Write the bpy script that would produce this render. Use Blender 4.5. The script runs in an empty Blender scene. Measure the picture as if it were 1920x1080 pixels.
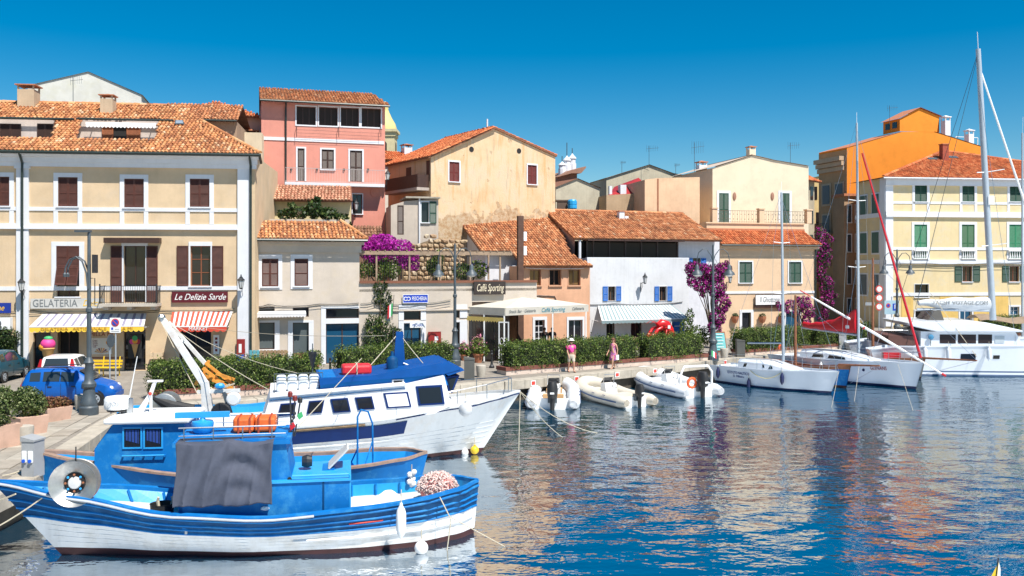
import bpy, bmesh, math, random
import numpy as np
from mathutils import Vector, Matrix
random.seed(7); RNG = np.random.default_rng(11)
R = math.radians
SC = bpy.context.scene
COL = SC.collection
F, HZ, HC, ZQ = 1700.0, 502.0, 6.6, 1.0       # focal length in photo pixels, horizon row, eye height over water, quay level

# ---------------------------------------------------------------- camera, sky, sun, exposure
cam_d = bpy.data.cameras.new('camera'); cam = bpy.data.objects.new('camera', cam_d); COL.objects.link(cam)
cam.location = (0, 0, HC); cam.rotation_euler = (R(90), 0, 0)
cam_d.sensor_width = 36; cam_d.lens = F/1920*36; cam_d.shift_y = -(540-HZ)/1920
cam_d.clip_start = .5; cam_d.clip_end = 4000
SC.camera = cam
SUN_AZ, SUN_EL = R(40), R(59)                # to the right of straight behind the viewer
w = bpy.data.worlds.new('World'); SC.world = w; w.use_nodes = True
wn = w.node_tree.nodes; wl = w.node_tree.links
sky = wn.new('ShaderNodeTexSky'); sky.sky_type = 'NISHITA'; sky.sun_disc = False
sky.sun_elevation = SUN_EL; sky.sun_rotation = R(180)-SUN_AZ
sky.air_density = 1.0; sky.dust_density = 0.0; sky.ozone_density = 3.0; sky.altitude = 200
hs = wn.new('ShaderNodeHueSaturation'); hs.inputs['Saturation'].default_value = 1.6; hs.inputs['Value'].default_value = 1.0
hs.inputs['Hue'].default_value = .492
bg = wn['Background']; bg.inputs['Strength'].default_value = .069
wl.new(sky.outputs[0], hs.inputs['Color']); wl.new(hs.outputs[0], bg.inputs['Color'])
sl = bpy.data.lights.new('sun', 'SUN'); sl.energy = 5.0; sl.angle = R(.5); sl.color = (1, .955, .88)
sun = bpy.data.objects.new('sun', sl); COL.objects.link(sun)
tosun = Vector((math.sin(SUN_AZ)*math.cos(SUN_EL), -math.cos(SUN_AZ)*math.cos(SUN_EL), math.sin(SUN_EL)))
sun.rotation_euler = tosun.to_track_quat('Z', 'Y').to_euler(); sun.location = (30, -40, 60)
SC.view_settings.view_transform = 'Standard'; SC.view_settings.look = 'None'
SC.view_settings.gamma = 1; SC.view_settings.exposure = .66
SC.cycles.max_bounces = 6; SC.cycles.transparent_max_bounces = 12
SC.cycles.use_denoising = True

# ---------------------------------------------------------------- helpers
def px(u, v, Y): return Vector(((u-960)/F*Y, Y, HC-(v-HZ)/F*Y))
def gp(u, v, z=ZQ):
    Y = (HC-z)*F/(v-HZ); return Vector(((u-960)/F*Y, Y, z))
def tag(o, label=None, cat=None, group=None, kind=None):
    if label: o['label'] = label
    if cat: o['category'] = cat
    if group: o['group'] = group
    if kind: o['kind'] = kind
    return o
def empty(name, loc, rz=0, label=None, cat=None, group=None):
    o = bpy.data.objects.new(name, None); COL.objects.link(o); o.location = loc; o.rotation_euler = (0, 0, rz)
    o.empty_display_size = .2
    return tag(o, label, cat, group)
def link(name, me, parent=None, loc=None, rot=None):
    o = bpy.data.objects.new(name, me); COL.objects.link(o); o.parent = parent
    if loc is not None: o.location = loc
    if rot is not None: o.rotation_euler = rot
    return o
def copy_tree(o, parent=None):
    c = o.copy(); COL.objects.link(c); c.parent = parent
    for ch in o.children: copy_tree(ch, c)
    return c

class MB:
    """collects faces, builds ONE mesh object"""
    def __init__(s): s.v = []; s.f = []; s.m = []; s.T = None
    def add(s, vs, fs, mi=0):
        n = len(s.v)
        if s.T is not None: vs = [tuple(s.T @ Vector(p)) for p in vs]
        s.v += [tuple(p) for p in vs]; s.f += [tuple(n+i for i in f) for f in fs]; s.m += [mi]*len(fs); return s
    def poly(s, pts, mi=0): return s.add(pts, [tuple(range(len(pts)))], mi)
    def box(s, x0, y0, z0, x1, y1, z1, mi=0, rz=0, c=None):
        x0, x1 = sorted((x0, x1)); y0, y1 = sorted((y0, y1)); z0, z1 = sorted((z0, z1))
        vs = [(x, y, z) for z in (z0, z1) for x, y in ((x0, y0), (x1, y0), (x1, y1), (x0, y1))]
        if rz:
            cx, cy = c or ((x0+x1)/2, (y0+y1)/2); ca, sa = math.cos(rz), math.sin(rz)
            vs = [(cx+(x-cx)*ca-(y-cy)*sa, cy+(x-cx)*sa+(y-cy)*ca, z) for x, y, z in vs]
        return s.add(vs, [(3, 2, 1, 0), (4, 5, 6, 7), (0, 1, 5, 4), (1, 2, 6, 5), (2, 3, 7, 6), (3, 0, 4, 7)], mi)
    def tube(s, pts, r, n=6, mi=0, cap=True):
        pts = [Vector(p) for p in pts]; rs = r if isinstance(r, (list, tuple)) else [r]*len(pts)
        vs = []; fs = []; up = None
        for i, p in enumerate(pts):
            d = (pts[min(i+1, len(pts)-1)]-pts[max(i-1, 0)])
            if d.length < 1e-9: d = Vector((0, 0, 1))
            d.normalize()
            if up is None: up = Vector((0, 0, 1)) if abs(d.z) < .9 else Vector((1, 0, 0))
            a = d.cross(up)
            if a.length < 1e-4: a = d.cross(Vector((1, 0, 0)))
            a.normalize(); b = a.cross(d); up = b
            for k in range(n):
                t = 2*math.pi*k/n; vs.append(p+(a*math.cos(t)+b*math.sin(t))*rs[i])
        for i in range(len(pts)-1):
            for k in range(n):
                k2 = (k+1) % n; fs.append((i*n+k, i*n+k2, (i+1)*n+k2, (i+1)*n+k))
        if cap: fs += [tuple(range(n-1, -1, -1)), tuple((len(pts)-1)*n+k for k in range(n))]
        return s.add(vs, fs, mi)
    def lathe(s, prof, n=12, c=(0, 0, 0), mi=0, axis='z'):
        vs = []; fs = []
        for r, z in prof:
            for k in range(n):
                t = 2*math.pi*k/n; p = (r*math.cos(t), r*math.sin(t), z)
                if axis == 'y': p = (p[0], -p[2], p[1])
                if axis == 'x': p = (p[2], p[0], p[1])
                vs.append((c[0]+p[0], c[1]+p[1], c[2]+p[2]))
        for i in range(len(prof)-1):
            for k in range(n):
                k2 = (k+1) % n; fs.append((i*n+k, i*n+k2, (i+1)*n+k2, (i+1)*n+k))
        fs += [tuple(range(n-1, -1, -1)), tuple((len(prof)-1)*n+k for k in range(n))]
        return s.add(vs, fs, mi)
    def ball(s, c, r, n=10, mi=0, sc=(1, 1, 1)):
        h = max(4, n//2+1); pr = [(max(.001, math.sin(math.pi*i/h)), -math.cos(math.pi*i/h)) for i in range(h+1)]
        vs = []; fs = []
        for a, z in pr:
            for k in range(n):
                t = 2*math.pi*k/n; vs.append((c[0]+r*sc[0]*a*math.cos(t), c[1]+r*sc[1]*a*math.sin(t), c[2]+r*sc[2]*z))
        for i in range(h):
            for k in range(n):
                k2 = (k+1) % n; fs.append((i*n+k, i*n+k2, (i+1)*n+k2, (i+1)*n+k))
        return s.add(vs, fs, mi)
    def prism(s, pts, y0, y1, mi=0):
        """outline in the local xz plane, extruded along y"""
        n = len(pts); vs = [(x, y0, z) for x, z in pts]+[(x, y1, z) for x, z in pts]
        fs = [tuple(range(n)), tuple(range(2*n-1, n-1, -1))]+[(i, n+i, n+(i+1) % n, (i+1) % n) for i in range(n)]
        return s.add(vs, fs, mi)
    def prism_z(s, pts, z0, z1, mi=0):
        n = len(pts); vs = [(x, y, z0) for x, y in pts]+[(x, y, z1) for x, y in pts]
        fs = [tuple(range(n-1, -1, -1)), tuple(range(n, 2*n))]+[(i, (i+1) % n, n+(i+1) % n, n+i) for i in range(n)]
        return s.add(vs, fs, mi)
    def grid(s, rows, mi=0, close=False, thick=None):
        m = len(rows[0]); vs = [p for r in rows for p in r]; fs = []; mis = []
        for i in range(len(rows)-1):
            for k in range(m if close else m-1):
                k2 = (k+1) % m; fs.append((i*m+k, i*m+k2, (i+1)*m+k2, (i+1)*m+k))
                mis.append(mi[i] if isinstance(mi, (list, tuple)) else mi)
        n = len(s.v); s.add(vs, fs, 0); s.m[-len(fs):] = mis; return s
    def mesh(s, name, mats, smooth=False, fix=True):
        me = bpy.data.meshes.new(name); me.from_pydata(s.v, [], s.f)
        for m in (mats if isinstance(mats, (list, tuple)) else [mats]): me.materials.append(m)
        me.polygons.foreach_set('material_index', s.m)
        if fix:
            bm = bmesh.new(); bm.from_mesh(me); bmesh.ops.recalc_face_normals(bm, faces=bm.faces); bm.to_mesh(me); bm.free()
        if smooth:
            me.polygons.foreach_set('use_smooth', [True]*len(s.f))
            try: me.set_sharp_from_angle(angle=R(smooth if smooth > 1 else 40))
            except Exception: pass
        me.update(); return me
    def build(s, name, mats, parent=None, smooth=False, loc=None, rot=None, fix=True):
        return link(name, s.mesh(name, mats, smooth, fix), parent, loc, rot)

# ---------------------------------------------------------------- materials
_M = {}
def _n(nt, t, **k):
    n = nt.nodes.new('ShaderNode'+t)
    for a, b in k.items(): setattr(n, a, b)
    return n
def noise(nt, vec, scale, detail=4, rough=.6):
    n = _n(nt, 'TexNoise'); n.inputs['Scale'].default_value = scale; n.inputs['Detail'].default_value = detail
    n.inputs['Roughness'].default_value = rough
    if vec is not None: nt.links.new(vec, n.inputs['Vector'])
    return n.outputs['Fac']
def ramp(nt, fac, stops):
    r = _n(nt, 'ValToRGB'); e = r.color_ramp.elements
    while len(e) < len(stops): e.new(.5)
    for i, (p, c) in enumerate(stops):
        e[i].position = p; e[i].color = (c, c, c, 1) if isinstance(c, (int, float)) else (*c[:3], 1)
    nt.links.new(fac, r.inputs[0]); return r.outputs[0]
def mixc(nt, fac, a, b, mode='MIX'):
    m = _n(nt, 'Mix', data_type='RGBA', blend_type=mode)
    for s, x in ((m.inputs[0], fac), (m.inputs[6], a), (m.inputs[7], b)):
        if isinstance(x, (int, float)): s.default_value = x
        elif isinstance(x, tuple): s.default_value = (*x[:3], 1)
        else: nt.links.new(x, s)
    return m.outputs[2]
def scaled(nt, vec, s):
    m = _n(nt, 'Mapping'); m.inputs['Scale'].default_value = s; nt.links.new(vec, m.inputs['Vector']); return m.outputs[0]
def newmat(name):
    m = bpy.data.materials.new(name); m.use_nodes = True; nt = m.node_tree; b = nt.nodes['Principled BSDF']
    pos = _n(nt, 'NewGeometry').outputs['Position']; return m, nt, b, pos
def bumpit(nt, b, h, strength, dist=.02):
    n = _n(nt, 'Bump'); n.inputs['Strength'].default_value = strength; n.inputs['Distance'].default_value = dist
    nt.links.new(h, n.inputs['Height']); nt.links.new(n.outputs[0], b.inputs['Normal'])
def mk(name, col, rough=.6, var=.12, scale=1.5, bump=.2, bscale=25, metal=0, streak=0, spec=.5, dirt=None, dirtamt=.5, dirtscale=.8, island=0, coat=0):
    if name in _M: return _M[name]
    m, nt, b, pos = newmat(name)
    hi = tuple(min(1, c*(1+var)) for c in col); lo = tuple(c*(1-var) for c in col)
    c = ramp(nt, noise(nt, pos, scale, 6, .65), [(.3, lo), (.7, hi)])
    if streak:
        f = ramp(nt, noise(nt, scaled(nt, pos, (5, 5, .35)), 1.2, 4), [(.5, 0), (.75, streak)])
        c = mixc(nt, f, c, tuple(x*.55 for x in col))
    if dirt:
        f = ramp(nt, noise(nt, pos, dirtscale, 8, .7), [(.5, 0), (.68, dirtamt)]); c = mixc(nt, f, c, dirt)
    if island:
        g = _n(nt, 'NewGeometry'); h = _n(nt, 'HueSaturation'); nt.links.new(c, h.inputs['Color'])
        mr = _n(nt, 'MapRange'); mr.inputs[3].default_value = 1-island; mr.inputs[4].default_value = 1+island
        nt.links.new(g.outputs['Random Per Island'], mr.inputs[0]); nt.links.new(mr.outputs[0], h.inputs['Value']); c = h.outputs[0]
    nt.links.new(c, b.inputs['Base Color'])
    b.inputs['Roughness'].default_value = rough; b.inputs['Metallic'].default_value = metal
    b.inputs['Specular IOR Level'].default_value = spec
    if coat: b.inputs['Coat Weight'].default_value = coat; b.inputs['Coat Roughness'].default_value = .06
    if bump: bumpit(nt, b, noise(nt, pos, bscale, 4), bump)
    _M[name] = m; return m
def tilemat(name, stops, lichen=.35):
    m, nt, b, pos = newmat(name)
    g = _n(nt, 'NewGeometry'); c = ramp(nt, g.outputs['Random Per Island'], stops)
    f = ramp(nt, noise(nt, pos, 6, 6, .7), [(.45, 0), (.75, lichen)]); c = mixc(nt, f, c, (.42, .33, .2))
    f2 = ramp(nt, noise(nt, pos, .9, 6, .7), [(.48, 0), (.72, .6)]); c = mixc(nt, f2, c, (.12, .06, .035))
    nt.links.new(c, b.inputs['Base Color']); b.inputs['Roughness'].default_value = .85; b.inputs['Specular IOR Level'].default_value = .2
    bumpit(nt, b, noise(nt, pos, 40, 3), .3); return m
def leafmat(name, stops, trans=.25, rough=.5, spec=.3):
    m, nt, b, pos = newmat(name)
    g = _n(nt, 'NewGeometry'); c = ramp(nt, g.outputs['Random Per Island'], stops); nt.links.new(c, b.inputs['Base Color'])
    b.inputs['Roughness'].default_value = rough; b.inputs['Specular IOR Level'].default_value = spec
    t = _n(nt, 'BsdfTranslucent'); nt.links.new(c, t.inputs[0]); x = _n(nt, 'MixShader'); x.inputs[0].default_value = trans
    nt.links.new(b.outputs[0], x.inputs[1]); nt.links.new(t.outputs[0], x.inputs[2])
    nt.links.new(x.outputs[0], nt.nodes['Material Output'].inputs[0]); return m

def srgb(r, g, b):
    f = lambda x: (x/255/12.92 if x/255 < .04045 else ((x/255+.055)/1.055)**2.4)
    return (f(r), f(g), f(b))
def plaster(name, col, **k):
    d = dict(rough=.9, var=.12, scale=.7, bump=.3, bscale=14, streak=.25, spec=.2, dirt=tuple(c*.72 for c in col), dirtamt=.4); d.update(k); return mk(name, col, **d)

TILE = tilemat('terracotta_tiles', [(0, (.26, .09, .042)), (.3, (.44, .16, .07)), (.7, (.54, .22, .095)), (.95, (.6, .29, .14)), (1, (.6, .4, .25))])
TILE_Y = tilemat('yellow_terracotta_tiles', [(0, (.3, .11, .05)), (.3, (.48, .19, .08)), (.7, (.58, .26, .105)), (.94, (.63, .35, .17)), (1, (.64, .46, .3))], .22)
TILE_R = tilemat('red_terracotta_tiles', [(0, (.36, .09, .035)), (.5, (.56, .15, .055)), (1, (.64, .24, .1))], .12)
DECK = mk('roof_deck', (.2, .085, .045), .9, .3, 3)
LEAF = leafmat('hedge_leaf', [(0, (.022, .048, .008)), (.4, (.06, .11, .018)), (.75, (.14, .2, .035)), (1, (.28, .33, .09))])
LEAF_PALE = leafmat('pale_bush_leaf', [(0, (.025, .05, .012)), (.4, (.07, .11, .025)), (.8, (.17, .21, .07)), (1, (.34, .36, .18))])
LEAF_DK = leafmat('dark_leaf', [(0, (.01, .028, .008)), (.6, (.03, .06, .014)), (1, (.09, .13, .03))])
LEAF_LT = leafmat('light_leaf', [(0, (.04, .08, .012)), (.6, (.12, .18, .03)), (1, (.28, .34, .08))])
BOUG = leafmat('bougainvillea_petals', [(0, (.18, .004, .15)), (.5, (.44, .012, .36)), (1, (.66, .05, .5))], .3)
BOUG2 = leafmat('wine_bougainvillea_petals', [(0, (.14, .004, .1)), (.5, (.38, .014, .25)), (1, (.64, .05, .38))], .3)
REDLEAF = leafmat('rusty_shrub_leaf', [(0, (.07, .025, .012)), (.6, (.22, .09, .05)), (1, (.3, .2, .08))])
PINKF = leafmat('pink_flowers', [(0, (.5, .1, .2)), (1, (.8, .4, .5))])
CORE = mk('twigs', (.018, .026, .008), .95, .3, 6)
BARK = mk('bark', (.12, .085, .055), .9, .3, 8, .5)
WHITE = mk('white_trim', (.66, .67, .7), .75, .05, 1.5, .1, streak=.12)
WHITEP = mk('white_paint', (.8, .8, .79), .45, .04, 2, .05)
GREYMETAL = mk('grey_painted_metal', (.06, .077, .09), .5, .15, 6, .1)
IRON = mk('black_iron', (.02, .022, .025), .5, .3, 8, .1)
GUTTER = mk('dark_green_gutter', (.02, .032, .028), .4, .2, 4, .05)
STEEL = mk('stainless_steel', (.55, .56, .57), .28, .08, 5, .05, metal=1)
ALU = mk('mast_aluminium', (.42, .47, .52), .4, .06, 3, .03, metal=.3)
BROWN = mk('brown_shutter', (.085, .026, .016), .5, .22, 5, .1)
BROWND = mk('dark_brown_wood', (.05, .022, .014), .5, .25, 5, .1)
GREEN = mk('dark_green_shutter', (.012, .06, .035), .5, .2, 5, .1)
GREENL = mk('mid_green_shutter', (.02, .2, .09), .5, .2, 5, .1)
BLUESH = mk('blue_shutter', (.016, .13, .46), .5, .15, 5, .1)
DARK = mk('dark_interior', (.012, .011, .011), .8, .3, 2, 0)
def glassmat(name, col, rough=.06, spec=.6):
    m, nt, b, pos = newmat(name); b.inputs['Base Color'].default_value = (*col, 1)
    b.inputs['Roughness'].default_value = rough; b.inputs['Specular IOR Level'].default_value = spec
    bumpit(nt, b, noise(nt, pos, 1.3, 2), .08, .03); return m
GLASS = glassmat('window_glass', (.016, .018, .022))
GLASSD = glassmat('dark_glass', (.035, .022, .016), .3, .2)
GLASSB = glassmat('blue_curtained_glass', (.012, .07, .14))
BLACK = mk('black_rubber', (.015, .015, .016), .6, .2, 5, .1)
ROPE = mk('pale_rope', (.5, .44, .33), .9, .15, 20, .3)
STONE = mk('quay_stone', (.36, .32, .26), .9, .2, 2.2, .35, 12, dirt=(.2, .17, .13), dirtamt=.6, island=.12)
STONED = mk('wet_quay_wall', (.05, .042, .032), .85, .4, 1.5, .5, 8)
TERRA = mk('terracotta_pot', (.42, .16, .08), .85, .2, 5, .2)
TEAK = mk('varnished_wood', (.26, .1, .045), .45, .25, 6, .15)
ORANGEW = mk('orange_timber', (.68, .28, .04), .7, .25, 4, .2)
REDV = mk('red_vinyl', (.5, .012, .02), .4, .12, 3, .15)
YELLOW = mk('yellow_paint', (.76, .5, .02), .45, .12, 3, .05)

# ---------------------------------------------------------------- foliage
def leaf_mesh(name, pts, nor, size, mat, parent=None, spread=.8):
    pts = np.asarray(pts, float); n = len(pts)
    nr = np.asarray(nor, float)+RNG.normal(0, spread, (n, 3)); nr /= np.linalg.norm(nr, axis=1)[:, None]+1e-9
    a = np.cross(nr, RNG.normal(0, 1, (n, 3))); a /= np.linalg.norm(a, axis=1)[:, None]+1e-9
    b = np.cross(nr, a); s = size*RNG.uniform(.6, 1.35, (n, 1))
    q = np.stack([pts-a*s*.5, pts+b*s*.3+nr*s*.06, pts+a*s*.5, pts-b*s*.3+nr*s*.06], 1).reshape(-1, 3)
    me = bpy.data.meshes.new(name); me.vertices.add(4*n); me.vertices.foreach_set('co', q.ravel())
    me.loops.add(4*n); me.loops.foreach_set('vertex_index', np.arange(4*n, dtype=np.int32))
    me.polygons.add(n); me.polygons.foreach_set('loop_start', np.arange(0, 4*n, 4, dtype=np.int32))
    me.polygons.foreach_set('loop_total', np.full(n, 4, np.int32)); me.materials.append(mat); me.update(); me.validate()
    o = link(name, me, parent); o['kind'] = 'stuff'; return o
def blob_pts(blobs, n):
    """points and outward directions on the skins of ellipsoids (x,y,z,rx,ry,rz)"""
    B = np.array([list(b)[:6] for b in blobs], float); wt = (B[:, 3]*B[:, 5]+B[:, 4]*B[:, 5]+B[:, 3]*B[:, 4]); wt /= wt.sum()
    k = RNG.choice(len(B), n, p=wt); d = RNG.normal(0, 1, (n, 3)); d /= np.linalg.norm(d, axis=1)[:, None]
    rr = RNG.uniform(.5, 1.08, (n, 1))**.6
    return B[k, :3]+d*B[k, 3:6]*rr, d
def box_pts(L, D, H, n, rough=.07):
    """points on the front, back, top and ends of a clipped hedge (0..L, 0..D, 0..H), bumpy"""
    ar = np.array([L*H, L*H, L*D*1.2, D*H, D*H]); k = RNG.choice(5, n, p=ar/ar.sum()); r = RNG.uniform(0, 1, (n, 2))
    P = np.zeros((n, 3)); N = np.zeros((n, 3))
    for i, (f, nn) in enumerate([((0, None, 1), (0, -1, 0)), ((0, 'D', 1), (0, 1, 0)), ((0, 1, 'H'), (0, 0, 1)), ((None, 0, 1), (-1, 0, 0)), (('L', 0, 1), (1, 0, 0))]):
        m = k == i; N[m] = nn
        if i < 2: P[m, 0] = r[m, 0]*L; P[m, 2] = r[m, 1]*H; P[m, 1] = D if i else 0
        elif i == 2: P[m, 0] = r[m, 0]*L; P[m, 1] = r[m, 1]*D; P[m, 2] = H
        else: P[m, 1] = r[m, 0]*D; P[m, 2] = r[m, 1]*H; P[m, 0] = L if i == 4 else 0
    bump = np.sin(P[:, 0]*5.1+P[:, 2]*3)*np.sin(P[:, 0]*2.3+P[:, 1]*6.7+P[:, 2]*4.1)*rough
    P += N*(bump[:, None]+RNG.normal(0, rough*.6, (n, 1))); P += RNG.normal(0, .02, (n, 3)); return P, N

# ---------------------------------------------------------------- lettering
def text_mesh(name, s, parent, loc, size, mat, shear=0, width=None, rot=(R(90), 0, 0), extr=.004, align='CENTER'):
    c = bpy.data.curves.new(name, 'FONT'); c.body = s; c.size = size; c.shear = shear; c.align_x = align; c.align_y = 'CENTER'
    c.extrude = extr; c.resolution_u = 3
    t = bpy.data.objects.new(name+'_tmp', c); COL.objects.link(t); bpy.context.view_layer.update()
    me = bpy.data.meshes.new_from_object(t.evaluated_get(bpy.context.evaluated_depsgraph_get()))
    wd = t.dimensions.x; bpy.data.objects.remove(t); bpy.data.curves.remove(c)
    me.materials.clear(); me.materials.append(mat); o = link(name, me, parent, loc, rot)
    if width and wd > 0: o.scale = (width/wd, 1, 1)
    return o

# ---------------------------------------------------------------- building kit
class Bld:
    """a facade plane through two ground points given by photo column and distance; local x along it, y into depth, z up"""
    def __init__(s, name, label, uL, YL, uR, YR, mat, depth=8, zb=ZQ, cat='building', group=None):
        s.P = Vector(((uL-960)/F*YL, YL)); Q = Vector(((uR-960)/F*YR, YR)); d = Q-s.P
        s.W = d.length; s.rz = math.atan2(d.y, d.x); s.zb = zb; s.mat = mat; s.D = depth
        s.ex = Vector((math.cos(s.rz), math.sin(s.rz))); s.ey = Vector((-math.sin(s.rz), math.cos(s.rz)))
        s.root = empty(name, (s.P.x, s.P.y, zb), s.rz, label, cat, group); s.holes = []
    def ray(s, u, v):
        d = Vector(((u-960)/F, 1.0)); o = -s.P
        return Vector((o.dot(s.ex), o.dot(s.ey), HC-s.zb)), Vector((d.dot(s.ex), d.dot(s.ey), (HZ-v)/F))
    def p(s, u, v, off=0):
        o, d = s.ray(u, v); t = (off-o.y)/d.y; q = o+d*t; return q.x, q.z
    def px(s, u, off=0): return s.p(u, 400, off)[0]
    def pz(s, u, v, off=0): return s.p(u, v, off)[1]
    def side(s, u, v, x):
        """point on the plane local x = const -> (y, z)"""
        o, d = s.ray(u, v); t = (x-o.x)/d.x; q = o+d*t; return q.y, q.z
    def on(s, O, S, T, u, v):
        o, d = s.ray(u, v); N = S.cross(T); t = (O-o).dot(N)/d.dot(N); q = o+d*t-O; return q.dot(S), q.dot(T)
    def wpt(s, x, y, z): return Vector((*(s.P+s.ex*x+s.ey*y), s.zb+z))
    def thing(s, name, label, cat, x, y, z, group=None): return empty(name, s.wpt(x, y, z), s.rz, label, cat, group)
    def wall(s, prof, name='wall', mat=None, back=True, d0=None):
        hs = s.holes; mb = MB(); xs = sorted({round(x, 4) for x, z in prof} | {round(x, 4) for h in hs for x in (h[0], h[2])})
        x0, x1 = prof[0][0], prof[-1][0]; xs = [x0]+[x for x in xs if x0+1e-3 < x < x1-1e-3]+[x1]
        def top(x):
            for (a, za), (b, zb) in zip(prof, prof[1:]):
                if a-1e-6 <= x <= b+1e-6: return za+(zb-za)*(x-a)/max(b-a, 1e-6)
            return prof[-1][1]
        for xa, xb in zip(xs, xs[1:]):
            if xb-xa < 1e-5: continue
            xm = (xa+xb)/2; col = sorted([h for h in hs if h[0] < xm < h[2]], key=lambda h: h[1]); z = 0
            for h in col:
                if h[1] > z+1e-4: mb.poly([(xa, 0, z), (xb, 0, z), (xb, 0, h[1]), (xa, 0, h[1])])
                z = max(z, h[3])
            mb.poly([(xa, 0, z), (xb, 0, z), (xb, 0, top(xb)), (xa, 0, top(xa))])
        for a, b, c, d, dp in hs:
            mb.poly([(a, 0, b), (a, dp, b), (a, dp, d), (a, 0, d)]); mb.poly([(c, 0, b), (c, 0, d), (c, dp, d), (c, dp, b)])
            mb.poly([(a, 0, b), (c, 0, b), (c, dp, b), (a, dp, b)]); mb.poly([(a, 0, d), (a, dp, d), (c, dp, d), (c, 0, d)])
            mb.poly([(a, dp, b), (c, dp, b), (c, dp, d), (a, dp, d)], 1)
        D = s.D
        if back:
            for x in (x0, x1): mb.poly([(x, 0, 0), (x, D, 0), (x, D, top(x)), (x, 0, top(x))])
            mb.poly([(x0, D, 0), (x1, D, 0)]+[(x, D, z) for x, z in reversed(prof)])
        return mb.build(name, [mat or s.mat, DARK], s.root, fix=False)
    def strip(s, name, u0, v0, u1, v1, proud, mat, back=0, parent=None, v0r=None, v1r=None):
        """flat trim on the facade between photo corners"""
        xa, za = s.p(u0, v0); xb, zb = s.p(u1, v1); za2 = s.p(u1, v0r if v0r is not None else v0)[1] if v0r is not None else za
        return MB().box(xa, -proud, zb, xb, back, za).build(name, mat, parent or s.root)
    def hband(s, name, u0, u1, v, h, proud, mat, uref=None):
        """a level course: centre height from photo row v at column uref"""
        x0, x1 = s.px(u0), s.px(u1); z = s.pz(uref if uref is not None else u0, v)
        return MB().box(x0, -proud, z-h/2, x1, 0, z+h/2).build(name, mat, s.root)
def shutter_mesh(wd, h, mat, rails=1):
    mb = MB(); f = .055
    mb.box(0, -.02, 0, f, .02, h).box(wd-f, -.02, 0, wd, .02, h).box(f, -.02, h-f, wd-f, .02, h).box(f, -.02, 0, wd-f, .02, f*1.4)
    if rails: mb.box(f, -.018, h*.45, wd-f, .018, h*.45+f)
    z = f*1.4
    while z < h-f:
        mb.poly([(f, -.013, z), (wd-f, -.013, z), (wd-f, .013, z+.05), (f, .013, z+.05)]); z += .062
    mb.poly([(f, .016, f), (wd-f, .016, f), (wd-f, .016, h-f), (f, .016, h-f)])
    return mb.mesh('shutter', mat)
def window(b, u0, v0, u1, v1, kind='shut', mat=BROWN, sur=None, surmat=None, depth=.2, op=None, cols=2, rows=1, pane=None, frame=None, sill=True, name='window', surdown=None, label=None, leaves=2):
    surmat = surmat or WHITE; pane = pane or GLASS; frame = frame or mat
    x0, z1 = b.p(u0, v0); x1, z0 = b.p(u1, v1); W, H = x1-x0, z1-z0; z0 = max(z0, .02); H = z1-z0
    b.holes.append((x0, z0, x1, z1, depth+.25)); mb = MB(); t = .05; y = depth
    mb.box(x0, y-.03, z0, x0+t, y+.03, z1).box(x1-t, y-.03, z0, x1, y+.03, z1).box(x0+t, y-.03, z1-t, x1-t, y+.03, z1).box(x0+t, y-.03, z0, x1-t, y+.03, z0+t)
    if kind != 'shut':
        for i in range(1, cols): xm = x0+W*i/cols; mb.box(xm-.03, y-.025, z0+t, xm+.03, y+.025, z1-t)
        for j in range(1, rows): zm = z0+H*j/rows; mb.box(x0+t, y-.02, zm-.02, x1-t, y+.02, zm+.02)
    wo = mb.build(name, frame, b.root)
    if label: wo['label'] = label
    if kind == 'shut':
        n = leaves; lw = (W-.02)/n; me = shutter_mesh(lw-.008, H-.02, mat)
        for i in range(n): link('shutter', me, wo, (x0+.01+i*lw, .035, z0+.01))
    elif kind != 'void':
        for i in range(cols):
            a = x0+W*i/cols+.03; c = x0+W*(i+1)/cols-.03
            MB().box(a, y+.004, z0+t, c, y+.012, z1-t).build('pane', pane, wo)
    if op:
        (a0, a1), (c0, c1) = op
        for (p, q) in ((a0, a1), (c0, c1)):
            xa, xb = b.px(p), b.px(q); link('shutter', shutter_mesh(xb-xa, H, mat), wo, (xa, -.045, z0))
    if sur:
        l, tt, r, bb = [q/1700*b.P.y for q in sur]; sm = MB(); dn = z0-bb
        if surdown is not None: dn = b.pz(u0, surdown)
        sm.box(x0-l, -.04, dn, x0, 0, z1).box(x1, -.04, dn, x1+r, 0, z1).box(x0-l, -.043, z1, x1+r, 0, z1+tt)
        if bb: sm.box(x0, -.04, z0-bb, x1, 0, z0)
        sm.build('surround', surmat, wo)
    if sill and sur: MB().box(x0-.08, -.11, z0-.07, x1+.08, .03, z0-.004).build('sill', surmat, wo)
    return wo
def inpoly(px_, py_, poly):
    r = np.zeros(len(px_), bool); n = len(poly)
    for i in range(n):
        x0, y0 = poly[i]; x1, y1 = poly[(i+1) % n]
        if abs(y1-y0) < 1e-12: continue
        c = ((y0 > py_) != (y1 > py_)) & (px_ < (x1-x0)*(py_-y0)/(y1-y0)+x0); r ^= c
    return r
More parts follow.
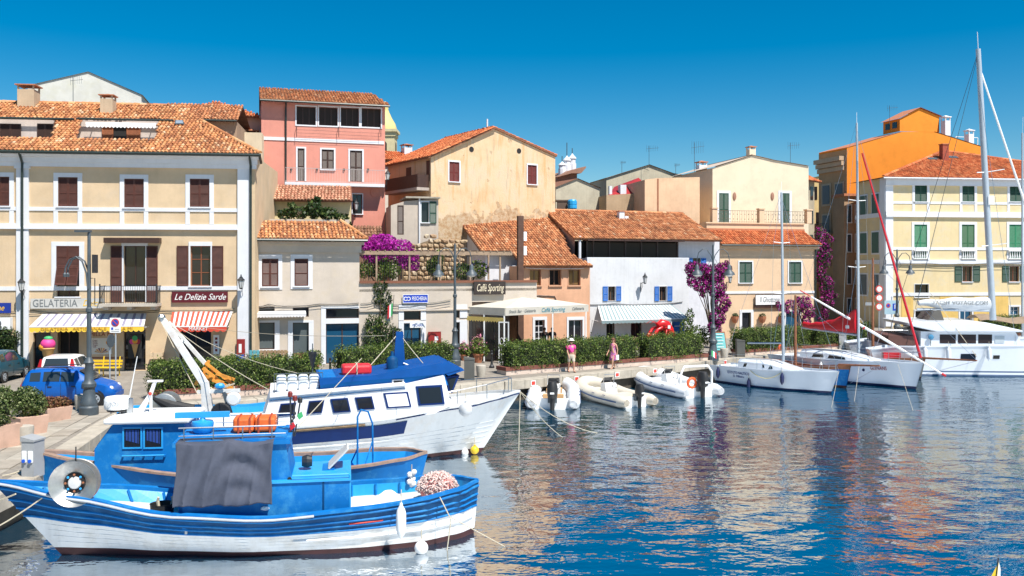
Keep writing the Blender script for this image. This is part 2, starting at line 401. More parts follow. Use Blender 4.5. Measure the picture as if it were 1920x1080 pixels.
def roof(root, O, S, T, polys, mat=None, pitch=.21, course=.34, rad=.088, thick=.12, name='roof'):
    """deck slabs under rows of half-round tiles; polys in (along eaves, up slope) metres"""
    mat = mat or TILE; O = Vector(O); S = Vector(S).normalized(); T = Vector(T).normalized(); N = S.cross(T)
    mb = MB(); al = np.array([q for p in polys for q in p])
    for p in polys:
        top = [O+S*a+T*t for a, t in p]; lo = [q-N*thick for q in top]; n = len(p)
        mb.add(top+lo, [tuple(range(n)), tuple(range(2*n-1, n-1, -1))]+[(i, n+i, n+(i+1) % n, (i+1) % n) for i in range(n)])
    deck = mb.build(name, DECK, root)
    s0, t0 = al.min(0); s1, t1 = al.max(0)
    ss = np.arange(s0+pitch/2, s1, pitch); ts = np.arange(t0-.03, t1-.05, course); A, B = np.meshgrid(ss, ts); A = A.ravel(); B = B.ravel()
    k = np.zeros(len(A), bool)
    for p in polys: k |= inpoly(A, B+course*.5, p)
    A = A[k]; B = B[k]; n = len(A)
    if n == 0: return deck
    A = A+RNG.normal(0, .011, n); B = B+RNG.normal(0, .018, n); rr = rad*RNG.uniform(.93, 1.08, n); tw = RNG.normal(0, .02, n)
    an = np.linspace(0, math.pi, 5); o3, s3, t3, n3 = (np.array(v) for v in (O, S, T, N)); ln = course*1.22
    V = []
    for e, (q, lift, dt) in enumerate(((1.0, .032, 0), (.8, .0, ln))):
        for a in an:
            V.append(o3+np.outer(A+np.cos(a)*rr*q+tw*e, s3)+np.outer(np.sin(a)*rr*q*.95+lift+.004, n3)+np.outer(B+dt, t3))
    V = np.stack(V, 1).reshape(-1, 3); b10 = np.arange(n)[:, None]*10
    q = np.array([[i, i+1, i+6, i+5] for i in range(4)]); fq = (b10[:, :, None]+q[None]).reshape(-1, 4); cap = b10+np.arange(5)[None]
    me = bpy.data.meshes.new('roof_tiles'); me.from_pydata(V.tolist(), [], fq.tolist()+cap.tolist()); me.materials.append(mat)
    me.update(); o = link('roof_tiles', me, deck); o['kind'] = 'stuff'; return deck
def ridge(parent, p0, p1, mat=None, r=.12, name='ridge_tiles'):
    p0, p1 = Vector(p0), Vector(p1); d = p1-p0; n = max(1, int(d.length/.38)); mb = MB(); s = d.normalized().cross(Vector((0, 0, 1))).normalized(); up = s.cross(d.normalized())
    for i in range(n):
        a = p0+d*(i/n); b = p0+d*((i+1.18)/n); j = random.uniform(.92, 1.08); vs = []
        for q, rr in ((a, r*j), (b, r*.85)):
            for k in range(5): t = math.pi*k/4; vs.append(q+s*math.cos(t)*rr+up*math.sin(t)*rr)
        mb.add(vs, [(k, k+1, k+6, k+5) for k in range(4)]+[(0, 1, 2, 3, 4)])
    o = mb.build(name, mat or TILE, parent); o['kind'] = 'stuff'; return o
def balustrade(parent, x0, x1, y, z0, h, mat=IRON, step=.12, name='railing'):
    mb = MB().box(x0, y-.02, z0+h-.03, x1, y+.02, z0+h).box(x0, y-.012, z0+.06, x1, y+.012, z0+.085); x = x0
    while x <= x1+.001: mb.box(x-.008, y-.008, z0, x+.008, y+.008, z0+h-.03); x += step
    return mb.build(name, mat, parent)
def chimney(b, x, y, z, wd, h, mat, label, top=TERRA, cat='chimney', d=None):
    t = b.thing('chimney', label, cat, x, y, z); d = d or wd; mb = MB().box(-wd/2, -d/2, -.3, wd/2, d/2, h*.68); mb.build('stack', mat, t)
    for sx in (-1, 1):
        for sy in (-1, 1): MB().box(sx*wd/2, sy*d/2, h*.68, sx*(wd/2-.09), sy*(d/2-.09), h*.86).build('cap_pier', mat, t)
    MB().box(-wd*.62, -d*.62, h*.86, wd*.62, d*.62, h*.91).add([(-wd*.5, -d*.5, h*.91), (wd*.5, -d*.5, h*.91), (wd*.5, d*.5, h*.91), (-wd*.5, d*.5, h*.91), (0, 0, h)], [(0, 1, 4), (1, 2, 4), (2, 3, 4), (3, 0, 4)]).build('cap', top, t)
    return t
def awning(b, u0, u1, vt, vb, proj, label, mats, stripe, val=.28, valmat=None, scallop=.2, inset=0, group=None):
    """sloping canopy in stripes, hanging valance and two folding arms"""
    x0, x1 = b.px(u0, -proj), b.px(u1, -proj); zt = b.pz((u0+u1)/2, vt); zb = b.pz((u0+u1)/2, vb, -proj)
    t = b.thing('awning', label, 'awning', x0, 0, zb); W = x1-x0; mb = MB(); n = max(2, int(round(W/stripe))); w_ = W/n; zt -= zb
    for i in range(n):
        a, c = i*w_, (i+1)*w_; ia, ic = inset*(1-2*a/W), inset*(1-2*c/W)
        mb.poly([(a, -proj, 0), (c, -proj, 0), (c+ic, -.03, zt), (a+ia, -.03, zt)], i % len(mats))
        mb.poly([(a, -proj, -.02), (c, -proj, -.02), (c+ic, -.03, zt-.02), (a+ia, -.03, zt-.02)], i % len(mats))
    mb.build('canopy', mats, t, fix=False); mb = MB(); k = max(3, int(W/scallop)); s = W/k
    for i in range(k):
        mi = (int((i+.5)*s/w_) % len(mats)) if not valmat else 0
        pts = [(i*s, -proj-.01, 0)]+[(i*s+s*j/4, -proj-.01-.01*(j % 2), -val*(.72+.28*math.sin(math.pi*j/4))) for j in range(5)]+[((i+1)*s, -proj-.01, 0)]
        mb.poly(pts, mi)
    mb.build('valance', [valmat] if valmat else mats, t, fix=False)
    MB().box(0, -proj-.02, -.03, W, -proj+.03, .02).build('front_bar', WHITEP, t)
    for x in (.1, W-.1): MB().tube([(x, -.02, zt*.3-.3), (x, -proj*.6, -.1), (x, -proj, -.01)], .018, 5).build('arm', WHITEP, t)
    return t, W, zt
_lant = {}
def lantern(b, u, v, label, reach=.55, h=1.5, mat=IRON):
    """wall lantern on an iron bracket; (u, v) is the middle of the lantern"""
    x, z = b.p(u, v, -reach); t = b.thing('wall_lantern', label, 'lantern', x, 0, z-h*.45)
    if not _lant:
        br = MB().tube([(0, -.03, -.35), (0, -.03, .3)], .025).tube([(0, -.03, .2), (0, -.3, .32), (0, -reach, .24)], .018).tube([(0, -.03, -.25), (0, -.25, -.02), (0, -.3, .3)], .014)
        _lant['br'] = br.mesh('bracket', mat)
        g = MB().lathe([(.09, .28), (.17, .68)], 6, (0, -reach, 0)); _lant['g'] = g.mesh('glass', mk('lantern_glass', (.55, .56, .55), .2, .1))
        c = MB().lathe([(.2, .68), (.21, .71), (.1, .82), (.09, .86), (.04, .9), (.03, .99), (.005, 1.02)], 6, (0, -reach, 0)).lathe([(.03, .2), (.1, .24), (.1, .28)], 6, (0, -reach, 0))
        for k in range(6):
            a = 2*math.pi*k/6; c.tube([(.09*math.cos(a), -reach+.09*math.sin(a), .28), (.17*math.cos(a), -reach+.17*math.sin(a), .68)], .012, 4)
        _lant['c'] = c.mesh('cage', mat)
    for k, n in (('br', 'bracket'), ('g', 'glass'), ('c', 'cage')): link(n, _lant[k], t)
    return t
def signboard(b, u0, v0, u1, v1, label, mat, text=None, tmat=None, size=None, shear=0, off=.12, thick=.06, frame=None, name='shop_sign', wfit=.88):
    x0, z1 = b.p(u0, v0, -off); x1, z0 = b.p(u1, v1, -off); t = b.thing(name, label, 'sign', x0, -off, z0); W, H = x1-x0, z1-z0
    MB().box(0, 0, 0, W, thick, H).build('panel', mat, t)
    if off > thick+.01: MB().box(W*.1, thick, H*.3, W*.1+.05, off, H*.5).box(W*.9, thick, H*.3, W*.9+.05, off, H*.5).build('mount', IRON, t)
    if frame: MB().box(-.03, -.012, -.03, W+.03, .01, 0).box(-.03, -.012, H, W+.03, .01, H+.03).box(-.03, -.012, 0, 0, .01, H).box(W, -.012, 0, W+.03, .01, H).build('frame', frame, t)
    if text: text_mesh('lettering', text, t, (W/2, -.008, H/2), size or H*.8, tmat, shear, W*wfit)
    return t, W, H
def pipe(b, name, pts, r, mat): return MB().tube(pts, r, 8).build(name, mat, b.root)
def cable(b, us, off=.04, r=.014, sag=.05, name='cable', mat=None):
    """a cable clipped along the facade through photo points"""
    pts = []
    for (u, v), (u2, v2) in zip(us, us[1:]):
        for k in range(5):
            a = k/5; x, z = b.p(u+(u2-u)*a, v+(v2-v)*a, -off); pts.append((x, -off, z-sag*math.sin(math.pi*a)+random.uniform(-.015, .015)))
    x, z = b.p(*us[-1], -off); pts.append((x, -off, z)); return MB().tube(pts, r, 5).build(name, mat or IRON, b.root)
def antenna(loc, label, h=1.6, arm=.7, rz=0):
    t = empty('antenna', loc, rz, label, 'antenna'); MB().tube([(0, 0, -.2), (0, 0, h)], .02, 5).build('pole', GREYMETAL, t)
    mb = MB().tube([(-arm*.3, 0, h*.85), (arm, 0, h*.9)], .012, 4)
    for k in range(6): x = -arm*.25+k*arm*.22; mb.tube([(x, 0, h*.68+.02*k), (x, 0, h*1.04-.01*k)], .008, 4)
    mb.build('elements', GREYMETAL, t); return t

# ---------------------------------------------------------------- ground, quay, water
QE = [(-12.2, 2), (-12.9, 24), (-14.4, 31.8), (-15.1, 36.3), (-.5, 44.5), (8.3, 51.3), (12.9, 55.6), (26, 64.5), (45, 70), (120, 84), (500, 150)]
PAVE, nt, b_, pos = newmat('stone_paving')
br = _n(nt, 'TexBrick'); br.inputs['Scale'].default_value = 1; br.inputs['Brick Width'].default_value = .55; br.inputs['Row Height'].default_value = .28
br.inputs['Mortar Size'].default_value = .012; br.inputs['Color1'].default_value = (.30, .265, .22, 1); br.inputs['Color2'].default_value = (.22, .195, .165, 1); br.inputs['Mortar'].default_value = (.13, .115, .095, 1)
mp = _n(nt, 'Mapping'); mp.inputs['Rotation'].default_value = (0, 0, .5); nt.links.new(pos, mp.inputs['Vector']); nt.links.new(mp.outputs[0], br.inputs['Vector'])
c_ = mixc(nt, ramp(nt, noise(nt, pos, .5, 6), [(.35, 0), (.7, .5)]), br.outputs[0], (.19, .165, .14)); nt.links.new(c_, b_.inputs['Base Color'])
b_.inputs['Roughness'].default_value = .9; bumpit(nt, b_, noise(nt, pos, 14, 4), .3)
big = [(-700, 2)]+QE+[(500, 1200), (-700, 1200)]
mb = MB(); n = len(big); mb.poly([(x, y, ZQ) for x, y in big]); tag(mb.build('ground', PAVE, fix=False), 'stone paved quay and streets of the harbour town', None, kind='structure')
quay = MB()
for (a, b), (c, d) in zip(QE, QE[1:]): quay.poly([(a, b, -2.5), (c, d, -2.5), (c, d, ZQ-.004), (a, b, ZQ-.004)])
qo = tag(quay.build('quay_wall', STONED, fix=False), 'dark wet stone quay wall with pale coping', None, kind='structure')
# coping stones along the edge
def along(poly, step, start=0):
    out = []; 
    for (a, b), (c, d) in zip(poly, poly[1:]):
        L = math.hypot(c-a, d-b); k = max(1, int(L/step)); 
        for i in range(k): out.append((a+(c-a)*i/k, b+(d-b)*i/k, math.atan2(d-b, c-a), L/k))
    return out
cop = []
for x, y, an, L in along(QE[:9], 1.15):
    if y < 15: continue
    me = None; q = MB().box(.006, -.28, -.42, L-.006, .42, .035+random.uniform(-.006, .01))
    o = q.build('coping_stone', STONE, qo, loc=(x, y, ZQ), rot=(0, 0, an)); m_ = o.modifiers.new('bevel', 'BEVEL'); m_.width = .02; m_.segments = 1
REDMK = mk('red_marker_paint', (.6, .05, .03), .6)
for i, (u, v) in enumerate([(993, 727), (1074, 718), (1150, 707), (1221, 697), (1352, 681), (1390, 676)]):
    # berth number plates on the face of the coping
    best = None
    for (a, b), (c, d) in zip(QE[2:9], QE[3:9]):
        dx, dy = c-a, d-b; k = (u-960)/F; den = dx-k*dy
        t = (k*b-a)/den
        if 0 <= t <= 1: best = (a+dx*t, b+dy*t, math.atan2(dy, dx))
    x, y, an = best; t = empty('berth_plate', (x+math.sin(an)*.29, y-math.cos(an)*.29, ZQ-.17), an, None, 'plate')
    tag(t, ['berth plate on the quay edge beside the white fishing vessel bow', 'berth plate on the quay edge between the two smaller inflatables', 'berth plate on the quay edge below the walking woman', 'berth plate on the quay edge next to the large inflatable bow', 'berth plate on the quay edge behind the large inflatable', 'berth plate on the quay edge at the small sailboat stern'][i], None, 'berth plates along the quay edge')
    MB().box(-.15, -.012, -.13, .15, 0, .13).build('panel', WHITEP, t); MB().box(-.11, -.02, -.09, .11, -.01, .09).build('red_square', REDMK, t)
# big slabs of the near quay, each its own stone
e0 = Vector((-13.25, 24)); e1 = Vector((-15.1, 36.0)); ed = (e1-e0).normalized(); an = math.atan2(ed.y, ed.x); en = Vector((-ed.y, ed.x))
slab_me = []
for k in range(4):
    L, Wd = 1.25, .62; z = .012+.007*k
    q = MB().box(.014, .014, -.05, L-.014, Wd-.014, z); slab_me.append((q.mesh('paving_slab', mk('slab_stone_%d' % k, [(.33, .295, .245), (.29, .26, .215), (.36, .325, .27), (.31, .27, .22)][k], .9, .2, 1.8, .35, 16, dirt=(.2, .175, .14), dirtamt=.55))))
gnd = bpy.data.objects['ground']
for r in range(8):
    for c in range(-3, 10):
        p_ = e0+ed*(c*1.25+(r % 2)*.6)+en*(.5+r*.62)
        if p_.y > 36.5: continue
        link('paving_slab', slab_me[(r*5+c*3+(r*c) % 3) % 4], gnd, (p_.x, p_.y, ZQ), (0, 0, an))
# water
WAT, nt, b_, pos = newmat('harbour_water')
nt.nodes.remove(b_)
gl = _n(nt, 'BsdfGlossy'); gl.inputs['Roughness'].default_value = .02; gl.inputs['Color'].default_value = (.95, .98, 1, 1)
df = _n(nt, 'BsdfDiffuse'); df.inputs['Color'].default_value = (.0, .03, .06, 1)
h1 = noise(nt, scaled(nt, pos, (.9, 1.3, 1)), .9, 1.2, .45); h2 = noise(nt, scaled(nt, pos, (1, 1.4, 1)), 4.2, 1.5, .5)
ad = _n(nt, 'Math', operation='MULTIPLY_ADD'); nt.links.new(h2, ad.inputs[0]); ad.inputs[1].default_value = .2; nt.links.new(h1, ad.inputs[2])
bp = _n(nt, 'Bump'); bp.inputs['Strength'].default_value = 1; bp.inputs['Distance'].default_value = .06; ml = _n(nt, 'Math', operation='MULTIPLY'); nt.links.new(ad.outputs[0], ml.inputs[0]); nt.links.new(ramp(nt, noise(nt, pos, .11, 3, .6), [(.3, .45), (.65, 1.0)]), ml.inputs[1]); nt.links.new(ml.outputs[0], bp.inputs['Height'])
fr = _n(nt, 'Fresnel'); fr.inputs['IOR'].default_value = 12
for q in (gl, df, fr): nt.links.new(bp.outputs[0], q.inputs['Normal'])
ms = _n(nt, 'MixShader'); nt.links.new(fr.outputs[0], ms.inputs[0]); nt.links.new(df.outputs[0], ms.inputs[1]); nt.links.new(gl.outputs[0], ms.inputs[2])
nt.links.new(ms.outputs[0], nt.nodes['Material Output'].inputs[0])
tag(MB().poly([(-60, -60, 0), (900, -60, 0), (900, 300, 0), (-60, 300, 0)]).build('water', WAT, fix=False), 'rippled blue harbour water', None, kind='structure')

# ---------------------------------------------------------------- yellow corner building with the two shops
c27, s27 = math.cos(R(27)), math.sin(R(27)); XA = Vector((1, 0, 0))
Y1M = plaster('cream_yellow_plaster', (.60, .45, .29), streak=.1, dirt=(.56, .46, .35), dirtamt=.35)
b1 = Bld('yellow_corner_building', 'pale yellow three-storey building with white trim, brown shutters and two awninged shops', -70, 48.27, 478, 50.05, Y1M, 9)
for u0, u1, v0, v1 in ((109, 146, 332, 387), (233, 270, 335, 389), (356, 393, 335, 388), (-18, 18, 331, 386)):
    window(b1, u0, v0, u1, v1, 'shut', sur=(8, 8, 8, 0), surdown=420)
w1 = window(b1, 106, 461, 149, 556, 'glass', sur=(9, 8, 9, 0), surdown=545, cols=2)
# two half-opened flap shutters over it
x0, z1 = b1.p(106, 461); x1, zm = b1.p(149, 500); hw = (x1-x0)/2
for i in (0, 1):
    link('shutter', shutter_mesh(hw-.01, z1-zm, BROWN), w1, (x0+i*hw, -.02, zm))
    link('shutter', shutter_mesh(hw-.04, z1-zm-.1, BROWN), w1, (x0+i*hw+.02, -.34, zm-(z1-zm)*.88), (R(-17), 0, 0))
window(b1, 232, 461, 273, 567, 'glass', sur=(4, 6, 4, 0), op=((208, 229), (275, 296)), cols=2, name='door', frame=BROWND, sill=False)
window(b1, 357, 461, 395, 536, 'glass', sur=(3, 8, 3, 2), op=((332, 353), (398, 419)), cols=2, rows=3, frame=mk('chestnut_frame', (.22, .07, .03), .5))
b1.strip('door_canopy', 199, 446, 303, 456, .45, BROWND)
# shops
window(b1, 62, 624, 95, 693, 'glass', cols=1, frame=BROWND, pane=GLASS, sill=False)
window(b1, 107, 618, 148, 696, 'void', name='door', frame=BROWND, sill=False)
window(b1, 232, 618, 273, 697, 'glass', cols=1, name='door', frame=BROWND, sill=False)
window(b1, 336, 612, 396, 697, 'glass', cols=2, name='door', frame=BROWND, sill=False)
zt = b1.pz(0, 284); b1.wall([(0, zt), (b1.W, zt)])
for n_, u0, u1 in (('pilaster', 32, 55), ('pilaster', 446, 468)):
    b1.strip(n_, u0, 316, u1, 700, .12, WHITE)
    xa, z = b1.p(u0-3, 312); xb = b1.px(u1+3); MB().box(xa, -.2, z-.12, xb, 0, z+.12).build('pilaster_cap', WHITE, b1.root)
for v, h, pr in ((391, .2, .05), (424, .3, .11), (427.5, .1, .18), (541, .22, .05)): b1.hband('string_course', -70, 446, v, h, pr, WHITE, 0)
xr = b1.W+.28
for z0, z1_, pr in ((-.78, -.55, .16), (-.55, -.28, .26), (-.28, -.06, .42)): MB().box(-.5, -pr, zt+z0, b1.W+pr*.6, .0, zt+z1_).build('cornice', WHITE, b1.root)
EO = Vector((0, -.62, zt-.02)); TT = Vector((0, c27, s27))
def P1(pts): return [b1.on(EO, XA, TT, u, v) for u, v in pts]
ee = [(a, 0) for a in (0,)]
A = P1([(-70, 282), (488, 289), (452, 268), (291, 264), (143, 262), (97, 259), (-70, 258)]); A[0] = (A[0][0], 0); A[1] = (A[1][0], 0)
rf = roof(b1.root, EO, XA, TT, [A, P1([(97, 259.5), (143, 262.5), (153, 221), (104, 221)]), P1([(-70, 222), (312, 225), (312, 198), (-70, 190)]), P1([(291, 264.5), (452, 268.5), (376, 227), (298, 224)]), P1([(312, 225.5), (376, 227.5), (345, 200), (312, 198)])], TILE_Y)
q0 = EO+XA*A[1][0]; hp = P1([(376, 227)])[0]; q1 = EO+XA*hp[0]+TT*hp[1]; ridge(rf, q0+Vector((0, 0, .06)), q1+Vector((0, 0, .06)), TILE_Y)
lp = P1([(-70, 190), (312, 198)]); ridge(rf, EO+XA*lp[0][0]+TT*lp[0][1], EO+XA*lp[1][0]+TT*lp[1][1], TILE_Y, .14)
MB().add([q0, q0+Vector((-1.2, 9.3, 0)), q1+Vector((-.6, 3, .3)), q1], [(0, 1, 2, 3)]).build('hip_slope', DECK, b1.root)
MB().add([(EO+XA*lp[0][0]+TT*lp[0][1]), (EO+XA*lp[1][0]+TT*lp[1][1]), (lp[1][0], 11, zt+1), (lp[0][0], 11, zt+1)], [(0, 1, 2, 3)]).build('rear_slope', DECK, b1.root)
g0, g1 = EO+XA*(A[0][0]-.2), EO+XA*(A[1][0]+.05)
gm = MB().tube([g0+Vector((0, -.07, -.06)), g1+Vector((0, -.07, -.06))], .085, 8).tube([g1+Vector((-.08, -.07, -.06)), g1+Vector((-.12, .75, -.4))], .075, 8); gm.build('gutter', GUTTER, b1.root)
MB().box(-.2, -.6, zt-.18, b1.W+.3, 0, zt-.08).build('soffit', WHITE, b1.root)
for u in (41.5, 470):
    x, z = b1.p(u, 302, -.2); pipe(b1, 'downpipe', [(x, -.6, zt-.1), (x, -.2, zt-.6), (x, -.2, zt-.9), (x, -.2, .1)], .065, GUTTER)
# recessed roof terraces
TW = plaster('terrace_plaster', (.55, .47, .42))
for (ul, ur, vt, vb, k) in ((-70, 104, 222, 258.5, 0), (150, 298, 224, 263, 1)):
    a = P1([(ul, vt), (ur, vt), (ur, vb), (ul, vb)]); p = [EO+XA*s+TT*t for s, t in a]
    yb, zt_ = p[0].y, max(p[0].z, p[1].z); yf = p[3].y; zf = p[3].z-.55; x0, x1 = min(p[0].x, p[3].x)-.1, max(p[1].x, p[2].x)+.1
    m = MB().poly([(x0, yb, zf), (x1, yb, zf), (x1, yb, zt_-.12), (x0, yb, zt_-.12)]).poly([(x0, yf, zf), (x1, yf, zf), (x1, yb, zf), (x0, yb, zf)])
    m.poly([(x0, yf, zf), (x0, yb, zf), (x0, yb, zt_-.1), (x0, yf, p[3].z-.1)]).poly([(x1, yf, zf), (x1, yb, zf), (x1, yb, zt_-.1), (x1, yf, p[2].z-.1)])
    m.box(x0, yf-.06, zf, x1, yf+.06, p[3].z-.02); m.build('roof_terrace', TW, b1.root, fix=False)
    MB().tube([(x0, yb-.28, zt_-.12), (x1, yb-.28, zt_-.12)], .07, 8).build('gutter', GUTTER, b1.root)
    if k == 0:
        for ua, ub in ((0, 40), (70, 100)):
            xa, za = b1.p(ua, 231, yb-.03); xb, zb = b1.p(ub, 262, yb-.03); me = shutter_mesh((xb-xa)/2-.01, za-zf-.05, BROWND)
            for i in (0, 1): link('shutter', me, b1.root, (xa+i*(xb-xa)/2, yb-.05, zf+.03))
    else:
        xa, za = b1.p(192, 238, yb-.03); xb, zb = b1.p(264, 262, yb-.03); H = za-zf; CH = mk('chestnut_shutter', (.3, .1, .04), .5, .2, 5)
        MB().box(b1.px(213, yb), yb-.03, zf, b1.px(238, yb), yb-.01, zf+H).build('door', DARK, b1.root)
        for ua, ub in ((192, 213), (238, 264)): link('shutter', shutter_mesh(b1.px(ub, yb)-b1.px(ua, yb), H, CH), b1.root, (b1.px(ua, yb), yb-.06, zf))
        xw, zw = b1.p(161, 232, yb-.5); xe = b1.px(293, yb-.5); aw = b1.thing('rolled_awning', 'rolled up white awning over the roof terrace of the yellow building', 'awning', xw, yb, zw)
        MB().tube([(0, -.45, 0), (xe-xw, -.45, .02)], .1, 8).build('roll', WHITEP, aw); mv = MB(); L = xe-xw; nn = int(L/.2)
        for i in range(nn): mv.poly([(i*L/nn, -.54, -.02), ((i+1)*L/nn, -.54, -.02), ((i+.9)*L/nn, -.55, -.16), ((i+.5)*L/nn, -.56, -.22), ((i+.1)*L/nn, -.55, -.16)])
        mv.build('valance', WHITEP, aw)
        for x in (.3, L-.3): MB().tube([(x, -.45, 0), (x, 0, .05)], .03, 5).build('arm', WHITEP, aw)
        pt = b1.thing('terrace_pot', 'terracotta pot at the end of the yellow building roof terrace', 'pot', b1.px(158, yb-.9), yb-.9, zf); MB().lathe([(.14, 0), (.2, .4), (.22, .45)], 10).build('pot', TERRA, pt)
sk = P1([(328, 237), (346, 237), (344, 230), (329, 230)]); p = [EO+XA*s+TT*t for s, t in sk]; nrm = XA.cross(TT)
sb = MB().add([q+nrm*.0 for q in p]+[q+nrm*.16 for q in p], [(4, 5, 6, 7), (0, 1, 5, 4), (1, 2, 6, 5), (2, 3, 7, 6), (3, 0, 4, 7)]).build('skylight', GREYMETAL, b1.root)
cc = sum(p, Vector())/4; MB().poly([cc+(q-cc)*.8+nrm*.17 for q in p]).build('pane', glassmat('skylight_glass', (.25, .3, .35)), sb)
BEIGE = plaster('beige_chimney_plaster', (.5, .38, .26))
for (u, vb, vt, wd, lb) in ((54, 197, 157, .95, 'square beige chimney on the yellow building roof, larger one at its far end'), (203, 210, 176, .72, 'small beige chimney on the yellow building roof above the rolled awning')):
    s_, t_ = b1.on(EO, XA, TT, u, vb); q = EO+XA*s_+TT*t_; z2 = b1.pz(u, vt, q.y); chimney(b1, q.x, q.y, q.z, wd, z2-q.z, BEIGE, lb)
s_, t_ = b1.on(EO, XA, TT, 137, 193); q = EO+XA*s_+TT*t_; antenna(b1.wpt(*q), 'thin television antenna on the yellow building ridge', 1.6, .6)
# balcony
x0, z0 = b1.p(196, 578); x1 = b1.px(303); zs = b1.pz(250, 568)
bal = MB().box(x0, -.95, zs-.16, x1, 0, zs).box(x0+.15, -.7, zs-.34, x0+.4, 0, zs-.16).box(x1-.4, -.7, zs-.34, x1-.15, 0, zs-.16).box((x0+x1)/2-.12, -.7, zs-.34, (x0+x1)/2+.12, 0, zs-.16).build('balcony', mk('balcony_stone', (.45, .4, .34), .9, .2), b1.root)
balustrade(bal, x0+.04, x1-.04, -.9, zs, .95)
for x in (x0+.04, x1-.04):
    m = MB().box(x-.03, -.93, zs, x+.03, -.87, zs+1.05)
    for k in range(7): m.box(x-.008, -.9+k*.13, zs, x+.008, -.884+k*.13, zs+.92)
    m.box(x-.02, -.9, zs+.92, x+.02, 0, zs+.95).build('railing_end', IRON, bal)
SCRIPT = mk('white_letters', (.8, .8, .78), .5)
LGREY = mk('light_grey_sign', (.5, .49, .46), .7, .1); GRLET = mk('grey_letters', (.16, .17, .17), .5); YLET = mk('yellow_letters', (.75, .45, .02), .5)
t, W, H = signboard(b1, 57, 560, 196, 578, 'pale grey ice cream shop fascia sign with grey and yellow letters', LGREY)
text_mesh('lettering', 'GELATERIA', t, (W*.33, -.008, H/2), H*1.05, GRLET, 0, W*.6); text_mesh('lettering', 'Dulcis', t, (W*.83, -.008, H/2), H*.9, YLET, .35, W*.26)
signboard(b1, 322, 547, 427, 567, 'maroon shop sign with white script letters over the red striped awning', mk('maroon_sign', (.1, .006, .012), .5), 'Le Delizie Sarde', SCRIPT, None, .4, wfit=.92)
t, W, H = signboard(b1, -30, 568, 20, 587, 'blue sign at the frame edge on the yellow building', mk('blue_sign', (.008, .03, .25), .4), 'Pane', YLET, None, .3, off=.2, wfit=.5)
STR_W = mk('awning_white', (.62, .61, .62), .85, .06); STR_L = mk('awning_lilac', (.24, .22, .3), .85, .1); STR_R = mk('awning_red', (.6, .07, .035), .85, .1)
YV = mk('yellow_valance', (.8, .52, .05), .8, .08)
t, W, z_ = awning(b1, 55, 270, 588, 612, 1.25, 'lilac and white striped awning with yellow scalloped valance over the ice cream shop', [STR_W, STR_W, STR_L], .145, .3, YV, .26, .2)
text_mesh('lettering', 'GELATERIA   ARTIGIANALE   MILLA MI', t, (W*.5, -1.285, -.12), .2, mk('ochre_letters', (.5, .25, .02), .7), 0, W*.8)
t, W, z_ = awning(b1, 318, 425, 584, 612, 1.1, 'red and white striped awning over the small market', [STR_R, STR_W], .125, .3, mk('red_valance', (.58, .06, .03), .8), .3, -.12)
text_mesh('lettering', 'MARKET', t, (W*.5, -1.13, -.13), .27, SCRIPT, .1, W*.34)
lantern(b1, 40, 530, 'white-capped wall lantern on the yellow building near the blue sign', .6, 1.5, IRON)
lantern(b1, 452, 526, 'wall lantern on the corner pilaster above the small market', .6, 1.5, IRON)
cable(b1, [(0, 583), (60, 582), (130, 585), (200, 583), (300, 582), (440, 579)]); cable(b1, [(0, 588), (90, 587), (200, 586), (310, 584), (440, 583)], .06)
ac = b1.thing('air_conditioner', 'white air conditioner unit on the wall beside the ivy', 'air conditioner', b1.px(-14), 0, b1.pz(0, 617)); MB().box(0, -.42, 0, 1.05, -.04, .62).build('case', WHITEP, ac); MB().lathe([(.24, 0), (.24, .02), (.05, .03)], 16, (.38, -.42, .31), axis='y').build('fan_grille', GREYMETAL, ac)
# menu board, cone print, menu lettering
CREAMP = mk('poster_paper', (.72, .68, .6), .7, .05); MAR = mk('maroon_print', (.2, .02, .02), .7); PINKP = mk('pink_print', (.7, .05, .25), .6); GRNP = mk('green_print', (.05, .35, .12), .6); ORP = mk('orange_print', (.8, .32, .03), .6); CONE = mk('wafer', (.6, .34, .12), .7)
t, W, H = signboard(b1, 170, 634, 210, 664, 'ice cream menu poster on the yellow shop wall by the bench', CREAMP, off=.03, thick=.02, name='menu_poster')
for k, s_ in enumerate(('Coppe', 'Frullati', 'Granite', 'Crepes', 'Caffe')): text_mesh('menu_line', s_, t, (.1, -.005, H*(.86-.1*k)), .09, MAR, 0, None, align='LEFT')
m = MB()
for k in range(7):
    a = R(20+k*23); m.add([(W*.5, -.006, H*.06), (W*.5+.36*math.cos(a-.12), -.006, H*.06+.3*math.sin(a-.12)), (W*.5+.36*math.cos(a+.12), -.006, H*.06+.3*math.sin(a+.12))], [(0, 1, 2)], k % 3)
m.build('cones_print', [CONE, MAR, ORP], t, fix=False)
MB().lathe([(.09, 0), (.12, .006)], 12, (W*.82, -.002, H*.72), axis='y').build('cup_print', ORP, t)
text_mesh('wall_lettering', 'MILLA MI', b1.root, (b1.px(190), -.012, b1.pz(190, 627)), .3, MAR, 0, 1.2)
t, W, H = signboard(b1, 240, 627, 266, 672, 'tall ice cream cone picture on the dark shop door', mk('dark_poster', (.02, .02, .02), .5), off=-.02, thick=.02, name='cone_poster')
MB().poly([(W*.25, -.006, H*.6), (W*.75, -.006, H*.6), (W*.5, -.006, H*.02)]).build('cone_print', CONE, t, fix=False)
for x, z, m_ in ((.3, .7, PINKP), (.7, .7, mk('berry_print', (.4, .02, .05), .6)), (.5, .72, ORP), (.5, .84, GRNP)): MB().lathe([(W*.2, 0), (W*.2, .004)], 14, (W*x, -.004-.002*(z > .71)-.002*(z > .8), H*z), axis='y').build('scoop_print', m_, t)
